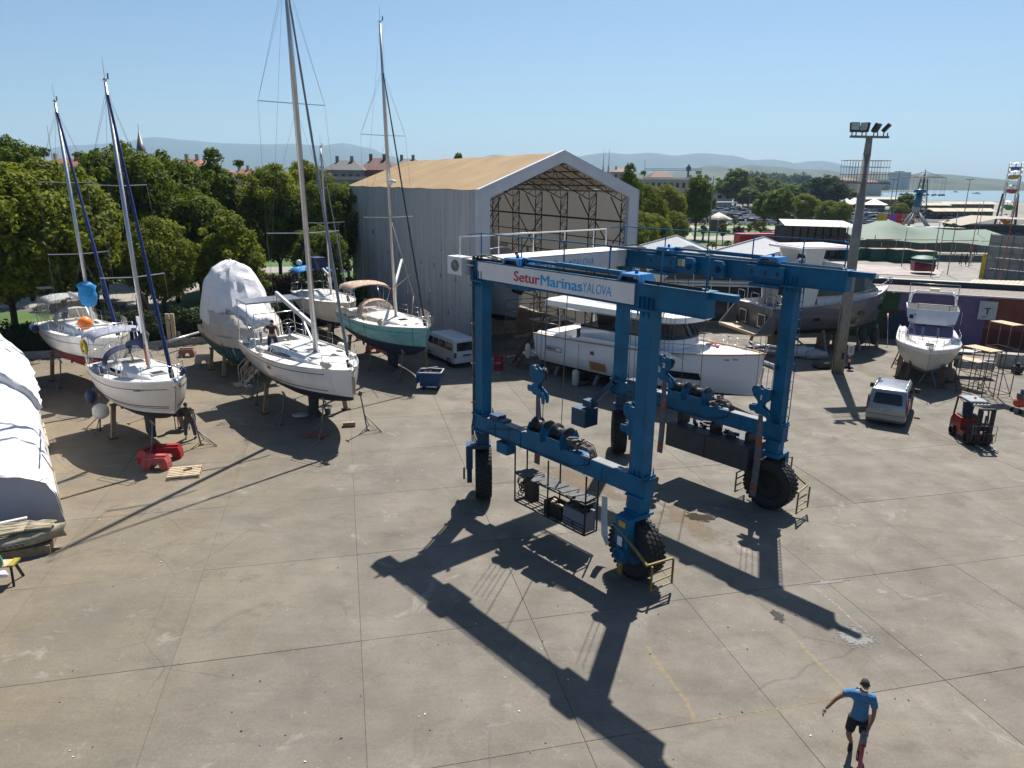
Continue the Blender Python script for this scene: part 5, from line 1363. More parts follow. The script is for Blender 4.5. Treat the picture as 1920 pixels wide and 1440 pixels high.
# ---------------------------------------------------------------- grey motor yacht by the painted wall
def grey_yacht():
    t = thing('motor_yacht', 'grey hulled motor yacht with open stern and white hardtop beside the painted wall', 'motor yacht',(21.5,49.6,0), R(15))
    L, B = 10.8,4.7; zk, zw, zd = 1.0,1.5,3.15
    GH = mat('hull_grey',(.115,.115,.125),.35,0,.12,1.2, coat=.3)
    rg = hull_rings(L, B, zk, zw, zd,.95,.7, bow_rise=1.0, full=.5, stern_rise=.1, flare=.45, n=28)
    build_hull(rg,[AFB, BLACK, GH], t, ROWS)
    YW2 = mat('yacht_cream',(.62,.60,.56),.35,0,.05,1)
    build_deck(rg, t, YW2,(-L / 2 + .5,-2.0,1.9),.35, rail=GH)
    # swim platform and transom doors
    MB().bb(-L / 2 - 1.2,-L / 2 + .1,-2.2,2.2,1.42,1.60).build('swim_platform', mat('teak_pale',(.45,.34,.22),.7), t)
    for s in (1,-1):
        MB().prism([(-1.15,0),(.2,0),(.2,1.6)],(-L / 2, s * 2.25 - .06,1.55),(1,0,0),(0,0,1),(0,1,0),.12).build('quarter_wing', GH, t)
        MB().bb(-L / 2 - .05,-L / 2 + .0, s * 1.1 - .35, s * 1.1 + .35,1.85,2.6).build('transom_hatch', BLACK, t)
        MB().bb(-L / 2 - .04,-L / 2 - .01, s * 1.1 - .42, s * 1.1 + .42,1.78,2.67).build('hatch_frame', STEEL, t)
    f = MB()
    for y0, y1 in ((-2.1,-1.3),(-.4,.5),(1.3,2.1)): f.pipe([(-L / 2 + .1, y0, zd),(-L / 2 + .1, y0, zd + .75),(-L / 2 + .1, y1, zd + .75),(-L / 2 + .1, y1, zd)],.025)
    f.build('stern_rail', STEEL, t); f = MB()
    for s in (1,-1):
        xs = [-1.5 + 1.0 * k for k in range(8)]; P = [Vector((x, s * (sheer(rg, x)[0] - .1), sheer(rg, x)[1])) for x in xs]
        for p in P: f.tube(p, p + Vector((0,0,.55)),.015)
        f.pipe([p + Vector((0,0,.55)) for p in P] + [Vector((L / 2 - .1,.0, sheer(rg, L / 2)[1] + .6))],.02)
    f.build('guard_rail', STEEL, t)
    # superstructure: side pillars, dark saloon windows, roof, upper hardtop
    zc = zd
    h = MB()
    def sec(x, w_, z0, z1, k=.86): return [Vector((x,-w_, z0)), Vector((x,-w_ * k, z1)), Vector((x, w_ * k, z1)), Vector((x, w_, z0))]
    h.loft([sec(-1.8,1.95, zc - .3, zc + .75), sec(2.6,1.8, zc, zc + .8), sec(4.0,1.1, zc + .3, zc + .85)], smooth=False, caps=True)
    h.build('deckhouse', YW2, t)
    MB().loft([sec(-1.9,1.90, zc + .7, zc + 2.0,.93), sec(1.9,1.72, zc + .78, zc + 1.95,.9), sec(3.4,1.35, zc + .82, zc + 1.0,.9)], smooth=False, caps=True).build('saloon_window', DKGLASS, t)
    MB().bb(-1.95,-1.85,-1.75,1.75, zc - .3, zc + 1.95).build('saloon_door', DKGLASS, t)
    MB().loft([[Vector((x,-w_, z)), Vector((x, w_, z)), Vector((x, w_, z + .22)), Vector((x,-w_, z + .22))] for x, w_, z in ((-5.0,2.15, zc + 2.0),(1.5,2.05, zc + 2.02),(3.0,1.6, zc + 1.75))], closed=True, caps=True, smooth=False).build('roof', WHITE, t)
    for s in (1,-1):
        MB().prism([(-3.4,-.35),(-2.3,-.35),(-1.9,2.05),(-3.6,2.05)],(0, s * 2.05 - .06, zc),(1,0,0),(0,0,1),(0,1,0),.12).build('side_pillar', YW2, t)
        MB().prism([(-2.4,0),(-1.6,0),(-1.3,1.5),(-2.9,1.5)],(0, s * 1.35 - .06, zc + 2.25),(1,0,0),(0,0,1),(0,1,0),.14).build('hardtop_leg', WHITE, t)
    MB().bb(-3.4,.9,-1.9,1.9, zc + 3.72, zc + 3.86).bb(-3.1,.6,-1.6,1.6, zc + 3.86, zc + 3.93).build('hardtop', mat('hardtop_white',(.72,.70,.68),.4), t)
    MB().loft([[Vector((-1.2,-1.5, zc + 2.25)), Vector((-1.2,-1.4, zc + 2.9)), Vector((-1.2,1.4, zc + 2.9)), Vector((-1.2,1.5, zc + 2.25))],[Vector((1.4,-1.3, zc + 2.2)), Vector((1.1,-1.2, zc + 2.6)), Vector((1.1,1.2, zc + 2.6)), Vector((1.4,1.3, zc + 2.2))]], caps=True).build('flybridge_coaming', WHITE, t)
    m = MB(); rr = random.Random(2)
    for k in range(8): m.box((-2.4 + rr.uniform(0,1.8), rr.uniform(-1.3,1.0), zc + 2.5 + rr.uniform(0,.35)),(.8,.4,.3), rr.uniform(0,1))
    m.build('plastic_sheeting', mat('blue_sheeting',(.30,.42,.62),.3,0,.5,6), t)
    mess(t,-5.2,-2.4,-1.7,1.7, zd - .3,40,12)
    for x in (-2.0,1.6,4.2):
        for s in (1,-1):
            y = sheer(rg, x)[0] * (.93 if x < 3 else .72) * s; w_ = MB().box((x, y + .035 * s,2.55 + .06 * x),(.5,.06,.35),-s * (.0 if x < 0 else .07 * x)); w_.build('porthole', DKGLASS, t)
    for x, y in ((-4,-1.5),(-1,-1.7),(2,-1.4),(4.2,-.7),(-4,1.5),(0,1.7)): MB().bar((x, y * 1.35,0),(x, y,1.5),.16).build('support_post', GREYST, t)
    for x in (-3.5,.5): MB().bb(x - .25, x + .25,-.4,.4,0, zk + .05).build('keel_block', WOOD, t)
    MB().tube((4.9,-1.2,.2),(5.3,-.4,2.2),.025).build('prop_pole', STEEL, t)
grey_yacht()

# ---------------------------------------------------------------- flybridge motorboat facing the camera
def motorboat():
    t = thing('motorboat', 'white flybridge motorboat facing the camera in front of the red wall', 'motorboat',(24.6,41.6,0), R(-118))
    t.scale = (.84,.80,.84)
    L, B = 10.6,4.1; zk, zw, zd = .75,1.35,2.55
    rg = hull_rings(L, B, zk, zw, zd,.92,1.0, bow_rise=.35, full=.52, stern_rise=.05, flare=.35, chine=False, n=28)
    build_hull(rg,[mat('antifoul_olive',(.16,.16,.13),.7), mat('hull_ivory',(.50,.50,.44),.4), mat('hull_ivory',(.50,.50,.44),.4)], t, ROWS)
    g = MB()
    for s in (1,-1):
        for a, b in zip(rg[:-1], rg[1:]): g.bar(Vector((a[-1].x, a[-1].y * s, a[-1].z - .12)), Vector((b[-1].x, b[-1].y * s, b[-1].z - .12)),.12,.24)
    g.build('rubbing_strake', WHITE, t)
    build_deck(rg, t, WHITE,(-L / 2 + .3,-2.6,1.4),.6)
    def sec(x, w_, z0, z1, k=.86): return [Vector((x,-w_, z0)), Vector((x,-w_ * k, z1)), Vector((x, w_ * k, z1)), Vector((x, w_, z0))]
    MB().loft([sec(-2.8,1.65, zd - .1, zd + .45), sec(1.2,1.55, zd, zd + .5), sec(2.0,1.3, zd, zd + .35), sec(3.6,.5, zd + .1, zd + .18)], caps=True, smooth=False).build('foredeck_house', WHITE, t)
    MB().loft([sec(-2.8,1.56, zd + .42, zd + 1.3,.9), sec(.4,1.5, zd + .45, zd + 1.3,.9), sec(1.25,1.42, zd + .45, zd + .5,.98)], caps=True, smooth=False).build('cabin_window', DKGLASS, t)
    for y in (-1.0,0,1.0):
        p = Vector((1.22, y * .98, zd + .52)); q = Vector((.52, y * .93, zd + 1.24)); m = MB(); u = Vector((0,.44,0)); 
        m.bar(p - u, q - u,.05).bar(p + u, q + u,.05).bar(p - u, p + u,.05).bar(q - u, q + u,.05); m.build('windscreen_frame', STEEL, t)
        MB().add([p - u + Vector((.03,0,0)), p + u + Vector((.03,0,0)), q + u + Vector((.03,0,0)), q - u + Vector((.03,0,0))],[(0,1,2,3)]).build('windscreen', mat('screen_violet',(.09,.08,.13),.15), t)
    fly = MB(); zf = zd + 1.3
    o = [Vector((-3.4,-1.55, zf)), Vector((.2,-1.5, zf)), Vector((.75,-.9, zf)), Vector((.75,.9, zf)), Vector((.2,1.5, zf)), Vector((-3.4,1.55, zf))]
    p = [Vector((-3.5,-1.75, zf + .8)), Vector((-.4,-1.7, zf + .85)), Vector((.1,-1.0, zf + .88)), Vector((.1,1.0, zf + .88)), Vector((-.4,1.7, zf + .85)), Vector((-3.5,1.75, zf + .8))]
    q = [v + Vector((-.12 if v.x > -1 else .1,-.1 if v.y > 0 else .1,0)) for v in p]; r = [v - Vector((0,0,.65)) for v in q]
    fly.loft([o, p, q, r], closed=True, smooth=False).add(r,[tuple(range(6))]).build('flybridge', WHITE, t)
    MB().bar((.42,-1.35, zf + .25),(.3,-1.35, zf + .5),.28,.02).build('emblem', STRN, t)
    w2 = MB(); sc_ = [v + Vector((-.25,0,.35)) for v in p[1:5]]
    w2.loft([p[1:5], sc_]).build('wind_deflector', mat('tinted_perspex',(.35,.28,.22),.2, alpha=.6), t)
    MB().pipe(sc_,.02).bar(p[2], sc_[1],.03).bar(p[3], sc_[2],.03).build('deflector_rail', BLACK, t)
    a = MB()
    a.pipe([(-2.6,-1.6, zf + .6),(-2.75,-1.45, zf + 1.6),(-2.8,-1.2, zf + 1.78),(-2.8,1.2, zf + 1.78),(-2.75,1.45, zf + 1.6),(-2.6,1.6, zf + .6)],.085,8)
    a.build('radar_arch', WHITE, t)
    MB().bb(-3.0,-2.6,-.32,.32, zf + 1.82, zf + 2.05).build('radar_unit', mat('radar_cream',(.6,.56,.42),.6), t)
    a = MB()
    for x in (-3.3,): a.pipe([(x,-1.6, zf + .7),(x,-1.65, zf + 2.3),(x,1.65, zf + 2.3),(x,1.6, zf + .7)],.03)
    a.build('awning_frame', STEEL, t)
    rl = MB()
    for s in (1,-1):
        xs = [-1.2 + .78 * k for k in range(8)]; P = [Vector((x, s * (sheer(rg, x)[0] - .08), sheer(rg, x)[1])) for x in xs]
        for v in P: rl.tube(v, v + Vector((.1,0,.6)),.015)
        nose = Vector((L / 2 + .15, s * .25, sheer(rg, L / 2)[1] + .68)); T = [v + Vector((.1,0,.6)) for v in P] + [nose, Vector((L / 2 - .1, s * .2,2.95))]
        rl.pipe(T,.018); rl.pipe([P[0], T[0] + Vector((-.3,0,.1)), T[0]],.018)
    rl.tube((L / 2 + .15,-.25,3.55),(L / 2 + .15,.25,3.55),.018)
    rl.build('bow_rail', STEEL, t)
    MB().box((L / 2 - .35,0,3.0),(.45,.3,.14)).box((L / 2 - .05,0,3.02),(.5,.14,.08)).build('windlass', STEEL, t)
    hatch(t,2.9,0, zd + .28,.5,.4)
    for s in (1,-1): MB().box((2.4, s * .9, zd + .34),(.5,.02,.02),.3 * s).tube((1.0, s * .4, zd + .55),(2.2, s * .5, zd + .45),.012).build('wiper', BLACK, t)
    text('emblem', '+',.3, STRN, t,(.5,-1.2, zf + .45),(0,1,0),(-.5,0,.9),.006)
    # registration board on its side, in front of the wall
    MB().bar((-1.4,1.95, zd + 1.1),(-1.4,1.95, zd + 2.0),.02,.02).build('whip_antenna', STEEL, t)
    return t
motorboat()
c_, s_ = math.cos(R(-117)), math.sin(R(-117))
for k,(x, y, h, lab) in enumerate(((3.0,-1.25,1.6, 'rusty post at the bow, seen left'),(1.2,-1.75,1.5, 'dark post on its left side'),(3.2,1.15,1.6, 'rusty post at the bow, seen right'),(1.0,1.75,1.5, 'thin post on its right side'),(-3,-1.6,1.3, 'left stern post'),(-3,1.6,1.3, 'right stern post'))):
    x *= .84; y *= .8; h *= .84; wx, wy = 24.6 + c_ * x - s_ * y,41.6 + s_ * x + c_ * y
    o = stand(wx, wy, h, R(-117) + (-PI / 2 if y > 0 else PI / 2), lab + ' under the flybridge motorboat', 'post', m=RUST if k in (0,2) else WOOD)
tr = thing('trestle', 'pale steel trestle under the forefoot of the flybridge motorboat', 'trestle', gp(1738,722), R(-30))
m = MB()
for s in (-1,1):
    for u in (-1,1): m.bar((u * .45, s * .22,0),(u * .12, s * .1,.8),.04)
for u in (-1,1): m.bar((u * .3,-.18,.35),(u * .3,.18,.35),.03)
m.bar((-.35,-.15,.32),(.35,-.15,.32),.03)
m.build('frame', GREYST, tr); MB().bb(-.3,.3,-.12,.12,.8,.86).build('top_bar', GREYST, tr)
tr = thing('trestle', 'rusty braced trestle left of the flybridge motorboat', 'trestle', gp(1698,690), R(20))
m = MB()
for s in (-1,1):
    for u in (-1,1): m.bar((u * .75, s * .4,0),(u * .35, s * .25,1.35),.05)
    m.bar((-.7, s * .38,.15),(.38, s * .27,1.2),.035); m.bar((.7, s * .38,.15),(-.38, s * .27,1.2),.035)
m.bar((-.6,-.35,.5),(-.6,.35,.5),.04); m.bar((.6,-.35,.5),(.6,.35,.5),.04)
m.build('frame', RUST, tr); MB().bb(-.45,.45,-.3,.3,1.35,1.42).build('top_board', WOOD, tr)

# ---------------------------------------------------------------- tarpaulin covered boats
def tarp_mat(name, c, s=.35):
    m = mat(name, c,.62,0,.06,1.5); t = m.node_tree; b = t.nodes['Principled BSDF']
    tc = t.nodes.new('ShaderNodeTexCoord'); mp = t.nodes.new('ShaderNodeMapping'); mp.inputs['Scale'].default_value = (.8,1.4,2.6); mp.inputs['Rotation'].default_value = (0,.5,.5)
    n = t.nodes.new('ShaderNodeTexNoise'); n.inputs['Scale'].default_value = 1.1; n.inputs['Detail'].default_value = 5; n.inputs['Distortion'].default_value = 1.6; n.inputs['Roughness'].default_value = .55
    t.links.new(tc.outputs['Object'], mp.inputs[0]); t.links.new(mp.outputs[0], n.inputs[0])
    bp = t.nodes.new('ShaderNodeBump'); bp.inputs['Strength'].default_value = s; bp.inputs['Distance'].default_value = .07
    t.links.new(n.outputs[0], bp.inputs['Height']); t.links.new(bp.outputs[0], b.inputs['Normal']); return m
TARP = tarp_mat('white_tarpaulin',(.64,.63,.64),.4)
SHEET = tarp_mat('dusty_sheet',(.42,.39,.34),.3)
def wrinkle(o, amp, sc_, seed=0, sub=3, drape=False):
    bm = bmesh.new(); bm.from_mesh(o.data)
    for _ in range(sub): bmesh.ops.subdivide_edges(bm, edges=[e for e in bm.edges if e.calc_length() > .35], cuts=1, use_grid_fill=True)
    bmesh.ops.triangulate(bm, faces=[f for f in bm.faces if len(f.verts) > 4])
    bm.normal_update()
    for v in bm.verts:
        p = v.co * sc_ + Vector((seed, seed * 2,0)); q = Vector((p.x * .5 + p.z * .6, p.y * 1.3, p.z * 2.0 - p.x)) if not drape else Vector((p.x * 1.6 + p.z * .2, p.y * 1.6, p.z * .35))
        v.co += v.normal * (amp * ((noise.noise(q) + .5 * noise.noise(q * 2.3)) if not drape else (.45 - 1.5 * abs(noise.noise(q)) + .3 * noise.noise(q * 2.9))))
    bm.to_mesh(o.data); bm.free()
    for p in o.data.polygons: p.use_smooth = True
    return o
# left edge: long tent of white tarpaulin
A = gp(122,985); eave = lambda z: z
TB = thing('covered_boat', 'huge boat wrapped in white tarpaulin cut off by the left edge', 'covered boat',(A.x, A.y,0),0)
def V3(px, py, z): p = gp(px, py, z); return Vector((p.x - A.x, p.y - A.y, z))
e0 = Vector((0,0,0)); e1 = V3(62,668,1.7) if False else None
# ground line along its right side
g1 = Vector((-9.0,12.6,0))
f = lambda q, off, z: g1 * q + Vector((-off,-off * .10, z))
secs = []
for q in (0,.12,.3,.5,.68,.80,1.0,1.15):
    h = 3.0 + 0 * q; bul = .18 * math.sin(q * 9)
    kz = min(1,.60 + q * 1.3)
    secs.append([f(q,0,0), f(q,.04,.9 * kz), f(q,.12 + bul * .2,1.9 * kz), f(q,.40 + bul * .3,2.45 * kz), f(q,1.1,2.85 * kz + bul * .4 + q * .5), f(q,2.6,3.2 * kz + bul * .3 + q * .9), f(q,4.2,3.3 * kz + q * 1.0), f(q,6,3.0 * kz + q), f(q,7.5,0)])
o = MB().loft(secs).build('tarpaulin', TARP, TB); wrinkle(o,.09,.9,2)
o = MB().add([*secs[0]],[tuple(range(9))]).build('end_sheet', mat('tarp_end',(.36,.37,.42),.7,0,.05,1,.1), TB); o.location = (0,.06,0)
MB().pipe([f(.0,.35,2.5) + Vector((.04,0,0)), f(.06,.1,1.6) + Vector((.06,0,0)), f(.0,0,.05)],.02).build('lacing_rope', mat('lacing',(.4,.3,.2),.9), TB)
MB().bar(f(.10,.12,2.3) + Vector((.08,0,0)), f(.32,.12,2.15) + Vector((.1,0,0)),.05).build('batten', PALEWOOD, TB)
secs = []
for q in (.495,.50,.53,.58,.66,.8,1.0): secs.append([f(q,.3,1.8), f(q,.5,2.2), f(q,1.2,2.9), f(q,2.7,3.4), f(q,4.2,3.7), f(q,6,3.4)] if q < .5 else [f(q,-.12,2.0), f(q,.2,2.55 + q * .3), f(q,1.1,3.2 + q * .5), f(q,2.6,3.75 + q * .9), f(q,4.2,4.2 + q * .9), f(q,6,4.0 + q)])
o = MB().loft(secs).build('tarpaulin_fold', TARP, TB); wrinkle(o,.14,1.1,9)
# folded inflatable with old canvas in front
DG = thing('dinghy', 'deflated beige inflatable dinghy heaped with folded canvas in front of the tarpaulin', 'dinghy',(gp(30,1035).x, gp(30,1035).y,0), R(22))
BEI = mat('beige_canvas',(.30,.26,.18),.85,0,.2,3,.3)
rr = random.Random(12)
m = MB(); n = 12; sc2 = []
for k in range(n + 1):
    q = k / n; x = -2.0 + 3.4 * q; w_ = .62 * (1 - max(0,(q - .55) / .45) ** 2.2 * .85); sc2.append([Vector((x, w_ * math.cos(a),.42 + .24 * math.sin(a) + .10 * q)) for a in [2 * PI * j / 12 for j in range(12)]])
o = m.loft(sc2, closed=True, caps=True).build('tube', BEI, DG); wrinkle(o,.10,1.5,4,2)
for k in range(9):
    y = -.45 + .11 * k
    o = MB().pipe([Vector((-2.0, y,.66)), Vector((-.8, y + rr.uniform(-.05,.05),.78)), Vector((.4, y * .7,.80)), Vector((1.0 + rr.uniform(-.2,.2), y * .5,.74))], rr.uniform(.03,.065),6).build('canvas_fold', BEI, DG); wrinkle(o,.05,2.5, k,2)
MB().bar((-1.2,.5,.72),(.3,.55,.84),.13,.05).build('pale_batten', WHITE, DG)
m = MB()
for k in range(9): m.box((-.9 + .16 * k,-.63,.44 + .006 * k),(.09,.02,.1),.0)
m.build('faded_lettering', mat('faded_ink',(.12,.11,.1),.8), DG)
MB().bb(-1.9,1.0,-.5,.5,0,.28).build('chock', WOOD, DG)
# work bench trestle at the left edge
SB = thing('work_trestle', 'yellow topped black trestle with rags and a green bottle at the left edge', 'trestle',(gp(2,1092).x, gp(2,1092).y,0), R(10))
m = MB()
for x in (-.45,.38):
    for s in (-1,1): m.bar((x * 1.2, s * .28,0),(x, s * .1,.56),.06)
m.build('leg', BLACK, SB); MB().bb(-.6,.45,-.2,.2,.56,.60).build('top', PALEWOOD, SB); MB().bb(.34,.5,-.22,.22,.565,.62).build('end_band', mat('hazard_yellow',(.3,.24,.02),.6), SB)
b_ = tag(MB().lathe([(0,0),(.05,0),(.05,.2),(.02,.26),(.02,.3),(0,.3)],12,(0,0,0)).build('bottle', mat('green_bottle',(.1,.35,.25),.3), None,(gp(3,1060,.6).x, gp(3,1060,.6).y,.6)), 'green bottle standing on the yellow topped trestle', 'bottle')
o = MB().ball((0,0,0),.14,10, sc=(1,.8,.6)).build('rag', mat('white_rag',(.6,.6,.62),.9), None,(gp(6,1078,.65).x, gp(6,1078,.65).y,.67)); wrinkle(o,.06,8,2,1); tag(o, 'crumpled white rag on the yellow topped trestle', 'rag')

# shrink wrapped boat with teal bottom
def covered():
    loc = (-15.6,41.3,0); rz = R(-52)
    t = thing('covered_boat', 'boat with teal bottom under a tall peaked white tarpaulin and dusty sheeting', 'covered boat', loc, rz)
    L, B = 9.0,4.0
    rg = hull_rings(L, B,.45,2.0,2.5,.9,.7, bow_rise=.3, full=.5)
    build_hull(rg,[AFT, STRN, SHEET], t, ROWS)
    def ring(z, sx, sy, cx=0, n=16, nose=.25):
        out = []
        for k in range(n):
            a = 2 * PI * k / n; c, s = math.cos(a), math.sin(a); x = sx * (abs(c) ** .75) * (1 if c > 0 else -1); y = sy * (abs(s) ** .6) * (1 if s > 0 else -1)
            if c > 0: y *= 1 - nose * c
            out.append(Vector((cx + x, y, z)))
        return out
    o = MB().loft([ring(2.25,4.35,1.98,0, nose=.75), ring(2.6,4.5,2.05,-.1, nose=.5), ring(3.3,4.1,2.0,-.35, nose=.35), ring(3.9,3.0,1.9,-1.0)], closed=True).build('lower_sheet', SHEET, t); wrinkle(o,.10,1.0,3,3, True)
    o = MB().loft([ring(3.1,3.05,2.05,-1.25,12), ring(3.7,2.9,1.97,-1.35,12), ring(4.3,2.7,1.9,-1.45,12), ring(5.0,2.35,1.72,-1.6,12), ring(5.6,2.0,1.5,-1.7,12), ring(6.25,1.5,1.1,-1.8,12), ring(6.3,1.45,1.05,-1.8,12), ring(6.75,1.0,.12,-1.85,12)], closed=True, caps=True).build('upper_tarpaulin', TARP, t); wrinkle(o,.16,.9,8,4, True); smooth_angle(o,24)
    rd = MB().pipe([(-3.3,0,6.5),(-1.95,0,6.85),(-.8,0,6.3),(.6,0,4.0),(3.2,0,3.4)],.05)
    rd.build('ridge_pole', SHEET, t)
    o = MB().loft([[Vector((.4,-1.4,3.1)), Vector((.5,-.9,4.6)), Vector((.5,.9,4.6)), Vector((.4,1.4,3.1))],[Vector((3.6,-.9,2.8)), Vector((3.3,-.5,3.9)), Vector((3.3,.5,3.9)), Vector((3.6,.9,2.8))]], caps=True).build('front_sheet', TARP, t); wrinkle(o,.1,1.4,5)
    m = MB()
    for x in (.7,1.0,1.3): m.bar((x,-1.35,2.9),(x,-1.3,4.2),.05)
    for z in (3.2,3.6,4.0): m.bar((.65,-1.36, z),(1.4,-1.34, z),.04)
    m.build('exposed_frame', WOOD, t)
    rp = MB()
    for k in range(8):
        x = -3.6 + k; y = 2.02; 
        for s in (1,-1): rp.tube((x, s * 1.95,2.3),(x + .5, s * 1.9,1.75),.012,4).tube((x + .5, s * 1.9,1.75),(x + 1, s * 1.95,2.3),.012,4)
    rp.build('lashing', ROPE, t)
    t.scale = (.92,.92,.94); props_for(t, loc, rz,[(2.5,-1.1,1.4, 'post', 'front timber post'),(.5,-1.7,1.3, 'post', 'middle timber post'),(-1.6,-1.8,1.3, 'post', 'rear timber post'),(2.2,1.2,1.4, 'post', 'far timber post'),(-2,1.7,1.3, 'post', 'far rear timber post')], 'under the tarpaulin covered boat')
    for x in (-2.2,.4): MB().bb(x - .3, x + .3,-.5,.5,0,.85).build('keel_block', WOOD, t)
covered()
# ---------------------------------------------------------------- painted building with gravel roof
def painted_building():
    a = Vector((23.5,54.2,0)); b = Vector((52,42.6,0)); d = (b - a).normalized(); n = Vector((-d.y, d.x,0)); Lw = (b - a).length
    t = thing('workshop', 'low flat-roofed workshop with gravel roof and wall painted green, lilac, brick red and blue', 'building', a, math.atan2(d.y, d.x))
    H = 3.45
    cols = [(0,5.2, 'green',(.018,.065,.022)),(5.2,8.6, 'lilac',(.13,.09,.19)),(8.6,10.7, 'lilac',(.13,.09,.19)),(10.7,17.0, 'brick',(.17,.045,.03)),(17.0,19.0, 'blue',(.02,.06,.14)),(19.0, Lw, 'brick',(.17,.045,.03))]
    for x0, x1, nm, c in cols:
        MB().bb(x0, x1 - .004,0,.25,1.25 if nm not in ('green', 'lilac') else 0, H).build('wall_panel', mat('wall_' + nm, c,.8,0,.15,1.5), t)
    MB().bb(10.7, Lw,-.004,.25,0,1.25).build('wall_base', mat('wall_maroon',(.09,.022,.02),.8,0,.15,1.5), t)
    MB().bb(4.35,7.45,-.05,-.002,0,2.15).build('door_frame', mat('wall_maroon',(.09,.022,.02),.8), t)
    for k in range(10): MB().bb(4.55 + .27 * k,4.80 + .27 * k,-.09,-.052,0,2.0).build('door_slat', mat('door_blue',(.01,.03,.06),.7), t)
    MB().bb(0, Lw,-.12,.05, H, H + .1).build('eave_strip', mat('eave_pale',(.38,.38,.36),.7), t)
    MB().bb(0, Lw,.05,4.6, H - .05, H + .03).build('roof_gravel', mat('gravel_roof',(.16,.14,.12),.95,0,.55,9,1.0, c2=(.34,.30,.27), detail=8), t)
    MB().bb(0, Lw,4.6,5.1, H - .1, H + .42).build('roof_upstand', mat('upstand_black',(.03,.032,.035),.7), t)
    MB().bb(0, Lw,4.55,5.15, H + .42, H + .46).build('capping', mat('eave_pale',(.38,.38,.36),.7), t)
    MB().bb(0, Lw,5.1,9,0, H).build('rear_block', CONC, t)
    MB().bb(-.1,-.0,0,9,0, H).build('end_wall', CONC, t)
    m = MB()
    for x in (1.8,4.7): m.box((x,-.1, H + .02),(.15,.18,.12))
    m.build('eave_lamp', WHITE, t)
    sg = MB().bb(10.2,11.3,-.14,-.10,1.9,3.2).build('notice_board', mat('board_pale',(.40,.42,.42),.6), t)
    text('lettering', 'T',.62, STRN, sg,(10.55,-.145,2.3),(1,0,0),(0,0,1),.012)
    text('lettering', 'E YT',.16, STRN, sg,(10.45,-.145,2.05),(1,0,0),(0,0,1),.002)
    MB().bb(17.2,17.7,-.06,-.002,1.1,1.5).build('meter_box', mat('eave_pale',(.38,.38,.36),.7), t)
    MB().pipe([(13.8,-.15,2.15),(14.4,-.15,2.25),(24,-.15,2.2)],.07,8).tube((13.9,-.15,2.2),(13.9,-.15,0),.14,10).build('ochre_pipe', mat('ochre',(.22,.17,.06),.7), t)
    return t
painted_building()

# ---------------------------------------------------------------- floodlight mast
PL = thing('floodlight_mast', 'tall concrete lighting mast with four floodlights and a wire basket', 'light mast', gp(1570,698), R(8))
PC = mat('mast_concrete',(.21,.20,.185),.85,0,.2,2,.2)
MB().tube((0,0,0),(0,0,12.6),.36,16,.21).build('pole', PC, PL)
MB().tube((0,0,12.6),(0,0,13.6),.20,12,.17).bb(-1.12,1.12,-.12,.12,13.5,13.62).build('crossarm', PC, PL)
MB().bb(-1.35,1.35,-.45,.45,11.05,11.13).build('service_platform', GREYST, PL)
m = MB()
for x in [-1.2 + .17 * k for k in range(15)]:
    for y in (-.42,.42):
        if abs(x) > .15: m.tube((x, y,11.1),(x, y,12.3),.012,4)
for z in (11.55,11.95,12.3): m.pipe([(-1.25,-.42, z),(1.25,-.42, z),(1.25,.42, z),(-1.25,.42, z),(-1.25,-.42, z)],.014,4)
m.build('wire_basket', GREYST, PL)
for x, a, tl in ((-.95,2.9,.3),(-.35,1.9,.2),(.35,.5,.5),(.95,.8,.7)):
    Mx = Matrix.Rotation(a,3, 'Z') @ Matrix.Rotation(tl,3, 'X')
    f = MB().box(Vector((x,0,14.05)),(.5,.16,.5), M=Mx).tube((x - .12,0,13.62),(x - .12,0,13.8),.03).tube((x + .12,0,13.62),(x + .12,0,13.8),.03).build('floodlight', mat('lamp_body',(.03,.03,.03),.6), PL)
    MB().box(Vector((x,0,14.05)) + Mx @ Vector((0,.085,.02)),(.42,.01,.38), M=Mx).build('lamp_glass', mat('lamp_glass',(.5,.5,.42),.2), f)
MB().tube((-.0,-.34,.9),(-.0,-.34,1.25),.09,8).build('switch_box', STRN, PL)
MB().pipe([(-.4,-.1,0),(-.38,-.1,2.2),(-.33,-.1,4.0)],.02,5).build('cable', BLACK, PL)

# ---------------------------------------------------------------- vehicles
def car_body(prof, wd, tumble, beltz, name, m, parent, smooth=35, bulge=.0):
    """prof: side outline (x,z) closed; width narrows above the belt line"""
    n = len(prof); rings = []
    for s, k in ((-1,0),(-1,1),(-.6,2),(.6,2),(1,1),(1,0)):
        ring = []
        for x, z in prof:
            w_ = wd / 2; 
            if z > beltz: w_ -= (z - beltz) * tumble
            if k == 0: ring.append(Vector((x, s * w_, z)))
        if ring: rings.append(ring)
    mb = MB(); a, b = rings[0], rings[-1]
    mid = [Vector((p.x, p.y * .0, p.z)) for p in a]
    mb.loft([a, b], closed=True, smooth=False); mb.add(a,[tuple(range(n))]); mb.add(b,[tuple(reversed(range(n)))])
    o = mb.build(name, m, parent)
    bv = o.modifiers.new('bevel', 'BEVEL'); bv.width = .07; bv.segments = 3; bv.limit_method = 'ANGLE'; bv.angle_limit = R(25); bv.harden_normals = False
    for p in o.data.polygons: p.use_smooth = True
    return o
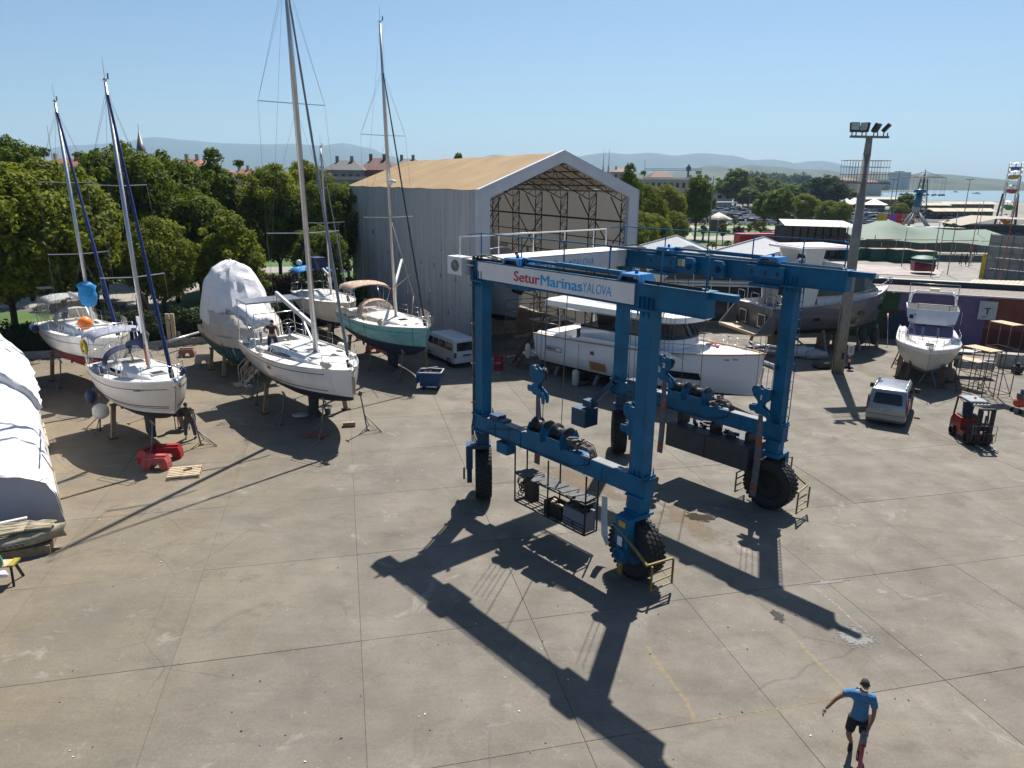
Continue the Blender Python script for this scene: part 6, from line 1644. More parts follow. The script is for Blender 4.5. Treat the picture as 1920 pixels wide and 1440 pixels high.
def wheel(parent, x, y, r, w_, side):
    M = Matrix.Rotation(PI / 2,3, 'X')
    e = MB().lathe([(r * .6,-w_ / 2),(r * .95,-w_ / 2),(r,-w_ * .35),(r, w_ * .35),(r * .95, w_ / 2),(r * .6, w_ / 2)],24,(x, y, r), M).build('wheel', RUBBER, parent)
    h = MB().lathe([(0, side * w_ * .35),(r * .25, side * w_ * .42),(r * .62, side * w_ * .30),(r * .62, side * w_ * .5)],20,(x, y, r), M)
    h.build('hubcap', mat('hubcap',(.30,.30,.31),.35,.7), e)
SILV = mat('silver_paint',(.27,.27,.285),.28,.55,.04,2, coat=.5)
VANW = mat('van_white',(.48,.49,.50),.35,0,.05,2, coat=.3)
TAIL = mat('tail_red',(.35,.01,.02),.25)
def silver_van():
    rx, ry = gp(1663,800), gp(1745,700)
    # rear face centre on the ground, heading away from the camera and a little to the right
    t = thing('parked_car', 'silver passenger van with roof rails parked beside the lighting mast shadow', 'van',(18.75,33.95,0), R(57))
    L = 4.05; wd = 1.72; x0, x1 = -L / 2, L / 2
    prof = [(x0 + .02,.28),(x0,.75),(x0 + .10,1.1),(x0 + .32,1.68),(x0 + .6,1.76),(x1 - 1.55,1.74),(x1 - .75,1.12),(x1 - .12,.92),(x1,.55),(x1 - .05,.28)]
    b = car_body(prof, wd,.16,1.0, 'body', SILV, t)
    def rp(q, z): return x0 + .02 + (.10 * (z - .75) / .35 if z < 1.1 else .10 + (z - 1.1) * .38)
    # rear window, rounded
    m = MB(); pts = []
    for y, z in ((-.62,1.08),(-.56,1.04),(.56,1.04),(.62,1.08),(.58,1.46),(.50,1.54),(-.50,1.54),(-.58,1.46)):
        pts.append(Vector((x0 + .10 + (z - 1.1) * .38 - .018, y, z)))
    m.add(pts,[tuple(range(8))]); q = [p + Vector((.03,0,-.01)) for p in pts]; m.loft([pts, q], closed=True, smooth=False)
    m.build('rear_window', DKGLASS, t)
    for s in (1,-1):
        m = MB().prism([(-.03,.72),(.12,.72),(.16,1.1),(.26,1.4),(.14,1.4),(0,1.1)],(x0, s * wd / 2 * .985 - (.03 if s > 0 else .0),0),(1,0,0),(0,0,1),(0, s,0),.045)
        m.build('tail_light', TAIL, t)
        def sw(xa, xb, za, zb, xc=None): # side window
            y1 = s * (wd / 2 - (za - 1.0) * .16 + .012); y2 = s * (wd / 2 - (zb - 1.0) * .16 + .012)
            xc = xb if xc is None else xc
            MB().add([(xa, y1, za),(xb, y1, za),(xc, y2, zb),(xa, y2, zb)],[(0,1,2,3)]).build('side_window', DKGLASS, t)
        sw(x0 + .45, x0 + 1.15,1.10,1.52); sw(x0 + 1.22, x0 + 2.05,1.10,1.54); sw(x0 + 2.12, x1 - .95,1.10,1.54, x1 - 1.42)
        MB().pipe([(x0 + .5, s * .66,1.76),(x0 + .65, s * .66,1.83),(x1 - 1.7, s * .66,1.81),(x1 - 1.55, s * .66,1.75)],.025).build('roof_rail', ALU, t)
        MB().box((x1 - 1.05, s * 1.0,1.16),(.14,.24,.2)).build('wing_mirror', BLACK, t)
        MB().bb(x0 + .1, x1 - .4, s * (wd / 2 + .005) - .012, s * (wd / 2 + .005) + .012,.55,.66).build('side_trim', mat('trim_grey',(.08,.08,.085),.6), t)
        for x in (x0 + .68, x1 - .78): wheel(t, x, s * (wd / 2 - .09),.31,.2, s)
        MB().bar((x0 + 1.2, s * (wd / 2 + .004),.5),(x0 + 1.2, s * (wd / 2 - .07),1.5),.012).bar((x0 + 2.1, s * (wd / 2 + .004),.5),(x0 + 2.1, s * (wd / 2 - .07),1.5),.012).build('door_seam', BLACK, t)
    MB().bb(x0 - .05, x0 + .2,-wd / 2 * .97, wd / 2 * .97,.30,.55).build('bumper', mat('bumper_silver',(.26,.26,.27),.4,.4), t)
    MB().bb(x0 - .055, x0 + .1,-wd / 2 * .9, wd / 2 * .9,.22,.33).build('bumper_skirt', mat('trim_grey',(.08,.08,.085),.6), t)
    pl = MB().bb(x0 - .012, x0,-.26,.26,.76,.87).build('number_plate', mat('plate_grey',(.45,.46,.47),.5), t)
    text('lettering', '77 ABL 960',.1, BLACK, pl,(x0 - .014,.22,.78),(0,-1,0),(0,0,1),.001, width=.44)
    MB().bb(x0 - .02, x0,-.5,.5,.93,.96).build('tailgate_handle', SILV, t)
silver_van()
def white_van():
    t = thing('parked_car', 'old white minibus parked against the grey hangar wall beside the turquoise boat', 'minibus',(-3.95,44.3,0), R(123))
    L = 4.1; wd = 1.62; x0, x1 = -L / 2, L / 2
    prof = [(x0 + .02,.3),(x0,.9),(x0 + .22,1.68),(x0 + .4,1.78),(x1 - .9,1.78),(x1 - .55,1.6),(x1 - .05,.95),(x1,.3)]
    car_body(prof, wd,.13,1.0, 'body', VANW, t)
    MB().add([(x0 + .04 - .02,-.60,1.05),(x0 + .04 - .02,.60,1.05),(x0 + .17 - .02,.54,1.55),(x0 + .17 - .02,-.54,1.55)],[(0,1,2,3)]).build('rear_window', DKGLASS, t)
    for s in (1,-1):
        for xa, xb in ((x0 + .3, x0 + 1.1),(x0 + 1.2, x0 + 2.0),(x0 + 2.1, x0 + 2.75),(x0 + 2.85, x1 - .5)):
            y1 = s * (wd / 2 - .0 + .010 - .05 * .13); y2 = s * (wd / 2 - .5 * .13 + .012)
            MB().add([(xa, y1,1.08),(xb, y1,1.08),(xb - (.25 if xb > x1 - .6 else 0), y2,1.5),(xa, y2,1.5)],[(0,1,2,3)]).build('side_window', DKGLASS, t)
        for x in (x0 + .75, x1 - .75): wheel(t, x, s * (wd / 2 - .08),.29,.18, s)
        MB().bb(x0 - .015, x0 + .03, s * .72 - .07, s * .72 + .07,.68,.98).build('tail_light', mat('tail_dull',(.10,.03,.03),.4), t)
        MB().box((x1 - .6, s * .92,1.15),(.08,.16,.2)).build('wing_mirror', BLACK, t)
    MB().bb(x0 - .08, x0 + .1,-.8,.8,.34,.5).build('bumper', VANW, t)
    MB().bb(x0 - .02, x0,-.35,.2,.72,.84).build('number_plate', mat('plate_dark',(.1,.1,.1),.5), t)
    m = MB()
    for k in range(6): m.bb(x0 + .5, x1 - 1.1,-.55 + .2 * k,-.53 + .2 * k,1.775,1.79)
    m.build('roof_rib', VANW, t)
white_van()
def forklift():
    t = thing('forklift', 'red and black forklift truck with overhead guard facing the camera', 'forklift',(20.6,30.4,0), R(-94))
    t.scale = (.84,.84,.84)
    OR = mat('forklift_red',(.26,.025,.012),.4,0,.15,3, coat=.3)
    MB().prism([(-1.3,.35),(-1.3,.8),(-1.1,1.15),(-.3,1.12),(-.25,.5),(.7,.5),(.9,.3),(.9,.22),(-1.0,.22)],(0,-.48,0),(1,0,0),(0,0,1),(0,1,0),.96).build('body', OR, t)
    MB().bb(-1.0,-.3,-.35,.35,1.12,1.2).build('engine_cover', BLACK, t)
    MB().box((-.45,0,1.28),(.5,.5,.14)).box((-.72,0,1.6),(.14,.48,.6), M=Matrix.Rotation(-.15,3, 'Y')).build('seat', mat('seat_navy',(.02,.03,.06),.7), t)
    m = MB()
    for s in (-1,1):
        m.bar((-1.1, s * .46,1.1),(-.95, s * .46,2.15),.07).bar((.55, s * .46,.6),(.3, s * .46,2.15),.06).bar((-.98, s * .46,2.15),(.35, s * .46,2.15),.06)
    for k in range(6): m.bar((-.9 + .24 * k,-.46,2.16),(-.9 + .24 * k,.46,2.16),.04)
    m.build('overhead_guard', BLACK, t)
    MB().bb(-.95,.2,-.44,.44,2.19,2.205).build('guard_sheet', mat('perspex_grey',(.32,.34,.36),.2), t)
    for k in range(5): MB().lathe([(0,0),(.07,.01),(.08,.06),(.05,.1),(0,.1)],12,(.42,-.36 + .18 * k,2.08), Matrix.Rotation(PI / 2,3, 'Y')).build('work_light', mat('lamp_pale',(.5,.48,.42),.3), t)
    MB().tube((-.4,.1,2.2),(-.4,.1,2.3),.06,8).build('beacon', ORANGE, t)
    m = MB()
    for s in (-1,1):
        m.bb(.95,1.1, s * .36 - .05, s * .36 + .05,.1,2.05); m.bb(1.0,1.12, s * .25 - .04, s * .25 + .04,.1,1.95)
    for z in (.25,1.2,1.98): m.bb(.96,1.1,-.38,.38, z, z + .09)
    m.build('lift_mast', BLACK, t)
    MB().tube((1.03,0,.2),(1.03,0,1.7),.05,8).bb(1.1,1.16,-.52,.52,.22,.30).bb(1.1,1.16,-.52,.52,.62,.70).build('carriage', GREASE, t)
    m = MB()
    for s in (-1,1): m.tube((1.14, s * .6,.3),(1.14, s * .6,1.15),.018)
    for z in (.75,1.15): m.tube((1.14,-.6, z),(1.14,.6, z),.018)
    m.build('load_backrest', GREYST, t)
    for s in (-1,1): MB().bb(1.12,1.95, s * .3 - .06, s * .3 + .06,.10,.14).build('fork', GREYST, t)
    for x, r in ((.62,.34),(-.85,.26)):
        for s in (-1,1): wheel(t, x, s * .50, r,.22, s)
    M = Matrix.Rotation(.9,3, 'Y'); pts = [Vector((.18,0,1.25)) + M @ Vector((.17 * math.cos(2 * PI * k / 14),.17 * math.sin(2 * PI * k / 14),0)) for k in range(15)]
    MB().pipe(pts,.015,5).tube((.18,0,1.25),(.45,0,.8),.03).build('steering_wheel', BLACK, t)
    MB().bb(.35,.75,-.46,.46,.75,1.02).build('dashboard', BLACK, t)
    MB().box((.0,.40,.9),(.3,.02,.2)).build('data_plate', mat('plate_lemon',(.6,.5,.1),.5), t)
forklift()
def compressor():
    t = thing('compressor', 'orange air compressor tank on wheels at the right edge', 'compressor',(gp(1912,772).x, gp(1912,772).y,0), R(20))
    q = MB(); capsule(q,(-.45,0,.5),(1.0,0,.5),.25); q.build('tank', mat('compressor_red',(.45,.06,.02),.45), t)
    m = MB().box((0,0,.85),(.5,.3,.25)).tube((-.1,0,.9),(-.1,0,1.2),.09,8).tube((.2,0,.9),(.2,0,1.15),.08,8).tube((.7,0,.85),(.7,.0,1.1),.14,10)
    m.build('pump', mat('pump_grey',(.10,.11,.12),.5,.4), t)
    for s in (-1,1): MB().lathe([(0,-.03),(.12,-.03),(.12,.03),(0,.03)],14,(-.3, s * .22,.12), Matrix.Rotation(PI / 2,3, 'X')).build('wheel', RUBBER, t)
    MB().tube((-.3,-.2,.12),(-.3,-.1,.35),.02).tube((.7,0,0),(.7,0,.3),.03).build('leg', GREYST, t)
compressor()
# red wheelbarrow-like trolley beyond the right edge omitted: nothing of it shows

# ---------------------------------------------------------------- dumpster, barriers, pallet, barrel, stairs, delineator, small gear
DU = thing('waste_container', 'blue wheeled waste container with open top in the hangar shadow', 'waste container',(gp(807,733).x, gp(807,733).y + .5,0), R(-4))
BLU = mat('container_blue',(.004,.05,.15),.55,0,.2,3)
m = MB(); lo = [Vector((-.55,-.38,.2)), Vector((.5,-.38,.2)), Vector((.5,.38,.2)), Vector((-.55,.38,.2))]; hi = [Vector((-.66,-.48,1.0)), Vector((.62,-.48,1.0)), Vector((.62,.48,1.0)), Vector((-.66,.48,1.0))]
m.loft([lo, hi], closed=True, smooth=False).add(lo,[(3,2,1,0)]).build('bin', BLU, DU)
m = MB()
for a, b in zip(hi, hi[1:] + hi[:1]): m.bar(a, b,.06,.05)
m.bar((-.66,.1,1.04),(.3,.48,1.1),.05); m.build('rim', mat('worn_white',(.4,.4,.42),.6,0,.4,6), DU)
for x in (-.4,.4):
    for y in (-.3,.3): MB().tube((x, y - .03,.09),(x, y + .03,.09),.09,10).build('caster', RUBBER, DU)
MB().box((-.72,-.1,.65),(.1,.5,.6)).build('end_hopper', BLU, DU)
m = MB(); rr = random.Random(2)
for k in range(10): m.box((rr.uniform(-.4,.4), rr.uniform(-.3,.3),.85),(.3,.2,.12), rr.uniform(0,3))
m.build('rubbish', BLACK, DU)
def barrier(px, py, rz, label, m_, z=0, tilt=0):
    t = thing('road_barrier', label, 'barrier',(gp(px, py).x, gp(px, py).y, z), rz, 'plastic road barriers')
    P = [(-.5,0),(-.5,.28),(-.42,.5),(.42,.5),(.5,.28),(.5,0),(.22,0),(.14,.24),(-.14,.24),(-.22,0)]
    MB().prism(P,(0,-.2,0),(1,0,0),(0,0,1),(0,1,0),.4).build('body', m_, t)
    MB().bb(-.42,.42,-.1,.1,.5,.58).build('top_rib', m_, t)
    m = MB()
    for x in (-.36,.36): m.prism([(-.06,0),(.06,0),(.03,.3),(-.03,.3)],(x,-.215,.06),(1,0,0),(0,0,1),(0,1,0),.03)
    m.build('moulded_rib', m_, t)
barrier(318,858, R(8), 'red plastic road barrier with a fresh orange patch, nearer the worker', RED)
barrier(295,878, R(2), 'faded red plastic road barrier nearest the camera beside the pallet', mat('red_faded',(.38,.07,.07),.6,0,.4,4))
barrier(283,862, R(75), 'red plastic road barrier tipped between the two others', RED)
barrier(352,668, R(5), 'dusty red road barrier under the tarpaulin covered boat', mat('red_dusty',(.28,.15,.13),.8,0,.2,4))
barrier(383,682, R(5), 'dusty white road barrier under the tarpaulin covered boat', mat('white_dusty',(.38,.36,.34),.8,0,.2,4))
barrier(700,660, R(10), 'orange road barrier in the shade behind the turquoise boat', mat('red_faded',(.38,.07,.07),.6))
PT = thing('pallet', 'pale wooden pallet lying near the red barriers', 'pallet',(gp(347,889).x, gp(347,889).y,0), R(17))
for k in range(6): MB().bb(-.58,.58,-.48 + .175 * k,-.37 + .175 * k,.115,.135).build('deck_board', PALEWOOD, PT)
for y in (-.5,0,.5): MB().bb(-.6,.6, y - .05, y + .05,.0,.022).build('bottom_board', PALEWOOD, PT)
for y in (-.45,0,.45):
    for x in (-.52,0,.52): MB().bb(x - .06, x + .06, y - .05, y + .05,.024,.114).build('block', PALEWOOD, PT)
MB().box((.1,.1,.17),(.3,.12,.06),.6).build('offcut', WOOD, PT)
BR = thing('oil_drum', 'red oil drum standing beside the left front lift leg in the shade', 'drum', gp(935,693),0)
MB().lathe([(0,.01),(.28,.01),(.29,.03),(.28,.05),(.28,.3),(.295,.32),(.28,.34),(.28,.6),(.295,.62),(.28,.64),(.28,.86),(.29,.88),(.27,.88),(.26,.84),(0,.84)],20).build('drum', mat('drum_red',(.24,.012,.015),.5,0,.2,4), BR)
text('lettering', 'LUKOIL',.12, WHITE, BR,(-.2,-.285,.46),(1,0,0),(0,0,1),.001, width=.36)
ST = thing('boarding_stairs', 'pale steel boarding stairs with handrails beside the big white sloop', 'stairs',(gp(452,722).x, gp(452,722).y,0), R(32))
STM = mat('stair_steel',(.46,.44,.38),.6,.3,.15,5)
for k in range(8): MB().bb(.18 + .26 * k,.44 + .26 * k,-.33,.33,.18 + .25 * k,.215 + .25 * k).build('tread', STM, ST)
for y in (-.36,.36):
    MB().bar((0, y,.02),(2.3, y,2.2),.04,.14).build('stringer', STM, ST)
    MB().pipe([(0, y,.1),(0, y,1.0),(2.2, y,3.1)],.022).pipe([(0, y,.55),(2.2, y,2.6)],.016).tube((.75, y,.7),(.75, y,1.7),.016).tube((1.5, y,1.4),(1.5, y,2.4),.016).tube((2.2, y,2.1),(2.2, y,3.1),.02).build('handrail', STM, ST)
MB().bb(-.35,.05,-.38,.38,.02,.08).bb(2.2,2.9,-.36,.36,2.15,2.2).build('landing', PALEWOOD, ST)
m = MB()
for x, z in ((2.25,2.2),(2.85,2.2)):
    for y in (-.34,.34): m.tube((x, y,0),(x, y, z),.022)
m.tube((2.25,-.34,0),(2.85,-.34,2.1),.015).tube((2.85,.34,0),(2.25,.34,2.1),.015).build('leg', STM, ST)
m = MB(); rr = random.Random(6)
for k in range(7): m.box((rr.uniform(.3,.9), rr.uniform(-.5,-.3),.08),(.18,.1,.1), rr.uniform(0,3))
tag(m.build('rag', mat('white_rag',(.6,.6,.62),.9)), 'white rags dropped beside the boarding stairs', 'rag').location = ST.location
DL = thing('delineator_post', 'red and white delineator post with a pale notice at the foot of the lighting mast', 'delineator', gp(1591,690),0)
MB().lathe([(0,0),(.24,0),(.24,.05),(.09,.07),(.08,.25)],16).build('base', BLACK, DL)
for k, mm in enumerate((RED, WHITE, RED)): MB().tube((0,0,.22 + .17 * k),(0,0,.39 + .17 * k),.075 - .005 * k,12).build('band', mm, DL)
MB().tube((0,0,.7),(0,0,.85),.03).prism([(-.14,0),(.14,0),(.2,.1),(.2,.55),(.14,.62),(-.14,.62),(-.2,.55),(-.2,.1)],(0,-.02,.82),(1,0,0),(0,0,1),(0,1,0),.04).build('notice', mat('notice_pale',(.55,.56,.56),.5), DL)
m = MB()
for k in range(6): m.bb(-.12,.10 - .03 * (k % 2),-.027,-.021,1.0 + .06 * k,1.02 + .06 * k)
m.build('notice_print', GREYST, DL)
# bits around the motorboat and wall
scaffold('scaffold', 'rusty scaffold tower with a plank top right of the flybridge motorboat', gp(1826,742), R(-70),1.5,.9,2.6,(.15,1.3,2.55), RUST,(2.6,3))
scaffold('scaffold', 'tallest rusty scaffold with a high plank in front of the red wall', gp(1862,738), R(-75),1.3,.8,3.9,(.15,1.3,2.6,3.85), RUST,(3.9,3))
scaffold('scaffold', 'low scaffold with a pale slatted top beside the motorboat stern post', gp(1806,722), R(-65),1.6,.8,1.5,(.15,1.45), GREYST,(1.5,4))
p = gp(1838,712); BL = tag(MB().bb(-1.0,1.0,-.3,.3,.5,.95).build('tank_box', CONC, None,(p.x, p.y + .8,0), R(-15)), 'long grey concrete trough behind the rusty scaffolds', 'trough')
MB().tube((-1.0,0,1.0),(1.0,0,1.0),.1,8).build('pale_pipe', WHITE, BL)
p = gp(1900,688); BK = tag(MB().bb(-1.0,1.6,-.35,.35,0,.85).build('concrete_block', CONC, None,(p.x, p.y,0), R(-22)), 'long concrete block near the right edge by the red wall', 'concrete block')
p = gp(1906,700); VC = thing('pressure_washer', 'black pressure washer with coiled hose in front of the concrete block', 'pressure washer', p,0)
MB().box((0,0,.25),(.5,.35,.4)).tube((0,0,.45),(0,0,.65),.12,10).build('body', BLACK, VC)
MB().pipe([Vector((.05 + .3 * math.cos(2 * PI * k / 14),0,.85 + .35 * math.sin(2 * PI * k / 14))) for k in range(15)],.02,5).build('hose', BLACK, VC)
p = gp(1805,672); JS = thing('jet_ski_trailer', 'old grey dinghy on a low trailer in the shade of the red wall', 'trailer', p, R(-20))
MB().loft([[Vector((-1.2,-.5,.5)), Vector((-1.2,0,.35)), Vector((-1.2,.5,.5))],[Vector((.4,-.5,.55)), Vector((.4,0,.35)), Vector((.4,.5,.55))],[Vector((1.4,-.05,.75)), Vector((1.4,0,.6)), Vector((1.4,.05,.75))]]).build('hull', GREYST, JS)
MB().bar((-1.2,0,.3),(2.4,0,.3),.08).bar((-.4,-.6,.25),(-.4,.6,.25),.07).bar((1.9,-.5,.05),(1.9,.5,.65),.06).build('frame', GREYST, JS)
for s in (-1,1): MB().tube((-.4, s * .6,.25),(-.4, s * .72,.25),.25,14).build('wheel', RUBBER, JS)
p = gp(1612,655); DR = thing('outboard_stand', 'black tarpaulin wrapped outboards on stands before the green wall', 'outboard stand', p,0)
for x in (0,.9): 
    MB().ball((x,0,.95),.42,12, sc=(.8,.6,1.5)).build('wrapped_engine', BLACK, DR)
m = MB()
for x in (-.3,.3,.6,1.2): m.tube((x,-.1,0),(x,0,.9),.025)
m.build('leg', GREYST, DR); MB().box((-1.4,.3,.6),(.7,.5,.9)).build('plywood_box', mat('ply',(.28,.15,.05),.8), DR); MB().box((-1.2,.3,1.15),(.3,.3,.2)).build('white_tub', WHITE, DR)
# tarpaulin heaps under the grey yacht
for k,(px, py, s_, c, lab) in enumerate(((1500,668,.75,(.45,.44,.42), 'white plastic sheeting heap'),(1530,672,.6,(.3,.3,.31), 'grey plastic sheeting heap'),(1450,665,.65,(.2,.19,.17), 'dark sheeting heap'),(1478,672,.35,(.4,.02,.03), 'red cloth heap'),(1540,690,.45,(.05,.05,.05), 'black tyre-like heap'))):
    p = gp(px, py); o = MB().ball((0,0,0), s_,14, sc=(1.3,.9,.6)).build('sheeting_heap', mat('heap_%d' % k, c,.6), None,(p.x, p.y, s_ * .4)); wrinkle(o,.25 * s_,1.8, k,2)
    tag(o, lab + ' under the grey motor yacht', 'heap')
p = gp(1605,722 - 60)
# red board under a stand, plank, buckets
p = gp(592,817); tag(MB().bb(-.55,.55,-.22,.22,.0,.035).build('board', RED2, None,(p.x, p.y,0), R(4)), 'dull red board lying under the front tripod of the big sloop', 'board')
p = gp(655,799); tag(MB().bb(-.28,.28,-.12,.12,.02,.2).build('timber_block', WOOD, None,(p.x, p.y,0), R(12)), 'timber block at the foot of the right tripod stand', 'timber block')
p = gp(615,776); BU = thing('bucket', 'grey bucket under the bow of the big white sloop', 'bucket', p,0); MB().lathe([(0,0),(.13,0),(.17,.32),(.15,.32),(.12,.04),(0,.04)],16).build('pail', GREYST, BU); MB().pipe([(-.17,0,.31),(0,0,.38),(.17,0,.31)],.008,4).build('handle', STEEL, BU)
p = gp(564,780); o = MB().ball((0,0,0),.3,10, sc=(1.4,.9,.2)).build('plastic_sheet', mat('heap_0',(.45,.44,.42),.6), None,(p.x, p.y,.05)); wrinkle(o,.12,3,1,1); tag(o, 'crumpled clear plastic sheet by the keel of the big sloop', 'plastic sheet')
# dark tool bin beside the worker
p = gp(345,803); TBn = thing('tool_cart', 'black tool cart beside the crouching worker', 'cart', p, R(5)); MB().bb(-.35,.35,-.2,.2,.62,.95).build('tray', BLACK, TBn)
m = MB()
for x in (-.3,.3):
    for y in (-.17,.17): m.tube((x, y,0),(x, y,.62),.02)
m.build('leg', BLACK, TBn)

# ---------------------------------------------------------------- people
SKIN = mat('skin_tanned',(.22,.105,.06),.55,0,.08,12); SKIND = mat('skin',(.36,.20,.13),.6)
def skinbody(name, joints, edges, m, parent, root=0, sub=2):
    me = bpy.data.meshes.new(name); me.from_pydata([j[:3] for j in joints], edges,[]); me.materials.append(m)
    o = bpy.data.objects.new(name, me); col.objects.link(o); o.parent = parent
    o.modifiers.new('skin', 'SKIN'); sk = me.skin_vertices[0].data if me.skin_vertices else None
    if sk is None:
        bm = bmesh.new(); bm.from_mesh(me); lay = bm.verts.layers.skin.verify(); bm.to_mesh(me); bm.free(); sk = me.skin_vertices[0].data
    for k, j in enumerate(joints): sk[k].radius = (j[3], j[4] if len(j) > 4 else j[3]); sk[k].use_root = (k == root)
    o.modifiers['skin'].use_smooth_shade = True
    s = o.modifiers.new('sub', 'SUBSURF'); s.levels = sub; s.render_levels = sub
    return o
def hand(parent, wrist, d, palm_n, m, curl=.5, sc_=1.0, side=1):
    """palm with five fingers; d = pointing direction, palm_n = palm normal, side = thumb side sign"""
    d = Vector(d).normalized(); n = Vector(palm_n).normalized(); a = d.cross(n).normalized() * side; w0 = Vector(wrist)
    J = [(*w0,.028,.020),(*(w0 + d * .045),.040,.018),(*(w0 + d * .085),.042,.016)]; E = [(0,1),(1,2)]
    base = w0 + d * .085
    for k,(off, ln) in enumerate(((.032,.072),(.011,.082),(-.011,.076),(-.031,.060))):
        p0 = base + a * off * .9; J.append((*p0,.0105,.0105)); i0 = len(J) - 1; E.append((2, i0)); q = p0; dd = d.copy()
        for s in range(3):
            ang = curl * (.5 + .35 * s); dd = (dd * math.cos(ang) + n * math.sin(ang)).normalized(); q = q + dd * ln * (.45,.32,.23)[s]
            J.append((*q,.0098 - .001 * s,.0098 - .001 * s)); E.append((len(J) - 2, len(J) - 1))
    q = w0 + d * .03 + a * .028; J.append((*q,.014,.014)); E.append((1, len(J) - 1)); dd = (a * .75 + d * .6 + n * .25).normalized()
    for s in range(2): q = q + dd * .034; dd = (dd + d * .3 + n * .35 * curl * 2).normalized(); J.append((*q,.0115 - .0015 * s,.011 - .0015 * s)); E.append((len(J) - 2, len(J) - 1))
    o = skinbody('hand',[(x * 1, y, z, r1, r2) for x, y, z, r1, r2 in J], E, m, parent,1,2); return o
def head(parent, c, yaw, pitch, skin, hair, cap=None, brim=True, r=.098):
    """ellipsoid head with face, c = centre; yaw = facing direction"""
    Mx = Matrix.Rotation(yaw,3, 'Z') @ Matrix.Rotation(pitch,3, 'Y')        # local +x is the face
    c = Vector(c); m = MB(); n = 20; rows = 14; rings = []
    for i in range(rows + 1):
        ph = PI * i / rows; z = -math.cos(ph); rr_ = math.sin(ph); ring = []
        for k in range(n):
            a = 2 * PI * k / n; x, y = math.cos(a), math.sin(a)
            sx, sy = .098,.078
            if z < 0: sy *= 1 - .22 * (-z) ** 1.2; sx *= 1 - .06 * (-z)
            p = Vector((x * rr_ * sx + (.012 if x > 0 and z < -.2 else 0), y * rr_ * sy, z * .122))
            if x > .93 and -.45 < z < .05: p.x += .016 * (1 - abs(z + .28) * 2.2)      # nose
            if x > .6 and .05 < z < .3 and abs(y) > .12: p.x -= .006                   # eye sockets
            ring.append(c + Mx @ p)
        rings.append(ring)
    m.loft(rings, closed=True); o = m.build('head', skin, parent)
    nose = MB().ball(c + Mx @ Vector((.102,0,-.03)),.016,8, sc=(1,.8,1.3)).build('nose', skin, o)
    mo = MB().box(c + Mx @ Vector((.094,0,-.068)),(.012,.042,.008), M=Mx).build('mouth', mat('lips',(.16,.05,.04),.5), o)
    for s in (1,-1):
        MB().ball(c + Mx @ Vector((.083, s * .030,.008)),.0115,8).build('eye', mat('eye_dark',(.03,.02,.02),.2), o)
        MB().box(c + Mx @ Vector((.090, s * .030,.030)),(.01,.034,.007), M=Mx).build('eyebrow', hair, o)
        MB().ball(c + Mx @ Vector((-.005, s * .080,-.005)),.022,8, sc=(.8,.45,1.3)).build('ear', skin, o)
    h = MB(); rings = []
    for i in range(7):
        ph = PI * (.42 - .42 * i / 6); ring = []
        for k in range(n):
            a = 2 * PI * k / n; x, y = math.cos(a), math.sin(a); z = math.cos(ph) if not cap else math.cos(ph)
            lo = 0
            if i == 0 and x < .3: lo = -.05
            ring.append(c + Mx @ Vector((x * math.sin(ph) * .107 - .003, y * math.sin(ph) * .087, z * .131 + lo)))
        rings.append(ring)
    h.loft(rings, closed=True); h.build('cap' if cap else 'hair', cap or hair, o)
    if cap and brim:
        b = MB(); A_ = []; B_ = []
        for k in range(9):
            a = R(-60 + 15 * k); A_.append(c + Mx @ Vector((.10 * math.cos(a),.083 * math.sin(a),.035))); B_.append(c + Mx @ Vector((.10 * math.cos(a) + .075 * math.cos(a) ** .5,.080 * math.sin(a),.018)))
        b.loft([A_, B_]).loft([[p - Mx @ Vector((0,0,.006)) for p in A_],[p - Mx @ Vector((0,0,.006)) for p in B_]]).build('brim', mat('brim_beige',(.32,.25,.14),.8), o)
    return o
def shoe(parent, p, yaw, m, L=.27):
    p = Vector(p); c, s = math.cos(yaw), math.sin(yaw); rings = []
    for x, w_, h in ((-.09,.06,.07),(-.02,.075,.10),(.06,.085,.08),(.13,.085,.055),(.175,.05,.035)):
        rings.append([p + Vector((c * x - s * y, s * x + c * y, z)) for y, z in ((-w_ / 2,0),(-w_ / 2, h * .6),(-w_ * .25, h),(w_ * .25, h),(w_ / 2, h * .6),(w_ / 2,0))])
    return MB().loft(rings, closed=True, caps=True).build('shoe', m, parent)

# the man in the blue shirt pulling a red pole, walking towards the camera
mp_ = gp(1600,1412)
MAN = thing('person', 'man in light blue polo shirt, dark shorts and cap pulling a red pole', 'person',(mp_.x, mp_.y,0), R(-28))
SHIRT = mat('shirt_blue',(.045,.15,.29),.85,0,.16,9,.9); SHORTS = mat('shorts_dark',(.018,.016,.022),.85,0,.3,9,.8)
# facing -y; his right arm is on the camera's left (-x)
hipz = .90
body = [(0,.02, hipz + .02,.12,.09),(0,.0,1.08,.12,.09),(.0,-.02,1.25,.135,.095),(.0,-.03,1.38,.12,.08),(0,-.035,1.47,.075,.07),(0,-.05,1.54,.052,.055),(0,-.06,1.60,.055,.06),
        (-.17,-.03,1.41,.075),(-.30,-.06,1.36,.055),(-.44,-.14,1.24,.043),(-.47,-.16,1.21,.041),(-.58,-.27,1.07,.032),(-.61,-.30,1.03,.027),
        (.17,-.03,1.40,.075),(.22,-.04,1.25,.055),(.235,-.06,1.10,.043),(.225,-.10,.98,.040),(.17,-.20,.80,.030),(.155,-.22,.755,.026),
        (-.10,.02,.82,.10),(-.13,-.06,.62,.075),(-.14,-.10,.48,.058),(-.11,-.02,.34,.056),(-.07,.14,.14,.038),(-.065,.17,.085,.036),
        (.10,.01,.82,.10),(.115,-.01,.60,.075),(.12,-.02,.46,.058),(.115,.0,.32,.056),(.09,.02,.12,.038),(.09,.02,.07,.038)]
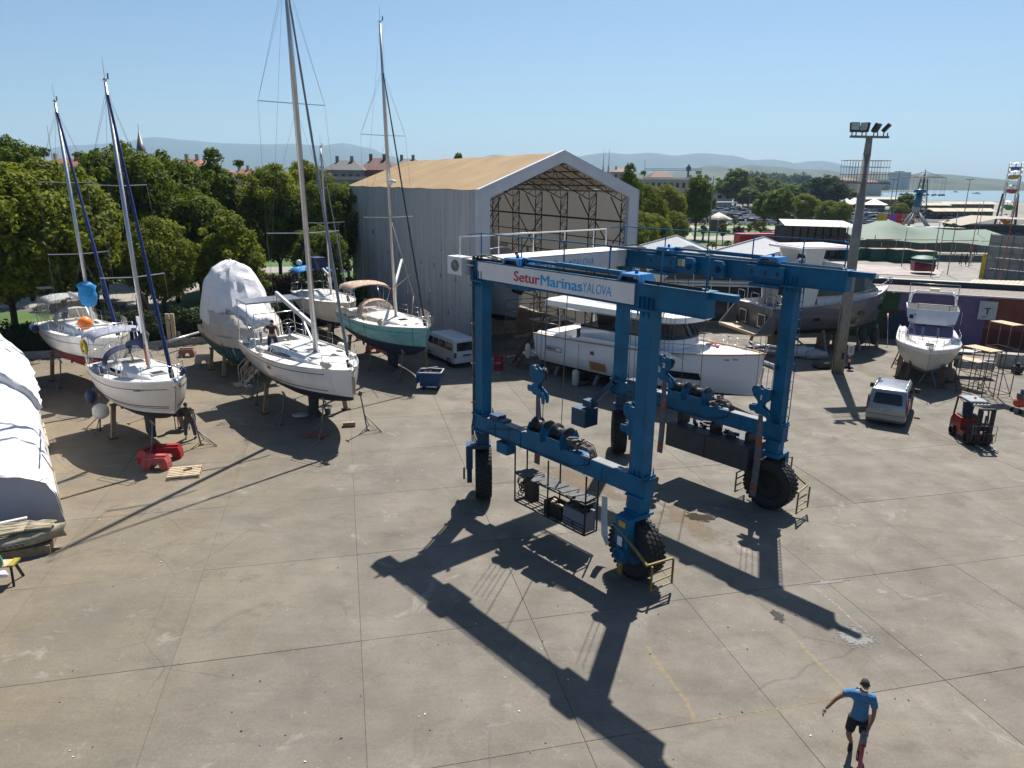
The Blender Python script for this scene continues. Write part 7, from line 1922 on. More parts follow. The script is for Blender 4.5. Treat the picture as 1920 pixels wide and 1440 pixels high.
ed = [(0,1),(1,2),(2,3),(3,4),(4,5),(5,6),(3,7),(7,8),(8,9),(9,10),(10,11),(11,12),(3,13),(13,14),(14,15),(15,16),(16,17),(17,18),(0,19),(19,20),(20,21),(21,22),(22,23),(23,24),(0,25),(25,26),(26,27),(27,28),(28,29),(29,30)]
skinbody('body', body, ed, SKIN, MAN)
sh = [(0,.02,.80,.19,.16),(0,.02,.93,.175,.145),(0,.0,1.08,.150,.125),(.0,-.02,1.25,.160,.12),(.0,-.03,1.38,.155,.11),(0,-.035,1.455,.085,.08),(-.17,-.03,1.41,.095),(-.30,-.06,1.36,.078),(-.35,-.085,1.325,.072),(.17,-.03,1.40,.095),(.22,-.04,1.25,.078),(.228,-.05,1.18,.074)]
skinbody('polo_shirt', sh,[(0,1),(1,2),(2,3),(3,4),(4,5),(4,6),(6,7),(7,8),(4,9),(9,10),(10,11)], SHIRT, MAN)
col_ = MB(); A_ = []; B_ = []
for k in range(13):
    a = R(-250 + 320 * k / 12 - 20); A_.append(Vector((.078 * math.cos(a),-.045 + .072 * math.sin(a),1.525))); B_.append(Vector((.105 * math.cos(a),-.045 + .10 * math.sin(a),1.475)))
col_.loft([A_, B_]).build('collar', mat('shirt_pale',(.22,.32,.44),.85), MAN)
MB().box((.06,-.155,1.33),(.09,.01,.008)).build('pocket', mat('shirt_navy',(.02,.07,.15),.8), MAN)
so = [(0,.02,.93,.155,.13),(-.10,.02,.80,.12,.12),(-.13,-.05,.62,.10),(-.14,-.085,.52,.10),(.10,.01,.80,.12,.12),(.115,-.01,.60,.10),(.12,-.02,.50,.10)]
skinbody('shorts', so,[(0,1),(1,2),(2,3),(0,4),(4,5),(5,6)], SHORTS, MAN)
head(MAN,(0,-.09,1.685), R(-85),.22, SKIN, mat('hair_dark',(.02,.015,.012),.7), cap=mat('cap_brown',(.045,.032,.028),.85))
hand(MAN,(-.61,-.30,1.03),(-.35,-.45,-.85),(.6,-.1,-.5), SKIN,.55, side=-1)
hand(MAN,(.155,-.22,.755),(-.35,-.35,-.85),(-.8,-.2,.1), SKIN,.9, side=1)
SHOE = mat('shoe_dark',(.03,.02,.025),.7)
shoe(MAN,(-.065,.17,.02), R(-95), SHOE); shoe(MAN,(.09,.0,.0), R(-88), SHOE)
MB().lathe([(.036,-.012),(.040,0),(.036,.012)],14,(.175,-.19,.82), Matrix.Rotation(.6,3, 'X')).build('wristwatch', BLACK, MAN)
# the pole: from his hand down to the ground in front of him
TP = thing('red_pole', 'red painted pole with a grey coupling head dragged by the man in blue', 'pole',(mp_.x, mp_.y,0), R(-28))
a = Vector((.13,-.24,.70)); b = Vector((.05,-2.3,.06))
e1 = a.lerp(b,.06)
MB().tube(e1, b,.035,10).build('shaft', mat('pole_red',(.45,.05,.04),.5), TP)
MB().tube(a, a.lerp(b,.12),.055,10).ball(a,.07,10).build('coupling', GREYST, TP)
MB().tube(b - Vector((.2,0,0)), b + Vector((.2,0,0)),.06,10).build('crossbar', GREYST, TP)

# worker in grey overalls crouched over beside the white sloop
wp = gp(358,822)
WK = thing('person', 'worker in dark grey overalls and cap bending beside the white sloop', 'person',(wp.x, wp.y,0), R(10))
OV = mat('overalls',(.065,.058,.065),.9,0,.2,10)
bd = [(0,.0,.92,.15,.12),(0,-.05,1.10,.14,.11),(0,-.10,1.27,.17,.12),(0,-.14,1.38,.16,.11),(0,-.16,1.46,.06),(0,-.18,1.52,.055),
      (-.18,-.12,1.40,.08),(-.36,-.06,1.30,.06),(-.40,-.18,1.18,.05),(-.24,-.32,1.12,.04),
      (.18,-.12,1.38,.08),(.26,-.10,1.14,.06),(.28,-.10,1.02,.05),(.30,-.14,.84,.04),
      (-.12,.02,.82,.11),(-.17,.0,.5,.085),(-.20,.02,.12,.075),(.12,.0,.82,.11),(.17,-.02,.5,.085),(.20,.0,.12,.075)]
skinbody('overalls', bd,[(0,1),(1,2),(2,3),(3,4),(4,5),(3,6),(6,7),(7,8),(8,9),(3,10),(10,11),(11,12),(12,13),(0,14),(14,15),(15,16),(0,17),(17,18),(18,19)], OV, WK)
head(WK,(0,-.22,1.62), R(-80),.5, SKIND, mat('hair_dark',(.02,.015,.012),.7), cap=mat('cap_grey',(.06,.06,.065),.85), brim=False)
MB().lathe([(.100,0),(.104,.01),(.104,.03),(.1,.04)],18,(-.0,-.215,1.60)).build('cap_band', WHITE, WK)
hand(WK,(-.24,-.32,1.12),(.7,-.6,-.2),(0,0,-1), SKIND,.6); hand(WK,(.30,-.14,.84),(.1,-.2,-1),(-1,0,0), SKIND,.5)
shoe(WK,(-.20,.02,0), R(-80), BLACK); shoe(WK,(.20,.0,0), R(-100), BLACK)
MB().tube((.32,-.2,.75),(.36,-.3,.5),.035).build('grinder', SKIND, WK)
# man working in the cockpit of the big sloop
c_, s_ = math.cos(R(-52)), math.sin(R(-52))
def bpos(x, y, z): return (-9.85 + c_ * x - s_ * y,33.3 + s_ * x + c_ * y, z)
W2 = thing('person', 'man in black tee shirt standing in the cockpit of the big white sloop', 'person', bpos(-3.3,-.4,2.48), R(30))
bd2 = [(x, y, z) + tuple(r) for x, y, z, *r in bd]
skinbody('body', bd2,[(0,1),(1,2),(2,3),(3,4),(4,5),(3,6),(6,7),(7,8),(8,9),(3,10),(10,11),(11,12),(12,13),(0,14),(14,15),(15,16),(0,17),(17,18),(18,19)], SKIND, W2)
skinbody('tee_shirt',[(0,0,.92,.17,.14),(0,-.05,1.10,.16,.13),(0,-.10,1.27,.19,.14),(0,-.14,1.38,.18,.13),(-.18,-.12,1.40,.10),(-.30,-.09,1.33,.085),(.18,-.12,1.38,.10),(.24,-.10,1.22,.085)],[(0,1),(1,2),(2,3),(3,4),(4,5),(3,6),(6,7)], mat('tee_black',(.02,.02,.025),.9), W2)
skinbody('trousers',[(0,0,.92,.16,.13),(-.12,.02,.82,.125),(-.17,0,.5,.1),(-.20,.02,.12,.09),(.12,0,.82,.125),(.17,-.02,.5,.1),(.20,0,.12,.09)],[(0,1),(1,2),(2,3),(0,4),(4,5),(5,6)], NAVY, W2)
head(W2,(0,-.22,1.62), R(-60),.5, SKIND, mat('hair_dark',(.02,.015,.012),.7))
# ---------------------------------------------------------------- vegetation
def leaf_mat(name, a, b, k=.35, sc_=.5):
    m = mat(name, a,.75,0,.1, sc_, spec=.15, c2=b, detail=8); translucent(m, k, tuple(min(1, x * 1.7) for x in b)); return m
LF1 = leaf_mat('leaf_green',(.022,.048,.004),(.135,.175,.010),.20)
LF2 = leaf_mat('leaf_yellowgreen',(.040,.066,.004),(.19,.215,.012),.20)
LF3 = leaf_mat('leaf_dark',(.012,.030,.008),(.035,.066,.016),.2)
LF4 = leaf_mat('leaf_reddish',(.03,.02,.01),(.11,.045,.03),.2)
LFH = leaf_mat('hedge_leaf',(.010,.022,.005),(.035,.055,.012),.15,1.2)
BARK = mat('bark',(.06,.045,.032),.9,0,.3,5,.4)
def leaves(seed, clumps, nleaf, size, flat=.6, elong=1.5):
    """leaf quads spread on the clump shells"""
    r = random.Random(seed); V = []; F = []; area = [c[3] ** 2 for c in clumps]; tot = sum(area)
    for c, a in zip(clumps, area):
        C = Vector(c[:3]); R0 = c[3]
        for _ in range(max(3, int(nleaf * a / tot))):
            while True:
                d = Vector((r.uniform(-1,1), r.uniform(-1,1), r.uniform(-1,1)))
                if .05 < d.length < 1: break
            d.normalize()
            if d.z < -.45 and r.random() < .5: d.z = -d.z
            p = C + Vector((d.x, d.y, d.z * .8)) * R0 * (r.uniform(.55,1.12))
            n = (d + Vector((r.uniform(-1,1), r.uniform(-1,1), r.uniform(-.6,1))) * .75).normalized()
            u = n.cross(Vector((r.uniform(-1,1), r.uniform(-1,1), r.uniform(-1,1))))
            if u.length < .01: continue
            u.normalize(); v = n.cross(u); s = size * r.uniform(.55,1.25)
            o = len(V)
            V += [p - u * s * elong * .5, p + v * s * .42 - n * s * .12, p + u * s * elong * .5, p - v * s * .42 - n * s * .12]
            F.append((o, o + 1, o + 2, o + 3))
    return V, F
def crown_mesh(seed, h, rad, z0, nclump, nleaf, size, m, shape='round'):
    r = random.Random(seed); cl = []
    zc = (h + z0) / 2; rz_ = (h - z0) / 2
    for k in range(nclump):
        while True:
            d = Vector((r.uniform(-1,1), r.uniform(-1,1), r.uniform(-1,1)))
            if .3 < d.length < 1: break
        q = d.length; d = d.normalized() * (q ** .35)
        w_ = 1.0
        if shape == 'cone': w_ = max(.15,.62 - .42 * d.z)
        if shape == 'oval': w_ = .8 - .15 * d.z
        cr = rad * r.uniform(.17,.30)
        cl.append((d.x * (rad - cr) * w_, d.y * (rad - cr) * w_, zc + d.z * (rz_ - cr * .7), cr))
    for k in range(max(2, nclump // 10)):    # stray boughs break the outline
        a = r.uniform(0,2 * PI); q = r.uniform(.75,1.02); zz = r.uniform(-.3,.9)
        cl.append((math.cos(a) * rad * q * math.sqrt(max(.05,1 - zz * zz)), math.sin(a) * rad * q * math.sqrt(max(.05,1 - zz * zz)), zc + zz * rz_, rad * .13))
    cl.append((0,0, h - rad * .12, rad * .16))
    V, F = leaves(seed + 9, cl, nleaf, size)
    me = bpy.data.meshes.new('crown'); me.from_pydata(V,[], F); me.materials.append(m); return me, cl
def trunk_mesh(seed, h, z0, cl, r0=.22):
    r = random.Random(seed); m = MB(); p = Vector((0,0,-.05)); pts = [p]
    for k in range(5): p = Vector((r.uniform(-.15,.15), r.uniform(-.15,.15), z0 * .9 + (h - z0) * .75 * k / 4 if k else z0)); pts.append(p)
    for i,(a, b) in enumerate(zip(pts[:-1], pts[1:])): m.tube(a, b, r0 * (1 - i * .17),8, r0 * (1 - (i + 1) * .17))
    for c in r.sample(cl, min(14, len(cl))):
        a = pts[1 + r.randrange(3)]; m.tube(a, a.lerp(Vector(c[:3]),.85) , r0 * .32,5, r0 * .1)
    return m.mesh('trunk', BARK)
VAR = {}
def variant(key, seed, h, rad, z0, nc, nl, size, m, shape='round', r0=.22):
    me, cl = crown_mesh(seed, h, rad, z0, nc, nl, size, m, shape); VAR[key] = (me, trunk_mesh(seed, h, z0, cl, r0), h, rad)
variant('a',1,12.5,4.4,2.6,84,22000,.25, LF1)
variant('b',2,12.5,4.6,2.8,88,22000,.25, LF2)
variant('c',3,13.5,3.4,2.0,80,16000,.26, LF1, 'cone')
variant('d',4,8.5,3.0,1.2,70,12000,.22, LF2, 'oval')
variant('e',5,11.0,4.0,2.6,70,9000,.36, LF1, 'oval')
variant('f',6,10.0,5.5,1.0,80,7000,.5, LF3)
variant('g',7,3.6,1.25,1.4,30,2500,.16, LF1, r0=.09)
variant('r',8,3.6,1.3,1.3,30,2500,.16, LF4, r0=.09)
def tree(key, x, y, h, rad, label, group=None, name='tree', rz=None, z=-.05):
    me, tm, h0, r0 = VAR[key]; rr = random.Random(int(x * 13 + y * 7))
    t = thing(name, label, 'tree',(x, y, z), rr.uniform(0,6.28) if rz is None else rz, group)
    t.scale = (rad / r0, rad / r0, h / h0)
    for n_, m_ in (('crown', me),('trunk', tm)):
        o = bpy.data.objects.new(n_, m_); col.objects.link(o); o.parent = t
    return t
def tpix(px, top, Y): p = ap(px, top, Y); return p.x, p.z
NT = [  # px, top row, distance, radius, key, label
    (-30,300,47,5.0, 'b', 'broad plane tree cut off by the left edge above the hedge'),
    (70,296,50,4.8, 'b', 'large yellow green tree directly behind the mast of the red bottomed sloop'),
    (150,340,57,4.2, 'a', 'dark green tree right of the large yellow green tree'),
    (8,252,66,4.2, 'a', 'tall tree rising over the left edge of the treeline'),
    (225,262,60,4.8, 'a', 'tall tree behind the leaning mast of the navy canvas sloop'),
    (300,280,66,4.4, 'a', 'tall tree right of the minaret'),
    (290,405,54,3.0, 'b', 'lower light green tree behind the rigging of the navy canvas sloop'),
    (395,276,70,3.8, 'c', 'pointed tree rising highest between the second and third masts'),
    (360,350,62,4.0, 'a', 'dark tree above the peaked tarpaulin, left of the pointed one'),
    (428,392,57,3.2, 'd', 'fine leaved yellow green tree right behind the peaked tarpaulin'),
    (508,306,72,4.3, 'b', 'broad tree behind the tall mast of the big white sloop'),
    (455,340,76,3.8, 'a', 'darker tree between the fine leaved tree and the tall mast'),
    (570,300,78,4.2, 'b', 'tree just right of the tall mast of the big white sloop'),
    (612,330,70,3.4, 'a', 'narrow tree between the tall mast and the hangar'),
    (645,340,82,3.6, 'a', 'tree partly hidden by the left wall of the hangar'),
    (600,420,62,2.8, 'a', 'lower tree next to the hangar wall'),
    (180,420,66,4.2, 'a', 'shady tree filling the gap between the two left masts'),
    (110,330,72,4.6, 'a', 'background tree in front of the red roofed long building'),
    (255,340,78,4.6, 'a', 'background tree below the minaret'),
    (330,330,84,4.4, 'a', 'background tree in front of the right red roof'),
    (860,286,130,3.4, 'c', 'tree tip showing over the hangar roof')]
for px, tp, Y, rd, key, lab in NT:
    x, z = tpix(px, tp, Y); tree(key, x, Y, z, rd, lab, 'trees of the park behind the boat yard', 'broadleaf_tree')
RT = [
    (1182,305,105,3.6, 'c', 'tall tree at the right edge of the hangar'),(1215,345,112,3.8, 'b', 'light green tree right of the hangar'),(1200,395,96,3.0, 'b', 'lower light green tree by the hangar right wall'),
    (1250,345,135,4.2, 'b', 'spreading light tree in front of the flat roofed school'),(1265,395,120,2.8, 'b', 'lower tree beside the park path right of the hangar'),(1312,326,148,4.2, 'e', 'tall single tree left of the white house with red roof'),
    (1225,400,105,3.0, 'b', 'small light tree above the left white gable roof'),(1180,410,88,2.8, 'a', 'dark tree tucked against the hangar'),
    (1465,352,175,5.0, 'e', 'large tree above the black steel pavilion'),(1438,358,185,4.2, 'e', 'tree left of the large one above the pavilion'),(1510,362,190,4.6, 'b', 'light green tree right above the pavilion'),(1555,375,180,3.6, 'b', 'light tree left of the lighting mast'),(1580,378,175,3.0, 'b', 'small light tree touching the lighting mast'),
    (1702,362,230,4.4, 'e', 'tree behind the blue ride arm'),(1688,380,225,3.0, 'b', 'low tree left of the blue ride arm')]
for px, tp, Y, rd, key, lab in RT:
    x, z = tpix(px, tp, Y); tree(key, x, Y, z, rd, lab, 'trees around the town park', 'broadleaf_tree')
for k,(px, tp, Y, rd) in enumerate([(1385,315,330,9),(1360,335,340,8),(1420,330,360,9),(1445,335,380,10),(1475,342,400,10),(1405,350,320,7),(1300,365,350,6),(1395,366,350,6),(1318,368,350,5),(1500,345,420,9),(1550,327,330,11),(1535,335,335,8),(1265,340,330,7),(1590,350,420,8)]):
    x, z = tpix(px, tp, Y); tree('f' if k in (10,11) else 'e', x, Y, z, rd, 'large distant tree beyond the car park, %s' % ('tallest of the left clump', 'left shoulder of the tall clump', 'right of the tallest clump', 'behind the clump', 'between the clump and the dark round tree', 'light tree under the tallest clump', 'low tree left of the white house', 'low tree right of the white house', 'small tree touching the white house on its left', 'far right of the clump', '', '', 'behind the flat roofed school', 'right of the lighting mast')[k] if k not in (10,11) else ('huge dark round tree left of the lighting mast' if k == 10 else 'dark tree merging into the huge round one'), 'distant trees beyond the car park', 'distant_tree')
for px, py, top, key, lab in [(1316,450,422, 'g', 'round dark ornamental tree in front of the gazebo, leftmost'),(1355,458,418, 'g', 'round bright ornamental tree below the gazebo'),(1383,458,422, 'r', 'purplish round ornamental tree right of the gazebo'),(1424,448,414, 'g', 'round ornamental tree in the middle of the lawn'),(1416,440,412, 'r', 'small purplish tree behind the lawn'),(1284,456,420, 'g', 'dark ornamental tree at the left end of the lawn'),(1268,452,415, 'g', 'slim ornamental tree above the left gable'),(1336,470,452, 'g', 'tiny clipped bush left of the fountain'),(1364,470,450, 'g', 'tiny clipped bush at the fountain'),(1402,444,420, 'g', 'small tree behind the lamp in the lawn'),(1378,428,408, 'g', 'small bright tree by the gazebo roof'),(1784,445,418, 'g', 'young tree behind the green canopy'),(1774,440,412, 'g', 'second young tree behind the green canopy')]:
    p = gp(px, py); z = ap(px, top, p.y).z; tree(key, p.x, p.y, max(1.5, z), max(.8, z * .36), lab, 'ornamental park trees', 'ornamental_tree')
# hedges and shrubs behind the yard
def hedge(label, a, b, w_, h, seed, m, n=5200, size=.17, name='hedge', jag=.25):
    a, b = Vector(a), Vector(b); L = (b - a).length; r = random.Random(seed); cl = []
    c = (a + b) / 2; d = (b - a).normalized(); ang = math.atan2(d.y, d.x)
    nn = int(L / .55)
    for k in range(nn):
        for j in range(3):
            cl.append((-L / 2 + L * (k + .5) / nn + r.uniform(-.2,.2), r.uniform(-w_ / 2, w_ / 2) * .7, h * (.25 + .3 * j) + r.uniform(-.1, jag),.5 + r.uniform(0,.25)))
    V, F = leaves(seed, cl, n, size)
    t = thing(name, label, 'hedge' if name == 'hedge' else 'shrub',(c.x, c.y,0), ang)
    me = bpy.data.meshes.new('foliage'); me.from_pydata(V,[], F); me.materials.append(m)
    o = bpy.data.objects.new('foliage', me); col.objects.link(o); o.parent = t
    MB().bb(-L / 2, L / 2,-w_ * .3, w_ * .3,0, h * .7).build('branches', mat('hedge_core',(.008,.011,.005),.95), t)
    return t
hedge('dark clipped hedge behind the red bottomed sloop at the far left',(-44,40.5),(-28.5,45.5),1.6,1.9,1, LFH,9000)
hedge('dark hedge running behind the two left sloops to the tarpaulin covered boat',(-28.2,45.6),(-19.2,51.5),1.6,2.1,2, LFH,7000)
hedge('hedge between the tarpaulin covered boat and the hangar',(-19.0,52),(-12.6,58.5),1.6,1.9,3, LFH,6000)
p = gp(510,588); hedge('reddish leaved shrub on the lawn above the big sloop',(p.x - 2.2, p.y + 2,0),(p.x + 1.6, p.y + 3,0),2.2,2.6,4, LF4,4500,.2, 'shrub',.6)
p = gp(470,590); hedge('green shrub left of the reddish one',(p.x - 2, p.y + 1,0),(p.x + 1, p.y + 2,0),2,2.2,5, LF1,3500,.2, 'shrub',.5)
hedge('low green shrub beside the left corner of the hangar',(-15.5,60,0),(-13.2,63,0),2,2.4,7, LF1,3500,.22, 'shrub',.6)
wl = MB()
t = thing('kerb_wall', 'low concrete wall in front of the dark hedge', 'wall',(0,0,0))
for a, b in (((-44,39.4),(-28,44.6)),((-28,44.6),(-19.4,50.2))): MB().bar((*a,.22),(*b,.22),.2,.44).build('wall_block', CONC, t)
m = MB(); a = Vector((-46,48,0)); b = Vector((-30,50.5,0))
for k in range(60): q = a.lerp(b, k / 60); m.tube(q, q + Vector((0,0,1.1)),.015,4)
m.bar(a + Vector((0,0,1)), b + Vector((0,0,1)),.03).bar(a + Vector((0,0,.3)), b + Vector((0,0,.3)),.03)
FN = thing('fence', 'dark railing fence behind the hedge at the left edge', 'fence',(0,0,0)); m.build('railing', BLACK, FN)
p = gp(195,585); PLN = thing('planter', 'round concrete planter in the park behind the orange ball', 'planter', p,0)
MB().lathe([(1.6,0),(1.7,.6),(1.5,.6),(1.4,.2)],24).build('bowl', CONC, PLN)
o = MB().ball((0,0,.4),.8,10, sc=(1.4,1.4,.5)).build('planting', LF2, PLN)
tag(MB().bb(-.4,.4,-.3,.3,0,1.6).build('red_bin', RED2, None, tuple(gp(270,588)),.2), 'tall red bin on the lawn behind the navy canvas sloop', 'bin')
# spars and wrapped bundle lying beside the covered boat
a, b = gp(315,640,.8), gp(378,622,.8); tag(MB().tube(a, b,.09,8).build('spare_mast', ALU), 'spare alloy mast laid on supports left of the tarpaulin covered boat', 'mast')
for k,(px, lab) in enumerate(((320, 'left of the two pale wooden uprights by the spare mast'),(329, 'right of the two pale wooden uprights by the spare mast'))):
    p = gp(px,648); tag(MB().bb(-.12,.12,-.1,.1,0,2.2).build('timber_upright', PALEWOOD, None,(p.x, p.y,0),.2), lab, 'timber')
a, b = gp(328,628,.6), gp(375,618,.6); o = MB().tube(a, b,.42,10).build('wrapped_bundle', SHEET); wrinkle(o,.2,1.4,3,2); tag(o, 'bundle wrapped in translucent sheeting behind the spare mast', 'bundle')

# ---------------------------------------------------------------- marina building behind the lift
def marina():
    t = thing('marina_building', 'white marina building with two low gables and a glazed front', 'building',(10.0,58.6,0), R(-7))
    ST_ = mat('roof_sheet',(.30,.31,.32),.55,.1,.06,1); FW = mat('frame_white',(.62,.62,.60),.5)
    H = 4.4; W_ = 14.8
    MB().bb(0, W_,.3,10,0, H).build('wall', mat('wall_cream',(.38,.37,.33),.7), t)
    for k in range(10):
        x = .3 + k * 1.45
        for z0, z1 in ((.15,1.9),(2.05,3.0),(3.5,4.2)): MB().bb(x, x + 1.38,.20,.29, z0, z1).build('window_pane', mat('office_glass',(.035,.04,.045),.08), t)
        MB().bb(x - .06, x - .0,.1,.3,0, H).build('window_mullion', FW, t)
    for z in (1.95,3.0,3.25, H): MB().bb(0, W_,.08,.3, z, z + .14).build('rail_beam', FW, t)
    for x0, x1 in ((-.6,7.6),(7.4,15.6)):
        xm = (x0 + x1) / 2 + .6; ze, zr = H + .35, H + 1.75
        for xa, za, xb, zb in ((x0, ze, xm, zr),(xm, zr, x1, ze)):
            n = 14
            for k in range(n):
                q0, q1 = k / n,(k + 1) / n; 
                y0, y1 = -.6 + 11.5 * q0,-.6 + 11.5 * q1 - .03
                MB().add([(xa, y0, za),(xb, y0, zb),(xb, y1, zb),(xa, y1, za)],[(0,1,2,3)]).add([(xa, y0, za + .05),(xb, y0, zb + .05),(xb, y0 + .12, zb + .05),(xa, y0 + .12, za + .05)],[(0,1,2,3)]).build('roof_sheet', ST_, t)
            MB().bar((xa,-.65, za),(xb,-.65, zb),.12,.32).build('fascia', FW, t)
            MB().bar((xa,10.9, za + .05),(xb,10.9, zb + .05),.14,.2).build('fascia', FW, t)
    for x in (1.8,):
        MB().lathe([(.16,0),(.16, H - 1),(1.1, H),(1.1, H + .1),(0, H + .1)],16,(x,-1.4,0)).build('mushroom_column', FW, t)
marina()
# small white fibreglass hulls / grey trailer between trawler and glass front
# ---------------------------------------------------------------- town houses
TILE = mat('roof_tile',(.20,.075,.045),.8,0,.25,.9,.3); TILE2 = mat('roof_tile_dark',(.11,.045,.035),.8,0,.25,1.5)
def house(label, px0, px1, eave, ridge, Y, base=0, depth=10, wall=(.34,.33,.31), roof='hip', rm=None, floors=3, name='house', nwin=6, rz=0.0, chim=2, group='town buildings'):
    a, b = ap(px0, eave, Y), ap(px1, eave, Y); W_ = (b - a).length; H = a.z; HR = ap((px0 + px1) / 2, ridge, Y + depth / 2).z
    t = thing(name, label, 'building',((a.x + b.x) / 2, Y,-.05), rz, group); h = W_ / 2
    wm = mat('wall_%.2f_%.2f' % (wall[0], wall[2]), wall,.8,0,.1,.3)
    MB().bb(-h, h,0, depth,0, H).build('wall', wm, t)
    rm = rm or TILE; e = .6
    if roof == 'hip':
        q = min(depth / 2, W_ * .3); base_ = [(-h - e,-e, H),(h + e,-e, H),(h + e, depth + e, H),(-h - e, depth + e, H)]; r0, r1 = (-h + q, depth / 2, HR),(h - q, depth / 2, HR)
        o = MB().add(base_ + [r0, r1],[(0,1,5,4),(1,2,5),(2,3,4,5),(3,0,4),(3,2,1,0)]).build('roof', rm, t)
    elif roof == 'flat': o = MB().bb(-h - e, h + e,-e, depth + e, H, max(HR, H + .4)).build('roof', rm, t)
    r = random.Random(int(px0))
    for k in range(chim): MB().bb(-h * .6 + k * h * .8,-h * .6 + k * h * .8 + .7, depth * .4, depth * .4 + .7, H, HR + .9).build('chimney', wm, o)
    fh = 3.1; z = H - 2.3; n = 0
    while z > 3 and n < floors:
        for k in range(nwin):
            x = -h + W_ * (k + .5) / nwin; w2 = W_ / nwin * .22
            f = MB().bb(x - w2, x + w2,-.06,-.01, z, z + 1.4).build('window', DKGLASS, t)
            MB().bb(x - w2 - .06, x + w2 + .06,-.1,-.0, z - .1, z - .02).build('sill', WHITE, f)
        z -= fh; n += 1
    return t
house('long white building with a brown tiled roof behind the two left masts',58,165,312,296,150, nwin=9)
house('brown tiled roof building half hidden between the trees, right of the minaret',322,372,312,297,155)
house('cluster house with red tiled roofs at the far end of the tree gap',428,470,332,316,200, rm=TILE, nwin=4)
house('low red tiled house in front of the clustered roofs',436,462,352,342,170, nwin=3, wall=(.4,.38,.35))
house('grey four storey apartment block with a balcony level right of the tall mast',608,678,318,300,168, wall=(.17,.18,.20), roof='hip', rm=mat('roof_dark',(.06,.06,.06),.7), nwin=5, chim=2)
house('bluish lower wing of the grey apartment block',606,760,336,331,150, wall=(.13,.17,.22), roof='flat', rm=CONC, nwin=9, chim=0)
house('red brown gabled apartment block seen behind the radar mast',674,738,318,296,172, wall=(.20,.075,.055), rm=TILE2, nwin=4)
house('grey block with a flat dark roof left of the hangar roof ridge',735,790,312,297,185, wall=(.2,.2,.21), roof='hip', rm=mat('roof_dark',(.06,.06,.06),.7), nwin=4)
house('wide flat roofed school with a white eave right of the hangar',1208,1300,336,333,215, wall=(.3,.3,.28), roof='flat', rm=WHITE, nwin=8, chim=0, name='school')
house('dark hipped roof storey on top of the flat roofed school',1222,1262,332,321,228, wall=(.2,.2,.2), roof='hip', rm=TILE2, nwin=3, chim=0)
house('grey block with roof tanks behind the tall single tree',1290,1330,338,333,240, wall=(.25,.24,.23), roof='flat', rm=CONC, nwin=4, chim=2)
house('white two storey house with orange tiled hip roof by the car park',1326,1374,362,350,335, wall=(.50,.50,.50), rm=mat('roof_orange',(.30,.13,.07),.8,0,.15,2), nwin=3, chim=0, depth=9)
house('long red roofed building among the coastal woods',1620,1655,343,338,760, wall=(.4,.33,.28), rm=TILE, nwin=0, chim=0, depth=20)
house('second red roofed building low in the coastal woods',1580,1612,338,333,800, wall=(.35,.25,.2), rm=TILE, nwin=0, chim=0, depth=20)
house('pale hotel block standing on the wooded hill',1683,1707,331,323,1700, wall=(.32,.34,.38), roof='flat', rm=CONC, nwin=0, chim=0, depth=40)
for k,(px0, px1, e, r_, Y) in enumerate(((200,240,322,314,260),(480,520,326,318,250),(575,605,324,316,260),(380,425,322,315,280),(1150,1180,322,316,300),(1000,1040,320,315,320))):
    house('red roofed house mostly hidden by trees, %s' % ('behind the second mast', 'left of the tall mast', 'right of the tall mast', 'right of the pointed tree', 'behind the hangar gable', 'hidden behind the hangar roof')[k], px0, px1, e, r_, Y, nwin=3, chim=1)
MN = thing('minaret', 'white minaret with a dark conical spire above the trees', 'minaret',(ap(263,270,160).x,160,0))
MB().tube((0,0,0),(0,0,14.6),.95,16,.85).build('shaft', mat('minaret_white',(.5,.5,.48),.7), MN)
MB().lathe([(.9,14.6),(1.25,14.9),(1.25,15.9),(1.15,15.9),(1.15,15.0),(.8,14.9)],16).build('gallery', WHITE, MN)
MB().tube((0,0,14.9),(0,0,16.2),.75,12).build('upper_shaft', mat('minaret_white',(.5,.5,.48),.7), MN)
MB().lathe([(1.05,16.1),(0,20.9)],16).tube((0,0,20.8),(0,0,22.0),.05,4).build('spire', mat('lead_grey',(.05,.055,.07),.5), MN)
for k, px in enumerate((1131,1141)):
    Y = 620; x = ap(px,320, Y).x; o = thing('tv_tower',('left' if k == 0 else 'right') + ' of the two slender concrete towers beside the hangar gable', 'tower',(x, Y,0))
    MB().tube((0,0,0),(0,0,24),1.4,8,1.0).tube((0,0,24),(0,0,38),.35,6,.12).lathe([(1,15),(2.4,18),(2.4,19),(1,20)],12).build('shaft', mat('tower_grey',(.3,.3,.32),.7), o)
CR = thing('tower_crane', 'pale horizontal tower crane above the flat roofed school', 'crane',(ap(1290,330,380).x,380,0))
m = MB(); z0 = 17
for k in range(22):
    x = -22 + k * 1.3; m.bar((x,0, z0),(x + .65,0, z0 + 1.0),.14).bar((x + .65,0, z0 + 1.0),(x + 1.3,0, z0),.14)
m.bar((-22,0, z0),(7,0, z0),.2).bar((-22,0, z0 + 1.0),(7,0, z0 + 1.0),.16).build('jib', mat('crane_pale',(.4,.4,.38),.6), CR)
MB().bar((0,0,0),(0,0, z0 + 3),.9).build('tower', GREYST, CR); MB().bb(4,6.5,-1,1, z0 - 1.6, z0).build('counterweight', CONC, CR); MB().bb(-1,1,-1,1, z0, z0 + 2).build('cab', mat('crane_dark',(.1,.1,.12),.6), CR)
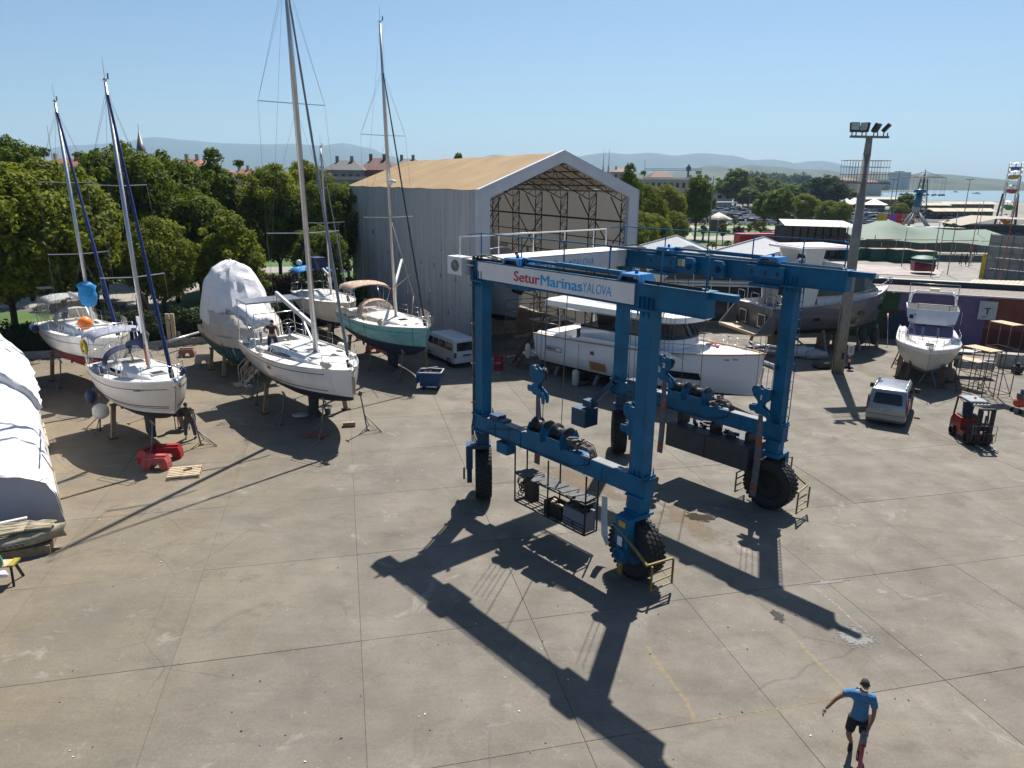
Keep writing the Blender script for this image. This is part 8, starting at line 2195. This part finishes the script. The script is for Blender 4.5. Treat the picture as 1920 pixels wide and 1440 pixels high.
for k,(px, top, Y) in enumerate(((88,234,140),(66,272,140),(103,285,150),(1460,395,0),(1322,330,190),(1210,300,170))):
    if not Y: continue
    p = ap(px, top, Y); tag(MB().tube((0,0,0),(0,0, p.z),.06,5).build('antenna', GREYST, None,(p.x, Y,0)), 'thin antenna mast %s' % ('tallest above the long tiled building', 'leftmost on the long tiled building', 'shortest on the long tiled building', '', 'right of the school', 'beside the hangar gable')[k], 'antenna')

# ---------------------------------------------------------------- park, car park, fairground
GZ = thing('gazebo', 'small kiosk with a pale pyramid roof in the town park', 'kiosk', gp(1345,432),.3)
MB().lathe([(3.9,2.7),(0,4.3)],4).lathe([(3.9,2.55),(3.9,2.7)],4).build('roof', mat('kiosk_roof',(.42,.37,.30),.7), GZ); MB().lathe([(2.3,0),(2.3,2.6)],4).build('wall', mat('kiosk_wall',(.12,.10,.09),.7), GZ)
CP = thing('station_canopy', 'white canopy with pale blue posts at the entrance of the car park', 'canopy', gp(1345,396),.1)
MB().bb(-7,7,-3,3,3.4,3.8).build('roof', WHITE, CP)
m = MB()
for k in range(8): m.tube((-6.5 + k * 1.85,-2.6,0),(-6.5 + k * 1.85,-2.6,3.4),.12)
m.build('post', mat('post_blue',(.25,.4,.5),.6), CP)
def car_mesh(kind):
    m = MB(); L, w_, h = ((4.3,1.75,1.45),(4.6,1.8,1.4),(4.4,1.8,1.75))[kind]
    def ring(z, k, xa, xb): return [Vector((xa,-w_ / 2 * k, z)), Vector((xb,-w_ / 2 * k, z)), Vector((xb, w_ / 2 * k, z)), Vector((xa, w_ / 2 * k, z))]
    a, b, c, d = ring(.25,.96,-L / 2, L / 2), ring(.55,1,-L / 2, L / 2), ring(.9,.97,-L / 2 + .08, L / 2 - .12), ring(h - .08,.74,-L / 2 + (.6,.9,.35)[kind], L / 2 - (1.7,1.75,1.5)[kind])
    m.loft([a, b, c], closed=True, smooth=False).add(c,[(0,1,2,3)]); 
    g = ring(.9,.9,-L / 2 + (.3,.6,.15)[kind], L / 2 - 1.0)
    m.loft([g, d], closed=True, smooth=False, mi=1); m.add(d,[(0,1,2,3)]); e = [p + Vector((0,0,.04)) for p in d]; m.loft([d, e], closed=True, smooth=False).add(e,[(0,1,2,3)])
    for x in (-L / 2 + .8, L / 2 - .8):
        for s in (-1,1): m.tube((x, s * (w_ / 2 - .2),.31),(x, s * w_ / 2,.31),.31,10, mi=2)
    return m
cms = []; paints = {'white': (.75,.75,.75), 'silver': (.35,.36,.38), 'black': (.015,.015,.018), 'grey': (.10,.10,.11), 'red': (.3,.02,.02), 'blue': (.03,.07,.2)}
CM = {}
for cn, cc in paints.items():
    pm = mat('paint_' + cn, cc,.25,.3 if cn in ('silver', 'grey') else 0,.03,1, coat=.6)
    for k in range(3): CM[(cn, k)] = car_mesh(k).mesh('car',[pm, DKGLASS, RUBBER])
rc = random.Random(21); seq = ['white', 'white', 'silver', 'black', 'grey', 'white', 'red', 'silver', 'grey', 'blue', 'white']
def park_car(p, rz, where):
    cn = rc.choice(seq); k = rc.randrange(3)
    o = bpy.data.objects.new('parked_car', CM[(cn, k)]); col.objects.link(o); o.location = (p.x, p.y,0); o.rotation_euler = (0,0, rz)
    tag(o, '%s %s parked %s' % (cn,('hatchback', 'saloon car', 'tall car')[k], where), 'car', '%s %ss %s' % (cn,('hatchback', 'saloon', 'tall car')[k], where))
ncar = 0
for j in range(9):
    y = 205 + j * 15
    for k in range(27):
        x = .205 * y + k * 2.75 - 4 + rc.uniform(-.2,.2)
        px = 960 + FPX * x / y
        if px > 1600 or rc.random() < .10: continue
        park_car(Vector((x + 6, y + rc.uniform(-.4,.4),0)), PI / 2 + .05 + (PI if rc.random() < .5 else 0), 'in the %s row of the big car park' % ('nearest', 'second', 'third', 'fourth', 'fifth', 'sixth', 'seventh', 'eighth', 'farthest')[j]); ncar += 1
for j,(pxa, pxb, py, n) in enumerate(((1480,1600,402,14),(1600,1705,399,15),(1600,1700,408,10),(1745,1810,410,7))):
    for k in range(n): p = gp(pxa + (pxb - pxa) * k / n, py + rc.uniform(-.6,.6)); park_car(p, rc.uniform(.9,1.2),('in the row left of the lighting mast', 'in the back row behind the coloured panels', 'in the front row behind the coloured panels', 'in the row by the dark restaurants')[j]); ncar += 1
BUS = tag(MB().bb(-5,5,-1.2,1.2,.4,2.9).bb(-4.8,4.8,-1.22,1.22,1.5,2.5, mi=1).build('red_truck',[mat('van_red',(.4,.01,.015),.4), mat('van_red2',(.3,.01,.012),.4)], None, tuple(gp(1432,470)),.1), 'long red vehicle parked behind the right gable roof', 'truck')

BP = thing('steel_pavilion', 'black two storey steel pavilion with a flat white roof', 'pavilion', gp(1520,482), R(-6))
W1 = 9; m = MB()
MB().loft([[Vector((-W1 / 2 - .5,-2.2,4.9)), Vector((W1 / 2 + 1.6,-2.2,4.75))],[Vector((-W1 / 2 + .5,6,5.5)), Vector((W1 / 2 + 1.6,6,5.35))]]).build('roof', mat('pavilion_roof',(.5,.49,.46),.6), BP)
for k in range(9):
    for y in (-1.6,5.4): MB().bar((-W1 / 2 + k * W1 / 8, y,0),(-W1 / 2 + k * W1 / 8, y,4.9),.14).build('column', BLACK, BP)
for k in range(8):
    for z in (.1,2.5): MB().bb(-W1 / 2 + k * W1 / 8 + .1,-W1 / 2 + (k + 1) * W1 / 8 - .1,-1.2,-1.1, z, z + 2.1).build('glass_panel', mat('pavilion_glass',(.012,.014,.017),.15), BP)
MB().bb(-W1 / 2, W1 / 2,-1,5,0,4.6).bb(-W1 / 2, W1 / 2,-1.7,5.5,2.3,2.5).build('core', mat('pavilion_core',(.015,.015,.018),.8), BP)
# green awning
GNM = mat('awning_green',(.10,.155,.115),.7,0,.08,.4); translucent(GNM,.1,(.12,.25,.17))
a = gp(1560,470); AW = thing('awning', 'large pale green shade sail with a peaked middle', 'awning',(gp(1672,480).x, gp(1672,480).y,0), R(-6))
sec = []
for i in range(15):
    q = i / 14; x = -14 + 31 * q; pk = math.exp(-((q - .42) / .13) ** 2) * 1.9
    sec.append([Vector((x,-6 + 13 * j / 6,3.6 - .9 * q - .35 * math.sin(PI * q * 3) ** 2 + (pk * math.exp(-((j - 3) / 1.3) ** 2)) + .22 * j - (.25 if j == 0 else 0))) for j in range(7)])
MB().loft(sec).build('shade_sail', GNM, AW)
m = MB()
for x in (-13,-5,4,12,16):
    for y in (-5.5,6.5): m.tube((x, y,0),(x, y,3.6),.07)
m.build('post', GREYST, AW)
for k in range(5): MB().pipe([(-12 + 5.5 * k,-6.2,3.0),(-7 + 5.5 * k,-6.4,3.1)],.05).build('red_beam', RED2, AW)
# colour panels, ride platform, containers, funfair
a = gp(1642,437); pn = thing('colour_screen', 'row of yellow, violet, red and orange coloured glass panels', 'screen',(a.x, a.y,0), R(-5)); pn.scale = (.78,1,.9)
for k, c in enumerate(((.45,.33,.0),(.5,.38,.02),(.22,.07,.35),(.22,.07,.35),(.5,.01,.02),(.35,.15,.13),(.42,.3,.2),(.5,.35,.02))):
    MB().bb(k * 1.35, k * 1.35 + 1.28,0,.08,2.6 if k < 5 else 3.6,5.0).build('coloured_panel', mat('panel_%d' % k, c,.4), pn)
    if k > 4: MB().bb(k * 1.35, k * 1.35 + 1.28,0,.08,2.4,3.5).build('coloured_panel', mat('panelb_%d' % k,((.5,.01,.02),(.5,.35,.02),(.3,.1,.05))[k - 5],.4), pn)
    MB().bar((k * 1.35 - .03,0,0),(k * 1.35 - .03,0,5.1),.08).build('post', RED2, pn)
for k,(px, py, w_, h_, c, lab) in enumerate([(1610,466,7,2.4,(.02,.10,.06), 'dark green kiosk left of the lighting mast top lamps'),(1640,452,8,2.2,(.02,.12,.07), 'green market kiosk in front of the coloured panels'),(1735,447,8,2.2,(.03,.06,.12), 'blue grey ride booth below the leaning ride legs'),(1780,446,5,2.0,(.25,.02,.03), 'red ride booth behind the shade sail')]):
    p = gp(px, py); b_ = thing('kiosk', lab, 'kiosk',(p.x, p.y,0), R(-6)); MB().bb(-w_ / 2, w_ / 2,0,3,0, h_).build('wall', mat('kiosk_c%d' % k, c,.6), b_); MB().bb(-w_ / 2 - .3, w_ / 2 + .3,-.4,3.3, h_, h_ + .15).build('roof', mat('kiosk_r',(.28,.36,.33),.6), b_)
for k,(pxa, pxb, py, Hh) in enumerate(((1585,1630,487,1.7),(1632,1672,489,1.7),(1676,1716,492,1.8),(1720,1758,496,1.8))):
    a, b = gp(pxa, py), gp(pxb, py); d = b - a; ct = thing('container', 'dark green corrugated container, %s in the row behind the wall' % ('leftmost', 'second', 'third', 'rightmost')[k], 'container',(a.x, a.y,0), math.atan2(d.y, d.x), 'green containers of the fairground')
    L_ = d.length - .3; m = MB(); pts = []
    n = 26
    for i in range(n + 1): pts.append([Vector((L_ * i / n,.07 * (i % 2),0)), Vector((L_ * i / n,.07 * (i % 2), Hh))])
    m.loft(pts, smooth=False); m.build('front_wall', mat('container_green',(.015,.09,.06),.6), ct); MB().bb(0, L_,.1,2.2,0, Hh).build('body', mat('container_green2',(.012,.075,.05),.6), ct)
    MB().bb(0, L_,.0,2.3, Hh, Hh + .08).build('roof_mat', mat('pink_mat',(.34,.16,.15),.7,0,.3,1.5, c2=(.36,.32,.28)), ct)
wv = mat('ride_floor',(.27,.17,.155),.6,0,.3,.5, c2=(.30,.28,.26)); t_ = wv.node_tree
rp_ = [gp(1500,506), gp(1760,520), gp(1770,506), gp(1510,488)]
patch('ride_floor',[(p.x, p.y) for p in rp_], wv,.02)
TRK = thing('ride_car', 'dark red open ride car standing on the pink ride floor', 'ride car', gp(1728,512), R(-10)); MB().loft([[Vector((-1.2,-.7,.3)), Vector((-1.3,-.8,1.5)), Vector((-1.3,.8,1.5)), Vector((-1.2,.7,.3))],[Vector((1.2,-.7,.3)), Vector((1.3,-.8,1.2)), Vector((1.3,.8,1.2)), Vector((1.2,.7,.3))]], caps=True).build('tub', mat('ride_red',(.2,.01,.015),.4), TRK); MB().lathe([(1.5,1.9),(.9,2.2),(0,2.3)],12).build('canopy', mat('container_green',(.015,.09,.06),.6), TRK)
# slatted screens and beams of the ride pavilion behind the containers
sb = thing('ride_pavilion', 'long open ride pavilion with dark red beams and grey panels', 'pavilion',(gp(1600,472).x, gp(1600,472).y,0), R(-5))
for k in range(12):
    MB().bb(-5 + k * 2.4,-5 + k * 2.4 + 2.2,0,.1,.2,2.0).build('grey_panel', mat('panel_grey',(.18,.21,.22),.6), sb); MB().bar((-5.1 + k * 2.4,0,0),(-5.1 + k * 2.4,0,3.0),.12).build('post', RED2, sb)
for z in (2.5,3.0): MB().bar((-5.1,-.1, z),(24,-.1, z),.1).build('beam', RED2, sb)
# big framed panel and yellow banner at the right
a, b = gp(1843,524), gp(1990,540); d = b - a
PW = thing('billboard_frame', 'tall grey panel wall with steel bracing at the right edge', 'panel wall',(a.x, a.y,0), math.atan2(d.y, d.x)); Hh = ap(1850,441, a.y).z
for k in range(8):
    for j in range(4): MB().bb(k * 1.25, k * 1.25 + 1.21,.1,.16,.1 + j * Hh / 4,(j + 1) * Hh / 4 + .05).build('panel', mat('panel_pale',(.22,.23,.22),.7,0,.06,1), PW)
m = MB()
for k in range(9): m.bar((k * 1.25,0,0),(k * 1.25,0, Hh + .2),.07)
for j in range(6): m.bar((0,0,.1 + j * Hh / 5),(10,0,.1 + j * Hh / 5),.06)
for k in range(0,8,2): m.bar((k * 1.25,-.03,.2),((k + 2) * 1.25,-.03, Hh * .7),.05).bar(((k + 2) * 1.25,-.06,.2),(k * 1.25,-.06, Hh * .7),.05)
m.build('steel_frame', GREYST, PW)
p = gp(1838,522); YB = thing('banner', 'tall yellow banner leaning beside the grey panel wall', 'banner',(p.x - .4, p.y - .3,0), R(-8)); MB().bb(0,1.05,0,.06,0,3.0).build('board', mat('banner_yellow',(.5,.38,.01),.5), YB)
m = MB()
for k in range(7): m.bb(.78,.92,-.01,-.002,.5 + .33 * k,.68 + .33 * k)
m.bb(.2,.7,-.01,-.002,2.72,2.85).build('print', mat('print_brown',(.15,.05,.02),.6), YB)
for k,(px0, px1, py0, py1, z, c, lab) in enumerate(((1742,1812,536,524,2.4,(.13,.14,.13), 'dark grey lean-to roof behind the workshop'),(1800,1960,538,524,2.5,(.42,.38,.27), 'cream corrugated roof behind the workshop'))):
    q = [gp(px0, py0, z), gp(px1, py0 + 6, z), gp(px1 + 10, py1 + 4, z + .3), gp(px0 + 25, py1, z + .3)]; rfm = mat('leanto_%d' % k, c,.7,0,.1,3)
    t2 = thing('lean_to', lab, 'roof shed',(q[0].x, q[0].y,0)); n = 16 if k else 4; m = MB()
    for i in range(n):
        A_, B_ = q[0].lerp(q[1], i / n), q[0].lerp(q[1],(i + .86) / n); C_, D_ = q[3].lerp(q[2],(i + .86) / n), q[3].lerp(q[2], i / n); o_ = q[0] - Vector((0,0, z))
        mm = MB(); mm.add([v - o_ for v in (A_, B_, C_, D_)],[(0,1,2,3)]).add([v - o_ + Vector((0,0,-.09)) for v in (A_, B_, C_, D_)],[(0,1,2,3)]); mm.build('roof_sheet', rfm, t2)
    W3 = q[1] - q[0]; MB().add([(0,.3,0),(W3.x, W3.y + .3,0),(W3.x, W3.y + .3, z - .1),(0,.3, z - .1)],[(0,1,2,3)]).build('front_wall', mat('leanto_wall',(.05,.06,.05),.8), t2)
# boardwalk restaurants near the sea
for k,(px0, px1, py, H_, lab) in enumerate(((1740,1860,410,3.0, 'dark long restaurant with a cream awning, nearer of the two'),(1765,1862,396,3.6, 'dark long restaurant with a cream awning, nearer the sea'),(1700,1775,402,4.0, 'dark building with a thin pale roof edge behind the ride arm'),(1610,1700,386,4.0, 'long low grey market hall on the waterfront'))):
    a, b = gp(px0, py), gp(px1, py); o = thing('restaurant', lab, 'building',(a.x, a.y,0), math.atan2(b.y - a.y, b.x - a.x)); L_ = (b - a).length
    MB().bb(0, L_,0,9,0, H_).build('wall', mat('resto_dark',(.02,.02,.022),.7), o)
    for i in range(5): MB().loft([[Vector((L_ * i / 5,-2.2, H_ - .5)), Vector((L_ * (i + .97) / 5,-2.2, H_ - .5))],[Vector((L_ * i / 5,1.2, H_ + .5)), Vector((L_ * (i + .97) / 5,1.2, H_ + .5))]]).build('awning', mat('awning_cream',(.45,.40,.30),.8), o)
    for i in range(10): MB().bb(L_ * i / 10 + .2, L_ * (i + 1) / 10 - .2,-.08,-.02,.3, H_ - .8).build('window', DKGLASS, o)
for k,(px, py, w_, lab) in enumerate(((1600,392,11, 'white peaked tent left of the lighting mast'),(1637,395,13, 'white peaked market tent right of the lighting mast'),(1545,388,9, 'white tent roofs behind the big round tree'),(1585,394,8, 'small cream tent between the waterfront tents'))):
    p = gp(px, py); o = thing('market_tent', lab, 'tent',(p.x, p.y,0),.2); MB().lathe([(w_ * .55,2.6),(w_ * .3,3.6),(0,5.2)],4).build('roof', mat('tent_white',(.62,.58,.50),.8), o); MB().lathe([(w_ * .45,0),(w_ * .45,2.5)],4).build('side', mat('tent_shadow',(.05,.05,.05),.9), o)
FW_ = thing('fairground_roof', 'brown fabric roofed bumper car hall at the right edge', 'pavilion',(gp(1850,445).x, gp(1850,445).y,0), R(-8))
MB().loft([[Vector((-7,-3,2.6)), Vector((0,-3,4.2)), Vector((9,-3,4.0))],[Vector((-7,9,2.8)), Vector((0,9,4.4)), Vector((9,9,4.2))]], smooth=False).build('roof', mat('fabric_brown',(.30,.26,.21),.8), FW_)
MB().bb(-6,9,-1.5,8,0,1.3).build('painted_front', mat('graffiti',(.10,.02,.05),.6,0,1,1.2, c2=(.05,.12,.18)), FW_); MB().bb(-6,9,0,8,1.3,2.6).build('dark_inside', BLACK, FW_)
# ferris wheel, nearly edge on
YF = 178.0; fp = gp(1893,426); FWL = thing('ferris_wheel', 'small ferris wheel with coloured cabins seen edge-on at the right', 'ferris wheel',(ap(1888,400, YF).x, YF,0), R(58))
RR = 7.2; zc = 9.2; FWM = mat('wheel_white',(.5,.49,.48),.5)
for s in (-1.2,1.2):
    n = 28; pts = [Vector((RR * math.cos(2 * PI * k / n), s, zc + RR * math.sin(2 * PI * k / n))) for k in range(n + 1)]
    m = MB().pipe(pts,.14,5)
    for k in range(0, n,4): m.tube((0, s, zc), pts[k],.07,4)
    pts2 = [Vector((0, s, zc)).lerp(p,.72) for p in pts]; m.pipe(pts2,.07,4); m.build('rim', FWM, FWL)
for k in range(12):
    a = 2 * PI * (k + .5) / 12; c = Vector((RR * math.cos(a),0, zc + RR * math.sin(a) - 1.0)); cc = ((.3,.02,.03),(.05,.2,.03),(.35,.12,.02),(.03,.10,.3),(.4,.25,.02))[k % 5]
    cb = MB().lathe([(0,-.8),(.7,-.7),(1.05,-.1),(1.05,.15),(.95,.15),(.9,-.1),(0,-.2)],10, c).build('cabin', mat('cabin_%d' % (k % 5), cc,.5), FWL)
    MB().tube(c + Vector((0,-1.2,1.0)), c + Vector((0,1.2,1.0)),.06,5).lathe([(1.0,.95),(0,1.25)],10, c).tube(c + Vector((.8,0,.1)), c + Vector((.8,0,.95)),.04,4).tube(c - Vector((.8,0,-.1)), c + Vector((-.8,0,.95)),.04,4).build('cabin_roof', FWM, cb)
for s in (-2.2,2.2):
    for x in (-3.4,3.4): MB().bar((x, s,0),(0, s * .7, zc),.32).build('support', mat('support_dark',(.05,.03,.035),.5), FWL)
MB().bb(-3.2,3.2,-3,3,0,1.0).build('platform', mat('platform_orange',(.35,.18,.02),.6), FWL)
# swing carousel tower
YS = 240.0; SW_ = thing('swing_carousel', 'tall swing ride tower with a wide top disc and hanging seats', 'ride',(ap(1726,380, YS).x, YS,0),.4); zt = ap(1726,335, YS).z
m = MB()
for sx in (-1,1):
    for sy in (-1,1): m.bar((sx * 1.6, sy * 1.6,0),(sx * .7, sy * .7, zt),.22)
for k in range(8):
    q = k / 8; w0, w1 = 1.6 - .9 * q,1.6 - .9 * (k + 1) / 8; z0_, z1_ = zt * q, zt * (k + 1) / 8
    for s in (-1,1): m.bar((-w0, s * w0, z0_),(w1, s * w1, z1_),.1).bar((w0, s * w0, z0_),(-w1, s * w1, z1_),.1)
m.build('lattice_tower', mat('ride_dark',(.05,.05,.06),.6), SW_)
m = MB(); n = 16; Rr = 6.2
for k in range(n): a = 2 * PI * k / n; e = Vector((Rr * math.cos(a), Rr * math.sin(a), zt + .4)); m.bar((0,0, zt + .9), e,.12).bar((0,0, zt + 2.2), e,.05)
m.pipe([Vector((Rr * math.cos(2 * PI * k / n), Rr * math.sin(2 * PI * k / n), zt + .4)) for k in range(n + 1)],.1,4).tube((0,0, zt),(0,0, zt + 3.0),.3,8,.1).build('top_disc', GREYST, SW_)
for k in range(n):
    a = 2 * PI * k / n; e = Vector((Rr * math.cos(a), Rr * math.sin(a), zt + .4)); MB().tube(e, e - Vector((0,0,5.2)),.035,4).box(e - Vector((0,0,5.4)),(.6,.6,.5)).build('hanging_seat', GREYST, SW_)
YA = 165.0; x = ap(1716,400, YA).x; RA = thing('pendulum_ride', 'blue ride arm on spread grey legs in front of the swing tower', 'ride',(x, YA,0), R(-10))
zt = ap(1716,362, YA).z; zm = ap(1716,392, YA).z
MB().tube((0,0, zm),(.3,0, zt),.75,14,.6).lathe([(.3,0),(1.25,.1),(1.25,.7),(.2,.9)],14,(.3,0, zt)).build('arm', mat('ride_blue',(.01,.09,.18),.4), RA)
m = MB()
for ex, ey in ((3.2,-3.5),(4.6,-1.5),(-3.4,1),(-2.5,-2.5)): m.tube((0,0, zm),(ex, ey,0),.28,8)
m.ball((0,0, zm),.9,10).build('leg', mat('ride_grey',(.25,.27,.28),.5), RA)
# lamp posts and flag poles
for k,(px, top, py, lab) in enumerate([(1672,322,420, 'tallest double headed lamp post behind the coloured panels'),(1665,337,414, 'shorter lamp post left of the tallest one'),(1806,337,412, 'lamp post between the swing ride and the ferris wheel'),(1745,418,520, 'grey pole left of the red ride car'),(1757,414,505, 'second grey pole above the red ride car'),(1690,428,500, 'white pole with rusty foot on the ride floor'),(1776,400,515, 'grey pole in front of the young trees'),(1816,380,500, 'dark red pole with grey top left of the banner'),(1872,372,545, 'dark red pole in front of the grey panel wall'),(1826,375,480, 'thin grey pole left of the dark red one'),(1328,330,458, 'slim grey flag pole in front of the orange roofed house'),(1342,412,468, 'short lamp post left of the gazebo'),(1450,425,470, 'white short post left of the black pavilion'),(1403,345,402, 'distant light mast above the car park'),(1318,412,452, 'pale lamp post on the lawn'),(1656,416,478, 'lamp with round head by the black pavilion')]):
    p = gp(px, py); z = ap(px, top, p.y).z; o = thing('lamp_post' if k in (0,1,2,11,13,14,15) else 'pole', lab, 'lamp post' if k in (0,1,2,11,13,14,15) else 'pole',(p.x, p.y,0)); r_ = .06 if p.y < 120 else .14
    MB().tube((0,0,0),(0,0, z), r_,8, r_ * .7).build('pole', RED2 if k in (7,8) else GREYST, o)
    if k in (0,1,2,13): MB().bb(-1.4,1.4,-.1,.1, z, z + .18).build('lamp_head', GREYST, o)
    if k in (11,14,15): MB().ball((0,0, z + .15),.25,8).build('lamp_head', WHITE, o)
# people far away
fb = [(0,0,.92,.16,.12),(0,0,1.2,.17,.12),(0,0,1.4,.14,.1),(0,0,1.5,.06),(0,0,1.62,.10),(0,0,1.72,.07),(-.24,0,1.32,.06),(-.3,0,1.0,.05),(.24,0,1.32,.06),(.3,0,1.0,.05),(-.1,.05,.5,.08),(-.12,.1,.05,.06),(.1,-.05,.5,.08),(.12,-.1,.05,.06)]
fe = [(0,1),(1,2),(2,3),(3,4),(4,5),(2,6),(6,7),(2,8),(8,9),(0,10),(10,11),(0,12),(12,13)]
tmp = skinbody('tmp', fb, fe, mat('far_clothes',(.06,.06,.08),.8), None,0,1)
dg = bpy.context.evaluated_depsgraph_get(); pme = bpy.data.meshes.new_from_object(tmp.evaluated_get(dg)); bpy.data.objects.remove(tmp)
for k,(px, py, c, lab) in enumerate([(197,562,(.03,.03,.04), 'person in dark clothes standing on the park path, right of two'),(183,560,(.4,.36,.33), 'person in pale top standing on the park path, left of two'),(1794,432,(.04,.04,.05), 'pedestrian in dark clothes, leftmost of three on the plaza'),(1801,433,(.05,.04,.05), 'pedestrian in the middle of three on the plaza'),(1808,433,(.08,.04,.04), 'pedestrian rightmost of three on the plaza'),(1302,424,(.05,.05,.06), 'walker beside the tall single tree'),(1326,422,(.03,.03,.03), 'walker left of the gazebo'),(1506,482,(.05,.05,.05), 'person by the black steel pavilion'),(1810,498,(.03,.03,.04), 'person left of the yellow banner in dark clothes'),(1818,496,(.5,.5,.5), 'person left of the yellow banner in white'),(1800,497,(.1,.03,.03), 'person in dark red left of the yellow banner')]):
    me = pme.copy(); me.materials.clear(); me.materials.append(mat('clothes_%d' % k, c,.8)); o = bpy.data.objects.new('person', me); col.objects.link(o); p = gp(px, py); o.location = (p.x, p.y,0); o.rotation_euler = (0,0, k); tag(o, lab, 'person', 'distant people')
# coastal town stuff and woods
def wood(name, label, spots, n, size, m, seed):
    r = random.Random(seed); cl = []
    for (x, y, rad, h) in spots:
        for k in range(4): cl.append((x + r.uniform(-rad, rad) * .7, y + r.uniform(-rad, rad) * .7, h * r.uniform(.25,.75), rad * r.uniform(.45,.8)))
    V, F = leaves(seed, cl, n, size); me = bpy.data.meshes.new(name); me.from_pydata(V,[], F); me.materials.append(m)
    o = bpy.data.objects.new(name, me); col.objects.link(o); o['kind'] = 'stuff'; o['label'] = label; return o
rw = random.Random(5); spots = []
for k in range(420):
    q = rw.random(); px = 1380 + 560 * q; Y = rw.uniform(620,1500) + max(0, q - .55) * 1700; spots.append(((px - 960) / FPX * Y, Y, rw.uniform(9,20), rw.uniform(10,20) * (1 - max(0, q - .6))))
spots = [s for s in spots if not (s[0] > .33 * s[1] and s[1] < 760 + (s[0] / s[1] - .33) * 4200)]
wood('coastal_wood', 'wooded shore across the bay', spots,42000,4.6, LF3,4)
spots = []
for k in range(160): px = rw.uniform(-60,1250); Y = rw.uniform(190,420); spots.append(((px - 960) / FPX * Y, Y, rw.uniform(4,8), rw.uniform(5,9)))
wood('town_trees', 'low tree cover among the distant town roofs', spots,22000,1.5, LF1,6)
patch('far_shore',[(60,620),(190,755),(430,990),(700,1290),(1250,2300),(1800,4000),(-200,4000),(-200,620)], mat('shore_ground',(.07,.08,.05),.95,0,.3,.01),.3)
# boats on the bay
for k,(px, py) in enumerate(((1646,366),(1700,364),(1790,361),(1830,364))):
    p = gp(px, py); o = thing('boat', 'tiny white boat on the bay, number of the row from left: %s' % ('first', 'second', 'third', 'fourth')[k], 'boat',(p.x, p.y,0), k); MB().loft([[Vector((-5,-1.4,.2)), Vector((-5,-1.6,1.4)), Vector((-5,1.6,1.4)), Vector((-5,1.4,.2))],[Vector((5,-.1,.5)), Vector((5.4,-.1,1.8)), Vector((5.4,.1,1.8)), Vector((5,.1,.5))]], caps=True).build('hull', WHITE, o); MB().bb(-3,1,-1.1,1.1,1.4,2.6).build('cabin', WHITE, o)
# hills: heightfields standing where they stand
def ridge(name, prof, Y0, Y1, m, seed, rough=.10, nx=160, ny=14):
    """prof = [(px, row)] skyline in the photo, realised as terrain between the depths Y0 and Y1, crest at 55 percent"""
    Yc = Y0 + (Y1 - Y0) * .55; V = []; F = []
    P = [(ap(px, row, Yc).x, max(2, ap(px, row, Yc).z)) for px, row in prof]; x0, x1 = P[0][0], P[-1][0]
    def hh(x):
        for (a, za),(b, zb) in zip(P[:-1], P[1:]):
            if a <= x <= b: q = (x - a) / (b - a); q = q * q * (3 - 2 * q); return za + (zb - za) * q
        return P[-1][1]
    for j in range(ny + 1):
        q = j / ny; y = Y0 + (Y1 - Y0) * q; e = math.sin(PI * min(1, q / 1.1)) ** 1.3 if q < .55 else math.cos(PI / 2 * (q - .55) / .45) ** .8
        for i in range(nx + 1):
            x = x0 + (x1 - x0) * i / nx; h = hh(x) * e
            nz = noise.fractal(Vector((x / (Y1 - Y0) * 3 + seed, y / (Y1 - Y0) * 3, seed)),1.0,2.1,6)
            edge = min(1, i / 8,(nx - i) / 8)
            V.append((x, y, max(-3, h * (1 + rough * nz * (1.4 - e))) * (edge ** .6) - 2))
    for j in range(ny):
        for i in range(nx): a = j * (nx + 1) + i; F.append((a, a + 1, a + nx + 2, a + nx + 1))
    me = bpy.data.meshes.new(name); me.from_pydata(V,[], F); me.materials.append(m)
    for p in me.polygons: p.use_smooth = True
    o = bpy.data.objects.new(name, me); col.objects.link(o); o['kind'] = 'structure'; return o
HM = mat('hill_far',(.03,.05,.04),.95,0,.3,.004); HM2 = mat('hill_near',(.018,.035,.012),.95,0,.5,.012, c2=(.05,.065,.025))
ridge('far_mountains',[(-160,300),(-20,292),(40,285),(110,278),(160,272),(230,268),(300,257),(350,262),(420,268),(500,270),(560,269),(605,272),(645,268),(690,277),(730,292),(800,312),(900,330)],6200,8600, HM,3,.05)
ridge('mountains',[(760,326),(860,312),(930,290),(945,292),(1000,302),(1060,294),(1140,286),(1170,289),(1215,286),(1260,291),(1310,287),(1360,291),(1400,300),(1440,299),(1480,306),(1530,301),(1560,308),(1600,318),(1660,332),(1730,345)],5600,8200, HM,5,.05)
ridge('low_hills',[(1090,338),(1170,322),(1230,325),(1300,318),(1330,310),(1370,315),(1400,310),(1440,312),(1480,319),(1510,316),(1545,325),(1600,330),(1640,322),(1690,328),(1740,325),(1790,331),(1840,339),(1880,343),(1950,347)],2300,3700, HM2,7,.12,220,18)
ridge('wooded_hill',[(1480,345),(1540,334),(1600,324),(1640,322),(1680,326),(1730,331),(1790,341),(1850,346),(1900,349)],1700,2400, HM2,9,.1,160,12)
# ---------------------------------------------------------------- the hazy air
hz = bpy.data.materials.new('hazy_air'); hz.use_nodes = True
t_ = hz.node_tree; t_.nodes.remove(t_.nodes['Principled BSDF'])
pv = t_.nodes.new('ShaderNodeVolumePrincipled'); pv.inputs['Density'].default_value = HAZE_D
pv.inputs['Color'].default_value = (.52,.76,1.0,1); pv.inputs['Anisotropy'].default_value = .1
t_.links.new(pv.outputs[0], t_.nodes['Material Output'].inputs['Volume'])
h_ = MB().bb(-9500,9500,-200,9600,-2,560).build('haze', hz); h_['kind'] = 'stuff'
